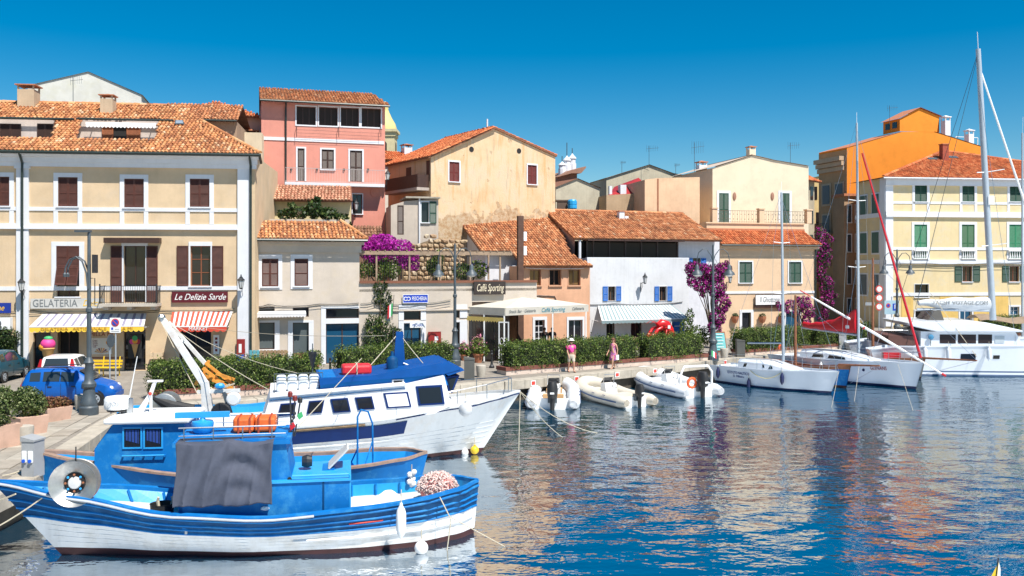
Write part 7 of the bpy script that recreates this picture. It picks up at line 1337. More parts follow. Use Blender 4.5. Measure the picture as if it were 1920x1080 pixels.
def heap(fr, u, v, y, rx, ry, rz_, label, mats, z0, n=500, size=.09, name='net_heap'):
    x, z = fr.p(u, v, y); t = fr.thing(name, label, 'net', x, y, z0); o = MB().ball((0, 0, rz_*.35), 1, 18, sc=(rx*.95, ry*.95, rz_*.6)).build('heap', mats[0], t, smooth=60)
    me = o.data
    for v_ in me.vertices: s_ = 1+.1*math.sin(v_.co.x*17)*math.sin(v_.co.y*13+1)+random.uniform(-.05, .05); v_.co *= s_
    m = MB()
    for k in range(n):
        th = random.uniform(0, 6.28); ph = math.acos(random.uniform(-.1, 1)); c = Vector((rx*math.sin(ph)*math.cos(th), ry*math.sin(ph)*math.sin(th), rz_*.35+rz_*.62*math.cos(ph))); tg = Vector((random.gauss(0, 1), random.gauss(0, 1), random.gauss(0, .6))).normalized(); m.tube([c-tg*size, c+Vector((random.gauss(0, .02), random.gauss(0, .02), .02)), c+tg*size], random.uniform(.008, .016), 3, cap=False)
    q = m.build('mesh_strands', mats[1], t, fix=False); q['kind'] = 'stuff'; return t
NETP = mk('pink_net', (.62, .22, .2), .9, .3, 14, .5, 40, dirt=(.7, .62, .55), dirtamt=.7, dirtscale=9); NETW = mk('pale_net', (.7, .55, .5), .9, .2, 20, .4); NETR = mk('rose_net', (.55, .1, .2), .9, .25, 10, .5, 40)
heap(k1, 820, 930, -.1, .48, .42, .62, 'pink and white fishing net heaped at the stern of the near boat', (NETP, NETW), .95, 700, .07); heap(k1, 215, 948, -.3, .36, .2, .14, 'flat rose net on the foredeck beside the net hauler', (NETR, NETP), .98, 200, .05)
# white bags and floats aft
bg_ = k1.thing('white_net_bag', 'crumpled white net bag spread over the aft deck of the near boat', 'bag', k1.px(715, -.3), -.3, .8); rows = []
for i in range(15):
    row = []
    for j in range(19): a, b = j/18-.5, i/14-.5; e = max(0, 1-(2*abs(a))**3)*max(0, 1-(2*abs(b))**3); row.append((a*1.5, b*.9, e*(.22+.1*math.sin(a*9+b*4)+.08*math.sin(b*13-a*5)+.25*max(0, a)+random.uniform(-.015, .015))))
    rows.append(row)
MB().grid(rows).build('sheet', mk('white_bag', (.7, .67, .6), .85, .12, 4, .3, 20), bg_, smooth=50, fix=False); MB().tube([(-.6, -.42, .12), (0, -.44, .16), (.5, -.42, .2)], .015, 5).build('green_hem', GRNP, bg_)
fl = k1.thing('white_floats', 'bunch of white net floats hanging at the far rail of the near boat', 'float', k1.px(772, 1.0), 1.0, 1.05)
for k in range(7): MB().ball((.06*math.sin(k*2.3), .05*math.cos(k*1.7), .06*k-.05), .075, 8).build('float', WHITEP, fl)
MB().tube([(0, 0, -.4), (0, 0, .5)], .012, 4).build('line', ROPE, fl)
x, z = k1.p(752, 978, -1.55); fender(k1.wpt(x, -1.56, z), 'long white fender on the side of the near blue boat', .66, .115); fender(k1.wpt(*(lambda q: (q[0], -1.35, .12))(k1.p(790, 1025, -1.35))), 'round white buoy floating beside the near blue boat', r=.16, ball=True)
q = gp(890, 848, .08); fender((q.x, q.y, .16), 'yellow round buoy floating at the white vessel bow', r=.15, ball=True, mat=YELLOW); fender((q.x-.35, q.y+.1, .06), 'small white float beside the yellow buoy', r=.13, ball=True)
rope([k1.wpt(8.6, -1.05, 1.2), k1.wpt(8.85, -1.2, .7), k1.wpt(8.75, -1.25, 0)], 'short rope trailing from the stern of the near blue boat', .014); rope([k1.wpt(8.85, -1.2, .75), k1.wpt(10.2, -1.2, -.05)], 'rope slanting into the water at the near boat stern', .012)
rope([k1.wpt(-.9, -.25, 1.5), (-13.1, 21.2, 1.05)], 'bow rope of the near blue boat to the quay', .018, .1); rope([k1.wpt(-.3, -.4, 1.42), (-13.0, 20.2, .2), (-12.9, 20.2, -.2)], 'slack bow rope hanging to the water by the quay', .016, .15)
bc = k1.thing('engine_box', 'open blue engine hatch with winch gear aft of the deckhouse', 'hatch', k1.px(600, .3), .3, z2); MB().prism([(-.35, -.3), (.35, -.3), (.35, .1), (-.35, -.02)], -.4, .4).build('box', BB, bc); MB().add([(.2, -.4, .1), (.65, -.4, .55), (.65, .4, .55), (.2, .4, .1), (.24, -.4, .08), (.69, -.4, .53), (.69, .4, .53), (.24, .4, .08)], [(0, 1, 2, 3), (4, 5, 6, 7), (0, 1, 5, 4), (1, 2, 6, 5), (2, 3, 7, 6), (3, 0, 4, 7)]).build('lid', DKG, bc); MB().lathe([(.12, -.12), (.16, 0), (.12, .12)], 12, (-.3, -.2, .25), axis='x').build('winch', IRON, bc)

# ---------------------------------------------------------------- second blue boat with wheelhouse
k2 = Fr('wheelhouse_boat', 'second blue fishing boat with white-roofed wheelhouse and worn wooden rail', -12.55, 24.75, R(6.5)); r2 = k2.root
H2 = Hull(9.9, [(0, .03), (.1, .5), (.3, 1.1), (.6, 1.35), (.85, 1.2), (.95, .8), (1, .05)], [(0, .02), (.1, .3), (.3, .8), (.6, 1.1), (.85, .9), (.95, .5), (1, .02)], [(0, 1.6), (.15, 1.35), (.4, 1.05), (.7, 1.1), (1, 1.3)], 'left', .7, .3)
H2.shell(r2, [(1, 0), (.75, 0), (.5, 1), (.25, 1), (.1, 2), (0, 2), (-1, 2)], [BB, BW, BR]); H2.inside(r2, .5, RAIL, BLt, BB, .16)
yb = -.85; x0, zr = k2.p(172, 797, yb); x1 = k2.px(346, yb); xs, zsl = k2.p(205, 785, yb); zb = .6; xf = k2.px(186, yb)
whp = [(xf-.12, zb), (x1, zb), (x1, zr+.02), (xs+.1, zr+.02), (xf-.12, k2.pz(172, 842, yb))]; MB().prism(whp, yb, .85).build('wheelhouse', BB, r2)
m = MB().box(xs-.12, yb-.15, zr+.02, x1+.15, 1.0, zr+.16); o = m.build('wheelhouse_roof', WHITEP, r2); bv = o.modifiers.new('bevel', 'BEVEL'); bv.width = .05; bv.segments = 2
for u0, u1 in ((233, 264), (272, 303)):
    xa, za = k2.p(u0, 804, yb); xb, zc = k2.p(u1, 838, yb); wf = MB().box(xa-.04, yb-.03, zc-.04, xb+.04, yb, zc).box(xa-.04, yb-.03, za, xb+.04, yb, za+.04).box(xa-.04, yb-.03, zc, xa, yb, za).box(xb, yb-.03, zc, xb+.04, yb, za).build('wheelhouse_window', BLt, r2); MB().box(xa, yb-.012, zc, xb, yb-.004, za).build('pane', GLASS, wf); rows = [[(xa+(xb-xa)*(.1+.8*i/12), yb-.016-.01*math.sin(i*2.2), za-.03-(za-zc-.1)*(j/6)*(.7+.25*i/12)) for i in range(13)] for j in range(7)]; MB().grid(rows).build('curtain', mk('curtain_blue', (.01, .05, .25), .8, .2), wf, smooth=60, fix=False)
p0, p1 = Vector((xf-.12, 0, k2.pz(172, 842, yb))), Vector((xs+.1, 0, zr+.02)); 
for ya0, ya1 in ((yb+.05, -.05), (.05, .8)): MB().poly([Vector((0, ya0, 0))+p0.lerp(p1, .1), Vector((0, ya1, 0))+p0.lerp(p1, .1), Vector((0, ya1, 0))+p0.lerp(p1, .92), Vector((0, ya0, 0))+p0.lerp(p1, .92)]).build('windscreen_pane', glassmat('windscreen_glass', (.12, .17, .19)), r2, loc=(-.012, 0, .01), fix=False)
xa, z = k2.p(229, 855, yb-.08); xb = k2.px(308, yb-.08); MB().tube([(xa, yb-.09, z), (xb, yb-.09, z)], .022, 6).build('grab_rail', BLt, r2)
for k in range(5): x = xa+(xb-xa)*k/4; MB().box(x-.02, yb-.09, z-.05, x+.02, yb, z).build('rail_foot', BB, r2)
rd = k2.thing('radome', 'white radome drum with letters on the wheelhouse roof', 'radome', k2.px(220, .1), .1, zr+.16); zz = k2.pz(220, 768, .1)-zr-.16; MB().lathe([(.2, zz), (.33, zz+.03), (.34, zz+.08), (.34, zz+.3), (.3, zz+.36), (.1, zz+.39)], 20).build('drum', WHITEP, rd, smooth=40); MB().lathe([(.26, zz-.04), (.28, zz)], 16).build('tray', IRON, rd)
for a in range(4): MB().tube([(.18*math.cos(a*1.57+.7), .18*math.sin(a*1.57+.7), 0), (.18*math.cos(a*1.57+.7), .18*math.sin(a*1.57+.7), zz)], .018, 5).build('leg', STEEL, rd)
text_mesh('lettering', 'KODEN', rd, (0, -.345, zz+.2), .15, mk('faint_grey', (.45, .47, .5), .6), .2)
am = k2.thing('white_mast', 'leaning white mast with crosspiece on the wheelhouse roof', 'mast', k2.px(262, .2), .2, zr+.16); za = k2.pz(292, 714, .2)-zr-.16; MB().tube([(0, 0, 0), (.28, 0, za*.55), (.42, 0, za)], [.09, .06, .05], 8).tube([(.3, 0, 0), (.3, 0, za*.5)], .04, 6).build('pole', WHITEP, am); MB().box(.22, -.06, za-.03, .62, .06, za+.02).build('crosspiece', WHITEP, am); MB().ball((.3, -.08, za*.6), .05, 8).build('lamp', REDMK, am); MB().lathe([(.11, 0), (.11, .4), (.05, .42)], 10, (-.25, -.1, 0)).build('horn', STEEL, am)
ant = k2.thing('whip_antenna', 'white whip antenna leaning over the wheelhouse roof', 'antenna', k2.px(238, .5), .5, zr+.16); h = k2.pz(258, 668, .5)-zr-.16; MB().tube([(0, 0, 0), (.28, 0, h)], [.02, .01], 6).build('rod', WHITEP, ant); MB().lathe([(.04, 0), (.03, .2)], 8).build('foot', STEEL, ant)
ar = k2.thing('blue_hoop', 'tall blue tubular hoop frame at the stern of the second boat', 'frame', k2.px(685, .2), .2, .9); h = k2.pz(685, 768, .2)-.9; MB().tube([(-.22, 0, -.1), (-.22, 0, h-.2), (-.12, 0, h), (.08, 0, h-.06), (.2, 0, h-.4), (.22, 0, -.1)], .028, 7).build('hoop', BB, ar); MB().tube([(-.2, 0, h*.35), (-.5, .4, -.1)], .022, 6).build('brace', BB, ar); MB().tube([(.2, 0, h*.45), (-.1, -.5, -.2)], .022, 6).build('brace', BB, ar)
x, z = k2.p(632, 885, -.2); eb = k2.thing('deck_crate', 'blue crate and engine cover on the second boat deck', 'crate', x, -.2, .75); MB().box(-.35, -.25, -.05, .3, .3, .32).build('box', BB, eb); MB().box(-.4, -.3, .32, .35, .35, .37).build('lid', BLt, eb)
rope([k2.wpt(-.3, -.2, 1.4), (-13.6, 24.2, 1.05)], 'bow rope of the second boat around the quay bollard', .02, .08)
# dark derrick with black fish-hold funnel and drum between the boats
dw = k2.thing('trawl_drum', 'black trawl cone and steel drum behind the wheelhouse roof', 'drum', k2.px(318, 2.6), 2.6, .9); zz = k2.pz(310, 760, 2.6)-.9; MB().lathe([(.36, -.3), (.4, -.28), (.4, -.22), (.15, -.2), (.15, .2), (.4, .22), (.4, .28), (.36, .3)], 20, (-.1, 0, zz), axis='y').build('drum', mk('worn_steel', (.5, .48, .44), .42, .15, 6, .1, metal=.85), dw, smooth=35); MB().tube([(-.6, -.2, zz+.35), (.1, -.25, zz), (.75, -.2, zz-.12)], [.05, .2, .16], 10).build('cone', BLACK, dw); MB().tube([(-.1, 0, zz), (-.1, .1, 0)], .08, 8).build('stand', IRON, dw)

# ---------------------------------------------------------------- white fishing vessel
k3 = Fr('white_fishing_vessel', 'white wooden fishing vessel with long cabin and royal blue roof', -12.3, 29.55, R(14.5)); r3 = k3.root; L3 = 11.55
H3 = Hull(L3, [(0, .04), (.05, .75), (.12, 1.25), (.25, 1.6), (.45, 1.8), (.8, 1.75), (1, 1.4)], [(0, .02), (.05, .1), (.12, .28), (.25, .75), (.45, 1.25), (.8, 1.5), (1, 1.1)], [(0, 2.12), (.15, 1.85), (.35, 1.55), (.7, 1.4), (1, 1.5)], 'right', 1.45, .2, p=1.1)
HW3 = mk('vessel_white', (.6, .62, .63), .4, .06, 1.2, .1, 5, streak=.25, dirt=(.5, .33, .15), dirtamt=.22, dirtscale=1.3, coat=.2)
H3.shell(r3, [(1, 0), (.85, 0), (.7, 0), (.5, 0), (.3, 0), (.08, 1), (0, 1), (-.5, 1), (-1, 1)], [HW3, BR], transom=True); H3.inside(r3, .5, HW3, HW3, DKG, .12); BB3 = mk('vessel_blue', (.001, .022, .12), .6, .12, 2, .1, spec=.2)
H3.patch(r3, .27, .95, .62, .9, BB3, name='blue_band'); H3.strake(r3, .94, .05, mk('rusty_rail', (.2, .13, .07), .8, .35, 6, .3), .38, .95); H3.strake(r3, .52, .03, HW3, .3, .95); H3.strake(r3, .97, .025, BB3, .0, .3, name='blue_line')
for k in range(5): H3.strake(r3, .2+.09*k, .008, HW3, .02, .9, name='plank_seam')
# cabin
yc = -1.55; 
def Z3(u, v, y=yc): return k3.p(u, v, y)
P3 = [Z3(484, 800), (Z3(842, 792)[0], Z3(842, 785)[1]), Z3(846, 760), Z3(833, 705), Z3(760, 722), Z3(506, 745)]; P3[0] = (P3[0][0], 1.2); P3[1] = (P3[1][0]-.5, 1.7)
CW = mk('cabin_white', (.77, .77, .78), .45, .05, 1, .05, streak=.08); cab = MB().prism(P3, yc, 1.55); cab.build('cabin', CW, r3); MB().prism([P3[5], P3[4], (P3[4][0], P3[4][1]+.07), (P3[5][0], P3[5][1]+.07)], yc-.05, 1.6).build('cabin_edge', CW, r3)
sl = MB().tube([(P3[5][0]-.02, yc-.02, P3[5][1]-.1), (P3[4][0], yc-.02, P3[4][1]-.1)], .018, 5); sl.build('grey_trim', BN, r3)
for k, (u0, v0, u1, v1, sk_, pm) in enumerate(((523, 757, 553, 779, .10, 0), (577, 752, 606, 775, .08, 0), (622, 748, 655, 773, -.1, 0), (668, 745, 700, 768, -.1, 0), (722, 737, 768, 764, -.12, 1), (782, 724, 831, 759, -.1, 0))):
    (xa, za), (xb, zc) = Z3(u0, v0), Z3(u1, v1); q = [(xa+max(0, sk_), za), (xb-.02+min(0, sk_)+max(0, sk_), za), (xb+min(0, 0), zc), (xa-min(0, sk_), zc)]; q = [(xa+sk_*.5, za), (xb+sk_*.5, za+.02), (xb-sk_*.5, zc+.02), (xa-sk_*.5, zc)]; c = (sum(a for a, b in q)/4, sum(b for a, b in q)/4)
    wf = MB().prism(q, yc-.035, yc-.002).build('cabin_window', BB3, r3); MB().prism([(c[0]+(a-c[0])*.84, c[1]+(b-c[1])*.8) for a, b in q], yc-.045, yc-.036).build('pane', WHITEP if pm else GLASS, wf)
MB().box(Z3(715, 740)[0]-.008, yc-.006, 1.5, Z3(715, 740)[0]+.008, yc, P3[4][1]).build('cabin_seam', DKG, r3)
RB = mk('roof_royal_blue', (.001, .065, .26), .6, .1, 2, .08, spec=.2); RBL = mk('roof_bright_blue', (.002, .14, .42), .6, .1, 2, .08, spec=.2); y3 = -1.2
MB().prism([Z3(600, 730, y3), Z3(840, 722, y3), Z3(833, 698, y3), Z3(760, 703, y3), Z3(602, 708, y3)], y3, 1.2).build('roof_house', RBL, r3); MB().prism([Z3(598, 709, y3), Z3(700, 703, y3), Z3(838, 678, y3), Z3(862, 692, y3), Z3(830, 701, y3), Z3(645, 716, y3), Z3(600, 722, y3)], y3-.12, 1.3).build('roof_slab', RB, r3)
MB().prism([Z3(833, 700, y3), Z3(866, 690, y3), Z3(870, 694, y3), Z3(840, 704, y3)], y3-.1, 1.3).build('visor', RB, r3); MB().prism([Z3(836, 707, y3), Z3(862, 704, y3), Z3(848, 738, y3), Z3(842, 735, y3)], y3+.02, 1.15).build('bridge_front', BB3, r3); MB().prism([Z3(840, 710, y3), Z3(856, 708, y3), Z3(847, 732, y3), Z3(844, 731, y3)], y3-.005, y3+.018).build('bridge_pane', GLASS, r3)
(xa, za), (xb, zc) = Z3(735, 712, y3), Z3(757, 720, y3); MB().box(xa, y3-.04, zc, xb, y3, za).build('vent_frame', WHITEP, r3); MB().box(xa+.05, y3-.05, zc+.03, xb-.05, y3-.04, za-.03).build('vent', DARK, r3)
MB().prism([Z3(760, 705, -.3), Z3(838, 690, -.3), Z3(832, 672, -.3), Z3(770, 690, -.3)], -.9, .9).build('roof_box', RB, r3)
fm = k3.thing('blue_mast', 'thick royal blue mast on the white vessel roof', 'mast', k3.px(750, 0), 0, Z3(750, 700, 0)[1]); h = Z3(750, 622, 0)[1]-Z3(750, 700, 0)[1]; MB().prism([(-.28, -.3), (.2, -.3), (.1, h), (-.14, h)], -.09, .09).build('post', RB, fm); MB().tube([(.1, -.1, h*.25), (.45, -.15, h*.15)], .03, 6).build('horn', WHITEP, fm)
bn = k3.thing('dark_canister', 'dark gas canister with chimney beside the blue mast', 'canister', k3.px(735, -.3), -.35, Z3(735, 697, -.35)[1]); MB().lathe([(.2, 0), (.2, .42), (.15, .5), (.06, .55), (.05, .7)], 14).build('drum', BN, bn, smooth=40); MB().tube([(.02, 0, .5), (.04, 0, 1.5)], .015, 5).build('rod', IRON, bn)
rp_ = k3.thing('red_raft_case', 'red life raft case lashed on the white vessel roof', 'life raft', k3.px(668, -.5), -.5, Z3(668, 702, -.5)[1]); o = MB().box(-.5, -.3, 0, .5, .3, .36).build('case', mk('raft_red', (.62, .02, .03), .45, .1), rp_); bv = o.modifiers.new('bevel', 'BEVEL'); bv.width = .09; bv.segments = 2; MB().box(-.02, -.32, -.01, .02, .32, .38).build('strap', ROPE, rp_)
ct_ = k3.thing('white_canisters', 'row of white plastic canisters in a rack at the cabin end of the white vessel', 'canister', k3.px(517, -.9), -.9, Z3(517, 735, -.9)[1])
for k in range(4): o = MB().box(.02+k*.35, -.2, 0, .34+k*.35, .2, .55).build('canister', mk('milky_plastic', (.68, .72, .75), .4, .05), ct_); bv = o.modifiers.new('bevel', 'BEVEL'); bv.width = .08; bv.segments = 2
MB().tube([(-.05, -.25, .4), (1.5, -.25, .4)], .015, 5).tube([(-.05, -.25, 0), (-.05, -.25, .62), (1.5, -.25, .62), (1.5, -.25, 0)], .018, 5).build('rack', GREYMETAL, ct_)
m = MB(); pts = [H3.pt(f, 1, -1, -.1) for f in (.3, .22, .15, .08, .02)]
for p in pts: m.tube([p, (p[0], p[1], p[2]+.55)], .016, 5)
m.tube([(p[0], p[1], p[2]+.55) for p in pts], .018, 5); pts2 = [H3.pt(f, 1, 1, -.1) for f in (.02, .08, .15, .22, .3)]; m.tube([(p[0], p[1], p[2]+.55) for p in [pts[-1]]+pts2], .018, 5)
for p in pts2: m.tube([p, (p[0], p[1], p[2]+.55)], .016, 5)
m.build('bow_rail', STEEL, r3); MB().box(L3*.8, -.6, 1.75, L3*.9, .6, 2.05).build('fore_hatch', CW, r3); x, z = k3.p(885, 752, -.9); MB().box(x-1.0, -1.2, z-.25, x-.05, -1.16, z+.15).build('bulwark_board', CW, r3)
x, z = k3.p(873, 768, -1.75); fender(k3.wpt(x, -1.75, z), 'big grey ball fender at the bow shoulder of the white vessel', r=.24, ball=True, mat=mk('fender_grey', (.5, .51, .52), .5, .15, 4))
tm = k3.wpt(k3.px(748, 0), 0, Z3(748, 624, 0)[1]); rope([tm, k3.wpt(k3.px(847, -1), -1, Z3(847, 735, -1)[1])], 'stay from the blue mast to the bridge of the white vessel', .015, .12); rope([tm, k3.wpt(k3.px(678, -.8), -.8, Z3(678, 704, -.8)[1])], 'tan stay from the blue mast to the red case', .016); rope([k3.wpt(k3.px(678, -1), -1, Z3(678, 672, -1)[1]), k1.wpt(k1.px(560, .2), .2, k1.pz(560, 800, .2))], 'long pale line rising over the white vessel cabin', .012); 
bp_ = H3.pt(0, 1, -1); rope([k3.wpt(*bp_), k3.wpt(bp_[0]-.05, -.02, .0)], 'slack bow line hanging from the white vessel', .016, 0); rope([k3.wpt(*bp_), gp(1120, 812, 0)], 'pale line from the vessel bow sagging past the first inflatable', .014, .25); rope([k3.wpt(*bp_), gp(1055, 820, 0)], 'second pale line from the vessel bow into the water', .014, .15)
rope([b1.wpt(b1.px(305), -1, b1.pz(305, 596)), k3.wpt(k3.px(720, -.2), -.2, Z3(750, 628, 0)[1])], 'thin wire from the white boom top to the blue mast', .01, .3); rope([px(305, 598, 36), px(512, 735, 31)], 'pale stay from the white boom to the white vessel rack', .014, .15); rope([px(312, 600, 36), px(560, 700, 33)], 'second pale stay from the white boom across the hedge', .012, .25); rope([px(300, 600, 36), px(372, 742, 34)], 'brown stay below the white boom', .016, 0)

# ---------------------------------------------------------------- boat with the white gantry behind
k4 = Fr('gantry_boat', 'light blue fishing boat with white derrick boom and orange timbers', -14.0, 32.6, R(24)); r4 = k4.root
H4 = Hull(7.6, [(0, .03), (.15, .7), (.4, 1.2), (.8, 1.2), (1, .9)], [(0, .02), (.15, .45), (.4, .95), (.8, .95), (1, .6)], [(0, 1.7), (.4, 1.2), (1, 1.45)], 'right', .8, .2); H4.shell(r4, [(1, 0), (.6, 0), (.4, 1), (.1, 2), (0, 2), (-1, 2)], [BLt, BW, BR], transom=True); H4.inside(r4, .5, BLt, BLt, DKG, .14); H4.strake(r4, .85, .04, BLt)
def D4(u, v, Y): return r4.matrix_world.inverted() @ px(u, v, Y)
bpy.context.view_layer.update(); BOOM = mk('boom_white', (.66, .66, .64), .5, .1, 2, .1, streak=.15, dirt=(.35, .17, .07), dirtamt=.35, dirtscale=1.5)
def beam(pa, pb, wa, wb, name, mat, parent, T=.6):
    a, b = Vector(pa), Vector(pb); d = (b-a).normalized(); s = d.cross(Vector((0, 1, 0))).normalized(); up = Vector((0, 1, 0)); vs = []
    for q, w_ in ((a, wa), (b, wb)): vs += [q+s*w_-up*w_*T, q-s*w_-up*w_*T, q-s*w_+up*w_*T, q+s*w_+up*w_*T]
    return MB().add(vs, [(0, 1, 2, 3), (7, 6, 5, 4), (0, 4, 5, 1), (1, 5, 6, 2), (2, 6, 7, 3), (3, 7, 4, 0)]).build(name, mat, parent)
dk_ = empty('white_derrick', px(388, 800, 34.2), 0, 'white steel derrick boom leaning up towards the market awning', 'derrick'); dk_.location.z = 1.0; bpy.context.view_layer.update(); W4 = lambda u, v, Y: dk_.matrix_world.inverted() @ px(u, v, Y)
beam(W4(305, 598, 35.2), W4(384, 720, 34.2), .1, .14, 'boom', BOOM, dk_); beam(W4(316, 604, 35.6), W4(385, 682, 35.2), .06, .075, 'jib', BOOM, dk_); beam(W4(384, 716, 34.2), W4(392, 790, 34.2), .13, .22, 'mast_foot', BOOM, dk_); beam(W4(370, 735, 34.2), W4(450, 732, 34.2), .07, .07, 'crossbar', BOOM, dk_); beam(W4(420, 735, 34.2), W4(440, 800, 34.0), .07, .08, 'strut', GREYMETAL, dk_)
MB().ball(W4(303, 596, 35.2), .16, 8).build('head_block', STEEL, dk_); MB().ball(W4(340, 642, 35.2), .12, 8).build('block', STEEL, dk_); MB().lathe([(.2, -.1), (.25, -.08), (.25, .08), (.2, .1)], 18, W4(438, 748, 34.0), axis='y').build('net_wheel', WHITEP, dk_); MB().lathe([(.36, -.1), (.4, 0), (.36, .1)], 18, W4(415, 775, 33.6), axis='y').build('net_roller', BLACK, dk_)
ot = empty('orange_timbers', px(410, 720, 34.8), R(8), 'jumble of orange timbers and ropes on the derrick platform', 'timber'); bpy.context.view_layer.update(); W5 = lambda u, v, Y: ot.matrix_world.inverted() @ px(u, v, Y)
for a, c in (((385, 680), (438, 722)), ((380, 690), (430, 728)), ((392, 676), (375, 718)), ((400, 690), (385, 728)), ((376, 702), (420, 718)), ((405, 700), (440, 712)), ((366, 722), (380, 700)), ((398, 712), (440, 730))): beam(W5(*a, 34.8+random.uniform(-.3, .3)), W5(*c, 34.6+random.uniform(-.3, .3)), .055, .055, 'timber', ORANGEW, ot)
for k in range(9): a = W5(random.uniform(385, 440), random.uniform(715, 730), 34.3); c = W5(random.uniform(385, 440), random.uniform(715, 732), 34.3); MB().tube([a, (a+c)/2+Vector((0, 0, -.1)), c], .03, 5).build('rope_tangle', ROPE if k % 3 else TEAK, ot)
MB().ball(W5(412, 724, 34.0), .16, 8, sc=(1.2, 1, .8)).build('turquoise_tarp', BLt, ot)

# ---------------------------------------------------------------- inflatables
TUBEW = mk('hypalon_white', (.68, .70, .72), .5, .06, 3, .05); TUBEC = mk('hypalon_cream', (.62, .56, .46), .5, .08, 3, .05); TRIM = mk('navy_trim', (.03, .06, .14), .5)
def outboard(t, x, y, z, s, mat=BLACK):
    o = MB(); o.grid([[(x+s*(a*math.cos(q)), y+s*b*math.sin(q), z+s*h) for q in [2*math.pi*i/12 for i in range(12)]] for a, b, h in ((.02, .02, .72), (.2, .14, .7), (.27, .18, .55), (.28, .19, .35), (.24, .17, .2), (.12, .09, .12), (.1, .07, -.35), (.1, .06, -.45))], 0, True); e = o.build('outboard_engine', mat, t, smooth=45)
    MB().box(x-.34*s, y-.1*s, z-.42*s, x+.1*s, y+.1*s, z-.38*s).build('cavitation_plate', mat, e); MB().box(x+.1*s, y-.16*s, z-.05*s, x+.3*s, y+.16*s, z+.25*s).build('bracket', GREYMETAL, e); MB().box(x-.284*s, y-.07*s, z+.3*s, x-.27*s, y+.07*s, z+.36*s).build('decal', WHITEP, e); return e
def rib(x, y, rz, L, B, label, mat, r=.24, console=True, arch=False, seat=None, eng=1.0, band=None):
    """local x runs from the transom (0) to the bow (L)"""
    k = Fr('inflatable_boat', label, x, y, rz, group='inflatable boats moored at the quay'); t = k.root; z = r*.95; hw = B/2-r; pts = []
    zz = lambda x: z+.5*(max(0, x/L-.3)/.7)**2
    for i in range(8): x_ = -.45+i*(L*.62+.45)/7; pts.append((x_, -hw, zz(x_)))
    for i in range(1, 12): a = math.pi*i/12; x_ = L*.62+(L*.38-r)*math.sin(a); pts.append((x_, -hw*math.cos(a), zz(x_)))
    for i in range(8): x_ = L*.62-i*(L*.62+.45)/7; pts.append((x_, hw, zz(x_)))
    rs = [r*.55]+[r]*(len(pts)-2)+[r*.55]; MB().tube(pts, rs, 12).build('tube', mat, t, smooth=60)
    st = [(p[0], p[1]*1.0+math.copysign(r*.98, p[1]) if abs(p[1]) > hw*.6 else p[1], p[2]) for p in pts[1:-1]]; MB().tube([(p[0]+(r*.98 if abs(p[1]) <= hw*.6 else 0), q[1], q[2]) for p, q in zip(pts[1:-1], st)], .035, 5).build('rub_strip', band or TRIM, t)
    MB().prism([(.0, -.15), (L*.7, -.15), (L*.9, .5), (L*.6, .22), (.0, .14)], -hw, hw).build('floor', BW, t); MB().box(-.04, -hw, -.1, .05, hw, .5).build('transom', WHITEP, t); outboard(t, -.3, 0, .38, eng)
    if console: c = MB().prism([(L*.42, .14), (L*.56, .14), (L*.54, .85), (L*.46, .9)], -.32, .32).build('console', WHITEP, t); MB().poly([(L*.55, -.3, .86), (L*.55, .3, .86), (L*.5, .26, 1.15), (L*.5, -.26, 1.15)]).build('screen', GLASS, c, fix=False); MB().tube([(L*.43, -.15+.15*math.cos(a), .78+.15*math.sin(a)) for a in [i*.5236 for i in range(13)]], .014, 4).build('steering_wheel', BLACK, c); MB().tube([(L*.5, -.3, .8), (L*.48, -.3, 1.3), (L*.48, .3, 1.3), (L*.5, .3, .8)], .016, 5).build('console_rail', STEEL, c)
    if seat: MB().box(L*.22, -.5, .14, L*.32, .5, .5).build('seat', seat, t); MB().box(L*.66, -.4, .3, L*.8, .4, .48).build('bow_cushion', seat, t)
    for f in (.25, .45, .65):
        for s in (-1, 1): MB().tube([(L*f-.12, s*(hw+r*.8), z+r*.62), (L*f, s*(hw+r*.95), z+r*.7), (L*f+.12, s*(hw+r*.8), z+r*.62)], .014, 4).build('grab_handle', TRIM, t)
    for s in (-1, 1): MB().lathe([(r*.56, 0), (r*.3, .08), (.02, .1)], 12, (-.45, s*hw, z), axis='x').build('tube_cone', mat, t, rot=None)
    if arch: MB().tube([(.35, -hw*.95, .4), (.25, -hw*.9, 1.25), (.3, -hw*.7, 1.55), (.3, hw*.7, 1.55), (.25, hw*.9, 1.25), (.35, hw*.95, .4)], .06, 8).build('radar_arch', WHITEP, t, smooth=50)
    return k
TAN = mk('tan_cushion', (.5, .3, .14), .7, .1)
q = gp(1037, 771, 0); ka = rib(q.x, q.y+.6, R(86), 5.2, 2.6, 'white inflatable with big black outboard next to the white vessel bow', TUBEW, .32, True, False, TAN, 1.35)
q = gp(1199, 766, 0); kb = rib(q.x-.1, q.y+.45, R(116), 4.9, 2.2, 'cream inflatable with grey outboard, middle of the three', TUBEC, .3, True, False, TUBEC, 1.05)
q = gp(1316, 748, 0); kc = rib(q.x, q.y+.6, R(112), 5.8, 2.7, 'large white inflatable with radar arch and orange ring', TUBEW, .33, True, True, WHITEP, 1.35)
tr_ = kc.thing('orange_lifebuoy', 'orange ring buoy on the transom of the large inflatable', 'lifebuoy', .0, .45, .75); MB().tube([(0, .24*math.cos(a), .24*math.sin(a)) for a in [i*.5236 for i in range(13)]], .07, 8).build('ring', mk('ring_orange', (.7, .1, .02), .5), tr_, smooth=60)
fg = kc.thing('ensign', 'small red white and green ensign at the large inflatable stern', 'flag', .3, -.9, 1.5); MB().tube([(0, 0, 0), (0, 0, .9)], .012, 4).build('staff', STEEL, fg)
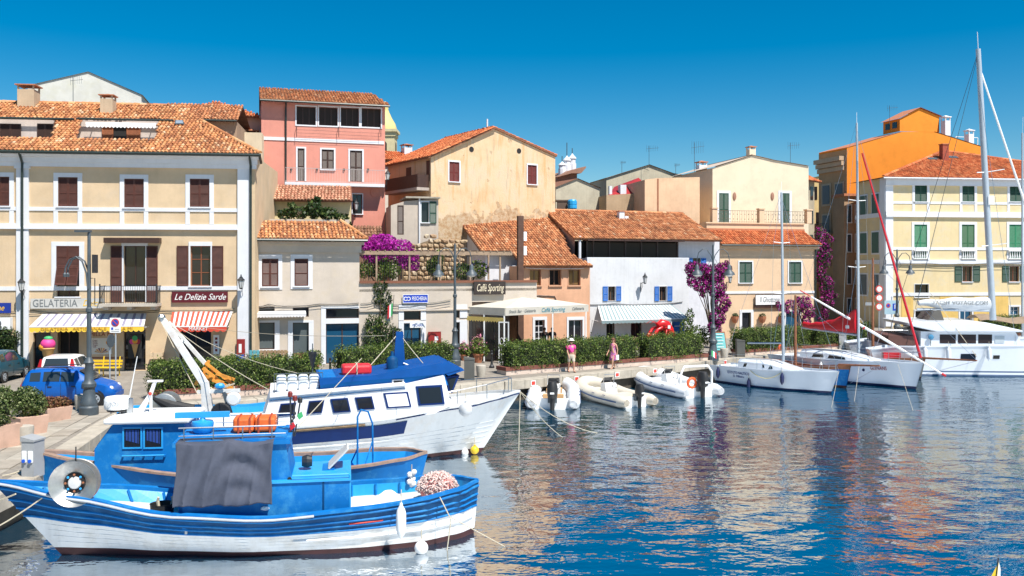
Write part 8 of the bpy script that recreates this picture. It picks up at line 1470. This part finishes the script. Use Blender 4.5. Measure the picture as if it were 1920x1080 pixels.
for i_, m_ in enumerate((GRNP, WHITEP, REDV)): MB().grid([[(.0+.0*j, -.02-.1*i_-.1*j-.02, .85-.05*i_-.3*(q2)-.08*j) for j in (0, 1)] for q2 in (0, 1)]).build('flag_band', m_, fg, fix=False)
rope([ka.wpt(4.6, 0, .6), (2.2, 46.2, 1.0)], 'bow line of the first white inflatable to the quay', .014, .1); rope([kb.wpt(4.2, 0, .6), (3.6, 47.4, 1.0)], 'bow line of the cream inflatable to the quay', .014, .1); rope([kc.wpt(5.1, 0, .6), (8.8, 51.3, 1.0)], 'bow line of the large inflatable to the quay', .014, .1)

# ---------------------------------------------------------------- sailboats
GEL = mk('gelcoat_shade_blue', (.64, .68, .73), .3, .03, 1.5, .03, 6, coat=.3); NAVY = mk('fender_navy', (.01, .015, .07), .5)  # white gelcoat tinted pale blue, putting hull shade into its colour
def wire(pts, parent, r=.012, mat=STEEL, name='stay'): return MB().tube(pts, r, 4).build(name, mat, parent)
def sailboat(name, label, stern, bow, B, zs, mast, win, fb=1, boomlen=3.2, cabin=(.3, .78), mastf=.42, h=.45, spre=(.4, .7), bare=True):
    """stern and bow are (x, y) on the water; local x from stern to bow"""
    d = Vector(bow)-Vector(stern); L = d.length; k = Fr(name, label, stern[0], stern[1], math.atan2(d.y, d.x)); t = k.root
    hu = Hull(L, [(0, .03), (.12, .22*B), (.35, .42*B), (.6, .5*B), (1, .4*B)], [(0, .02), (.12, .12*B), (.35, .33*B), (.6, .42*B), (1, .3*B)], zs, 'right', .45, .25, p=.9); hu.shell(t, [(1, 0), (.8, 0), (.55, 0), (.3, 0), (.1, 1), (0, 1), (-1, 1)], [GEL, NAVY], transom=True); hu.inside(t, .06, GEL, GEL, GEL, .05)
    zf = lambda f: hu.zs(f); F0, F1 = cabin; rows = []
    for i in range(11):
        a = i/10; f = F1+(F0-F1)*a; x = L*(1-f); e = math.sin(math.pi*min(1, max(.0, a*.93+.05)))**.45; hh = h*(.25+.75*min(1, (1-a)*2.2)); w_ = hu.g(f)*.68; z0 = zf(f)-.03; rows.append([(x, -w_, z0), (x, -w_*.9, z0+hh*.75), (x, -w_*.72, z0+hh), (x, 0, z0+hh*1.06), (x, w_*.72, z0+hh), (x, w_*.9, z0+hh*.75), (x, w_, z0)])
    m = MB().grid(rows); m.f += [tuple(range(7)), tuple(range(70, 77))]; m.m += [0, 0]; cb = m.build('coachroof', GEL, t, smooth=30)
    for (a0, a1) in win:
        for s in (0, 5):
            i0, i1 = int(a0*10), int(a1*10); p = []
            def P(a, q): i = min(9, int(a*10)); fr = a*10-i; u = Vector(rows[i][s]).lerp(Vector(rows[i+1][s]), fr); v = Vector(rows[i][s+1]).lerp(Vector(rows[i+1][s+1]), fr); r_ = u.lerp(v, q); return r_+Vector((0, -.012 if s == 0 else .012, 0))
            qa, qb = (.3, .85) if s == 0 else (.15, .7); MB().poly([P(a0, qa), P(a1, qa+.1 if s == 0 else qa), P(a1-.02, qb), P(a0+.02, qb)]).build('cabin_window', GLASS, cb, fix=False)
    m = MB()
    for s in (-1, 1):
        ps = [hu.pt(f, 1, s, -.06) for f in (.02, .15, .35, .55, .75, .98)]
        for p in ps: m.tube([p, (p[0], p[1], p[2]+.58)], .013, 4)
        m.tube([(p[0], p[1], p[2]+.57) for p in ps], .007, 4).tube([(p[0], p[1], p[2]+.3) for p in ps], .006, 4)
    a, b = hu.pt(.1, 1, -1, -.05), hu.pt(.1, 1, 1, -.05); n_ = hu.pt(0, 1, 1); m.tube([(a[0], a[1], a[2]), (a[0]+.1, a[1], a[2]+.6), (n_[0]-.05, 0, n_[2]+.62), (b[0]+.1, b[1], b[2]+.6), b], .016, 5); m.build('lifelines', STEEL, t)
    xm = L*(1-mastf); z0 = zf(mastf)+h*.9; zm = mast; mst = MB().tube([(xm, 0, z0), (xm-.05, 0, z0+zm*.5), (xm-.12, 0, z0+zm)], [.085, .08, .06], 10).build('mast', ALU, t, smooth=60)
    tp = (xm-.12, 0, z0+zm); MB().tube([tp, (tp[0], 0, tp[2]+.6)], .012, 4).build('masthead_antenna', WHITEP, mst)
    for q in spre: zz = z0+zm*q; MB().tube([(xm-.1, -.75, zz+.05), (xm-.06, 0, zz), (xm-.1, .75, zz+.05)], .02, 5).build('spreader', WHITEP, mst)
    w_ = hu.g(mastf)
    for s in (-1, 1):
        c = hu.pt(mastf+.02, 1, s, -.05); wire([c, (xm-.1, s*.75, z0+zm*spre[-1]), (tp[0], 0, tp[2]-.2)], t, .009, name='shroud'); wire([c, (xm-.06, s*.1, z0+zm*spre[0])], t, .009, name='shroud')
    wire([n_, (tp[0], 0, tp[2]-.3)], t, .01, name='forestay'); wire([hu.pt(1, 1, 1, -w_*.7), tp], t, .009, name='backstay')
    return k, hu, L, xm, z0, tp
s1, h1_, L1, xm, z0, tp = sailboat('small_sailboat', 'small white sailboat with shade-tinted hull, dark blue fenders, bare mast and boom', (12.4, 53.0), (16.75, 47.6), 2.5, [(0, 1.15), (.5, .98), (1, .92)], 9.3, [(.12, .55), (.62, .7)], mastf=.42, h=.5)
MB().tube([(xm-.1, 0, z0+1.0), (xm-2.4, .05, z0+.85)], .05, 8).build('boom', ALU, s1.root); BL_ = mk('boat_name_blue', (.02, .05, .2), .5)
def hull_text(k, hu, s, f, hgt, size, mat, w_=None, side=-1):
    p0, p1 = Vector(hu.pt(f+.04, hgt, side, .02)), Vector(hu.pt(f-.04, hgt, side, .02)); d = p1-p0; a = Vector(hu.pt(f, hgt-.2, side, .02)); b = Vector(hu.pt(f, hgt+.2, side, .02)); o = text_mesh('hull_lettering', s, k.root, (p0+p1)/2, size, mat, 0, w_); X = d.normalized(); Yv = (b-a).normalized(); Zv = X.cross(Yv).normalized(); Yv = Zv.cross(X); M_ = Matrix((X, Yv, Zv)).transposed(); o.rotation_euler = M_.to_euler(); return o
hull_text(s1, h1_, 'ISTITUTO NAUTICO', .73, .72, .22, BL_, 1.6); hull_text(s1, h1_, 'D. Millelire', .73, .52, .18, BL_, .8)
for f, lb in ((.93, 'navy fender nearest the small sailboat stern'), (.62, 'navy fender hanging lowest on the small sailboat'), (.33, 'navy fender near the small sailboat bow')): p = h1_.pt(f, .6 if f != .62 else .15, -1, .14); fender(s1.wpt(*p), lb, .5, .11, NAVY)
rope([s1.wpt(*h1_.pt(.6, .95, -1, .02)), s1.wpt(*h1_.pt(.35, .9, -1, .03))], 'yellow line looped along the small sailboat side', .016, .35, mk('yellow_rope', (.6, .5, .2), .8)); rope([s1.wpt(*h1_.pt(0, 1, -1)), gp(1558, 770, -.1)], 'anchor line slanting from the small sailboat bow', .009); rope([s1.wpt(L1*.02, 0, 1.0), (12.3, 55.4, 1.05)], 'stern line of the small sailboat to the quay', .015, .1)
s2, h2_, L2, xm, z0, tp = sailboat('red_cover_sailboat', 'white cruising sailboat with red sail cover and tall mast', (17.2, 57.2), (21.95, 49.3), 3.1, [(0, 1.42), (.5, 1.22), (1, 1.15)], 13.3, [(.22, .42), (.48, .75)], mastf=.4, h=.5, spre=(.37, .66))
rs = []; cov = MB(); n_ = 16
for i in range(n_+1):
    a = i/n_; x = xm-.1-a*3.9; z = z0+1.15+.15*a; hh = (1.15*(1-a)**2.0+.36); rs.append([(x, .19*math.cos(q)*(1.2-.5*a), z+hh*(.5+.5*math.sin(q))-.1+.03*math.sin(i*1.7)) for q in [2*math.pi*j/10 for j in range(10)]])
cov.grid(rs, 0, True); cov.f += [tuple(range(10)), tuple(range(n_*10, n_*10+10))]; cov.m += [0, 0]; cov.build('red_sail_cover', REDV, s2.root, smooth=60); MB().box(xm-.75, -.2, z0+1.35, xm-.5, -.17, z0+1.65).build('cover_badge', WHITEP, s2.root); MB().tube([(xm-.1, 0, z0+1.0), (xm-4.1, 0, z0+1.2)], .06, 8).build('boom', ALU, s2.root)
n0 = h2_.pt(0, 1, 1); MB().tube([(n0[0]-.15, 0, n0[2]+.3), (xm+.25, 0, z0+11.5)], [.075, .05], 8).build('red_furled_jib', REDV, s2.root); hull_text(s2, h2_, 'GLENANS', .2, .75, .3, mk('name_red', (.3, .02, .03), .5), .9); MB().lathe([(.08, 0), (.08, .03)], 12, h2_.pt(.28, .66, -1, .0), axis='y').build('hull_port', NAVY, s2.root)
o = h2_.pt(.55, .6, -1, .15); fender(s2.wpt(*o), 'white fender on the side of the red cover sailboat', .6, .13); rope([s2.wpt(*h2_.pt(.1, .95, -1)), gp(1712, 770, 0)], 'anchor line from the red cover sailboat bow', .009); rope([s2.wpt(*h2_.pt(.3, .95, -1)), gp(1602, 752, 0)], 'line slanting between the wooden boat and the red cover sailboat', .009)
ob = s2.thing('horseshoe_buoy', 'orange horseshoe buoy at the stern rail of the red cover sailboat', 'lifebuoy', .5, -.9, 1.5); MB().tube([(0, .16*math.cos(a), .2*math.sin(a)+.1) for a in [-.6+i*.4 for i in range(11)]], .06, 8).build('ring', mk('ring_orange', (.7, .1, .02), .5), ob, smooth=60); MB().tube([(0, .1, -.05), (0, .1, -.4)], .015, 4).build('bracket', STEEL, ob)
# traditional wooden boats
def woodboat(label, stern, bow, B, hullm, mastf, mh, sprit, name='wooden_boat', lab2=None):
    d = Vector(bow)-Vector(stern); L = d.length; k = Fr(name, label, stern[0], stern[1], math.atan2(d.y, d.x)); hu = Hull(L, [(0, .03), (.15, .3*B), (.45, .5*B), (.8, .42*B), (1, .1)], [(0, .02), (.15, .18*B), (.45, .4*B), (.8, .3*B), (1, .05)], [(0, 1.2), (.5, .85), (1, 1.0)], 'right', .3, .2); hu.shell(k.root, [(1, 1), (.86, 0), (.5, 0), (.1, 2), (0, 2), (-1, 2)], [hullm, TEAK, BR]); hu.inside(k.root, .35, TEAK, TEAK, TEAK, .1)
    x = L*(1-mastf); MB().tube([(x, 0, .4), (x, 0, mh)], [.09, .06], 8).build('mast', TEAK, k.root); a = hu.pt(0, 1, 1); MB().tube([(a[0]-.8, 0, a[2]+.02), (a[0]+sprit, 0, a[2]+.22)], [.07, .04], 8).build('bowsprit', TEAK, k.root); wire([(x, 0, mh-.1), (a[0]+sprit, 0, a[2]+.22)], k.root, .01); wire([(a[0]+sprit, 0, a[2]+.2), (a[0], 0, .3)], k.root, .01, name='bobstay')
    for s in (-1, 1): wire([(x, 0, mh-.1), hu.pt(mastf, 1, s)], k.root, .01, name='shroud')
    return k, hu, x
w1, hw1, x = woodboat('blue wooden boat with bowsprit between the two sailboats', (15.1, 55.6), (18.35, 49.8), 2.2, BB, .55, 5.0, 1.9)
w2, hw2, x2_ = woodboat('grey wooden lateen boat beside the catamaran with long bowsprit', (20.8, 61), (24.3, 53.9), 2.6, mk('grey_hull', (.42, .4, .34), .5, .1), .45, 7.2, 3.4)
yd = empty('lateen_yard', px(1520, 556, 53), 0, 'long white lateen yard with red tips slanting across the sailboats', 'yard'); bpy.context.view_layer.update(); e_ = yd.matrix_world.inverted() @ px(1768, 702, 52.2); MB().tube([(0, 0, 0), tuple(e_*.5+Vector((0, 0, .05))), tuple(e_)], [.05, .085, .05], 8).build('spar', WHITEP, yd); MB().tube([tuple(e_*.99), tuple(e_*1.02)], .07, 8).build('tip', REDV, yd); MB().tube([tuple(e_*.4), tuple(e_*.41)], .1, 8).build('band', REDV, yd); MB().tube([(0, 0, 0), tuple(e_*-.08)], .035, 6).build('tip', REDV, yd)
# ---------------------------------------------------------------- catamaran
kt = Fr('catamaran', 'big white catamaran with saloon windows and grey sail bag', 22.8, 58.1, R(-6)); tt_ = kt.root; LC = 12.5
for off, nm in ((-1.9, 'near_hull'), (3.3, 'far_hull')):
    hu = Hull(LC, [(0, .05), (.15, .55), (.4, .78), (.8, .78), (1, .6)], [(0, .03), (.15, .2), (.4, .35), (.8, .35), (1, .25)], [(0, 1.95), (.5, 1.85), (.9, 1.75), (1, 1.55)], 'right', .1, .5, p=1); o = hu.shell(tt_, [(1, 0), (.8, 0), (.5, 0), (.2, 0), (.17, 1), (.12, 0), (.05, 1), (0, 1), (-1, 1)], [GEL, mk('cat_blue_line', (.05, .1, .2), .4)], transom=True, name='hull'); o.location.y = off; hu.inside(o, .05, GEL, GEL, GEL, .05); hC = hu
    if off < 0:
        hu.patch(o, .55, .62, .55, .75, GLASS, off=.015, name='hull_port'); hu.patch(o, .44, .47, .58, .7, DARK, off=.015, name='hull_port'); hu.patch(o, .06, .12, .55, .75, GLASS, off=.015, name='hull_port')
MB().box(.6, -1.6, .9, 9.5, 3.1, 1.8).build('bridge_deck', GEL, tt_); y0 = -1.75
def ZC(u, v, y=y0): return kt.p(u, v, y)
xa, xb, xc = ZC(1755, 650)[0], ZC(1885, 650)[0], ZC(1905, 650)[0]; zd = 1.82; zw0, zw1 = ZC(1800, 645)[1], ZC(1800, 626)[1]; zr0 = ZC(1800, 622)[1]; zr1 = ZC(1800, 604)[1]
MB().prism([(xa-.9, zd-.1), (xc+.5, zd-.1), (xb+.6, zr0), (xa-.9, zr0)], y0, 3.2).build('saloon', GEL, tt_); sr = MB().prism([(ZC(1700, 604)[0], zr1-.05), (ZC(1730, 604)[0], zr1+.02), (xb-1.2, zr1), (xc+.3, zr0+.12), (xc+.3, zr0+.02), (xa, zr0), (ZC(1706, 612)[0], zr1-.25)], y0-.25, 3.4).build('saloon_roof', GEL, tt_); bv = sr.modifiers.new('bevel', 'BEVEL'); bv.width = .1; bv.segments = 2
for u0, u1 in ((1762, 1792), (1796, 1830), (1834, 1860)): (p, z1_), (q_, z0_) = ZC(u0, 627), ZC(u1, 644); MB().box(p, y0-.015, z0_, q_, y0+.02, z1_).build('saloon_window', mk('tinted_saloon_glass', (.03, .018, .02), .08, .1, 1, 0), tt_)
for u0, u1 in ((1865, 1883),): (p, z1_), (q_, z0_) = ZC(u0, 630), ZC(u1, 643); MB().box(p, y0-.03, z0_, q_, y0, z1_).build('pale_hatch', mk('pale_hatch', (.4, .45, .48), .2), tt_)
MB().box(xa-2.8, y0+.1, zd-.05, xa-1.2, 3.0, zd+.55).build('cockpit_dark', mk('cockpit_brown', (.1, .04, .03), .6), tt_); MB().tube([(.1, y0+.2, zd), (.5, y0+.2, zd+.9), (2.0, y0+.2, zd+.9)], .025, 6).build('stern_rail', STEEL, tt_)
(xm, zm), (xt, zt_) = ZC(1862, 612, .8), ZC(1834, 92, .8); zb_ = zr1; MB().tube([(xm, .8, zb_), ((xm+xt)/2, .8, (zb_+zt_)/2), (xt, .8, zt_)], [.2, .19, .15], 12).build('mast', ALU, tt_, smooth=60); MB().tube([(xt, .8, zt_), (xt-.05, .8, zt_+1.1)], .02, 4).build('masthead_antenna', WHITEP, tt_)
for v in (323, 460): x, z = ZC(1848+(v-323)*.06, v, .8); MB().tube([(x-.8, .1, z-.08), (x, .8, z), (x+.9, .2, z+.12)], .03, 5).build('spreader', WHITEP, tt_)
x, z = ZC(1852, 375, .8); MB().box(x-.05, .55, z-.3, x+.3, .8, z+.25).build('radar_bracket', WHITEP, tt_)
rs = []; (ba, bz), (bb, bz2) = ZC(1722, 567, .8), ZC(1862, 572, .8); n_ = 18
for i in range(n_+1):
    a = i/n_; x = ba+(bb-ba)*a; hh = .3+.55*min(1, a*1.6)**.8*(1 if a < .9 else 1); zc = bz-.05-.05*a; rs.append([(x, .8+.2*math.cos(q)*(1+.15*math.sin(i)), zc+hh*.5*math.sin(q)+.05*math.sin(i*.9)) for q in [2*math.pi*j/12 for j in range(12)]])
SB = mk('grey_sail_bag', (.56, .58, .6), .8, .06, 3, .15); m = MB().grid(rs, 0, True); m.f += [tuple(range(12)), tuple(range(n_*12, n_*12+12))]; m.m += [0, 0]; m.build('sail_bag', SB, tt_, smooth=60); text_mesh('bag_lettering', 'YACHT VOYAGE.COM', tt_, ((ba+bb)/2+.2, .56, bz-.02), .36, GRLET, 0, 3.4); MB().tube([(ba-.1, .8, bz-.45), (bb, .8, bz-.5)], .09, 8).build('boom', ALU, tt_)
MB().tube([(xm+4.6, .7, zd+.3), (xt+.15, .8, zt_-1.4)], [.09, .06], 8).build('furled_genoa', WHITEP, tt_); wire([(xt, .8, zt_-.2), (.6, -1.6, zd)], tt_, .014, IRON, 'backstay'); wire([(xt, .8, zt_-.3), (ZC(1700, 640)[0], -1.7, zd)], tt_, .012, IRON, 'backstay'); wire([(xt, .8, zt_-2), (xm+.3, -1.85, zd)], tt_, .012, name='shroud'); wire([(xt, .8, zt_-.3), ZC(1720, 566, .8)[0:1]+(.8,)+ZC(1720, 566, .8)[1:2]], tt_, .01, name='topping_lift')
wd = MB().prism([(ZC(1758, 603)[0], zr1), (ZC(1790, 603)[0], zr1), (ZC(1783, 585)[0], ZC(1783, 584)[1]), (ZC(1772, 585)[0], ZC(1772, 585)[1])], 0, 2.2).build('spray_hood', mk('smoke_screen', (.12, .11, .1), .15), tt_)
for u, lb in ((1735, 'white fender nearest the catamaran stern'), (1779, 'white fender amidships on the catamaran near hull'), (1855, 'white fender by the dark hull port of the catamaran')): x, z = ZC(u, 664, -2.85); fender(kt.wpt(x, -2.82, z), lb, .72, .14, GEL)
rope([kt.wpt(ZC(1745, 560, -1)[0], -1, 5), kt.wpt(ZC(1832, 668, -2.8)[0], -2.8, 1.2)], 'pale line hanging on the catamaran near hull', .02)
bw_ = MB(); x, z = ZC(1745, 632, -1.85); t = kt.thing('blue_rosette', 'blue rope rosette hanging on the catamaran saloon corner', 'rope coil', x, -1.9, z); MB().ball((0, 0, 0), .17, 10, sc=(1, .4, 1)).build('coil', mk('rope_blue', (.05, .2, .35), .9, .3, 20, .4), t); MB().tube([(0, 0, 0), (-.05, 0, -1.0)], .02, 5).build('tail', IRON, t)
# red lifebuoy board, dinghy behind, tan awning, far right mast
t = kt.thing('red_deck_box', 'red cushion box on the catamaran stern', 'cushion', ZC(1672, 672, -3)[0], -2.9, .0); t.location.z = px(1672, 672, 54).z; MB().box(-.5, -.2, -.2, .5, .2, .25).build('box', REDV, t); MB().tube([(-.6, -.25, -.3), (-.6, -.25, .5), (1.2, -.25, .5), (1.2, -.25, -.3)], .016, 5).build('rail', STEEL, t); t.parent = None
fm_ = empty('far_mast', px(1917, 610, 66), 0, 'slim mast at the frame edge behind the catamaran', 'mast'); MB().tube([(0, 0, -3), (0, 0, 14.0)], [.09, .07], 8).build('pole', ALU, fm_); MB().tube([(0, 0, 14), (.05, 0, 15.2)], .012, 4).build('antenna', WHITEP, fm_)
tw = empty('boat_awning', px(1890, 610, 64), R(-4), 'sagging brown boat awning beyond the catamaran', 'awning'); rows = [[(-2.4+4.8*i/12, -1.2+2.4*j/6, .75+.1*math.sin(i*.8)-.35*(2*abs(j/6-.5))**2-.02*i) for i in range(13)] for j in range(7)]; MB().grid(rows).build('sheet', mk('tan_canvas', (.25, .18, .12), .9, .15, 3), tw, smooth=60, fix=False); MB().tube([(-2.4, 0, -2.8), (-2.4, 0, .75)], .03, 5).build('pole', STEEL, tw); MB().tube([(2.4, 0, -2.8), (2.4, 0, .5)], .03, 5).build('pole', STEEL, tw)
# bow of an unseen boat at the lower frame edge: flag staff and rail
fb_ = empty('pennant_staff', px(1868, 1110, 17.2), 0, 'yellow and white pennant on a staff at the lower frame corner', 'pennant'); fb_.location.z = .35; bpy.context.view_layer.update(); I_ = fb_.matrix_world.inverted(); a = I_ @ px(1872, 1046, 17.2); b = I_ @ px(1864, 1110, 17.2); MB().tube([b, a], .012, 6).build('staff', IRON, fb_)
p = [I_ @ px(u, v, 17.2) for u, v in ((1873, 1054), (1876, 1066), (1876, 1082), (1870, 1082), (1857, 1084), (1864, 1070))]; MB().poly([p[0], p[1], p[2], p[3]]).build('white_half', WHITEP, fb_, fix=False); MB().poly([p[0], p[3], p[4], p[5]]).build('yellow_half', YELLOW, fb_, fix=False)
bx = Fr('corner_boat', 'small boat whose bow rail just enters the lower frame edge', px(1868, 1100, 17.2).x-2.6, 16.0, R(10)); hb = Hull(4.5, [(0, .03), (.3, .6), (1, .7)], [(0, .02), (.3, .45), (1, .6)], [(0, .55), (1, .5)], 'left', .3, .1); hb.shell(bx.root, [(1, 0), (.5, 0), (0, 0), (-1, 0)], [GEL], transom=True); hb.inside(bx.root, .2, GEL, GEL, DKG, .1)
ds = empty('day_shape', k3.wpt(k3.px(586, .9), .9, Z3(586, 735, .9)[1]), 0, 'black double cone day shape on a thin pole behind the white canisters', 'signal'); hh = 1.45; MB().tube([(0, 0, -.3), (0, 0, hh+.25)], .02, 5).build('pole', GREYMETAL, ds)
MB().lathe([(.16, .12), (.14, .2), (.04, .62), (.03, .66)], 12).build('lower_cone', BLACK, ds); MB().lathe([(.03, hh-.62), (.04, hh-.58), (.15, hh-.1), (.15, hh-.04)], 12).build('upper_cone', BLACK, ds)
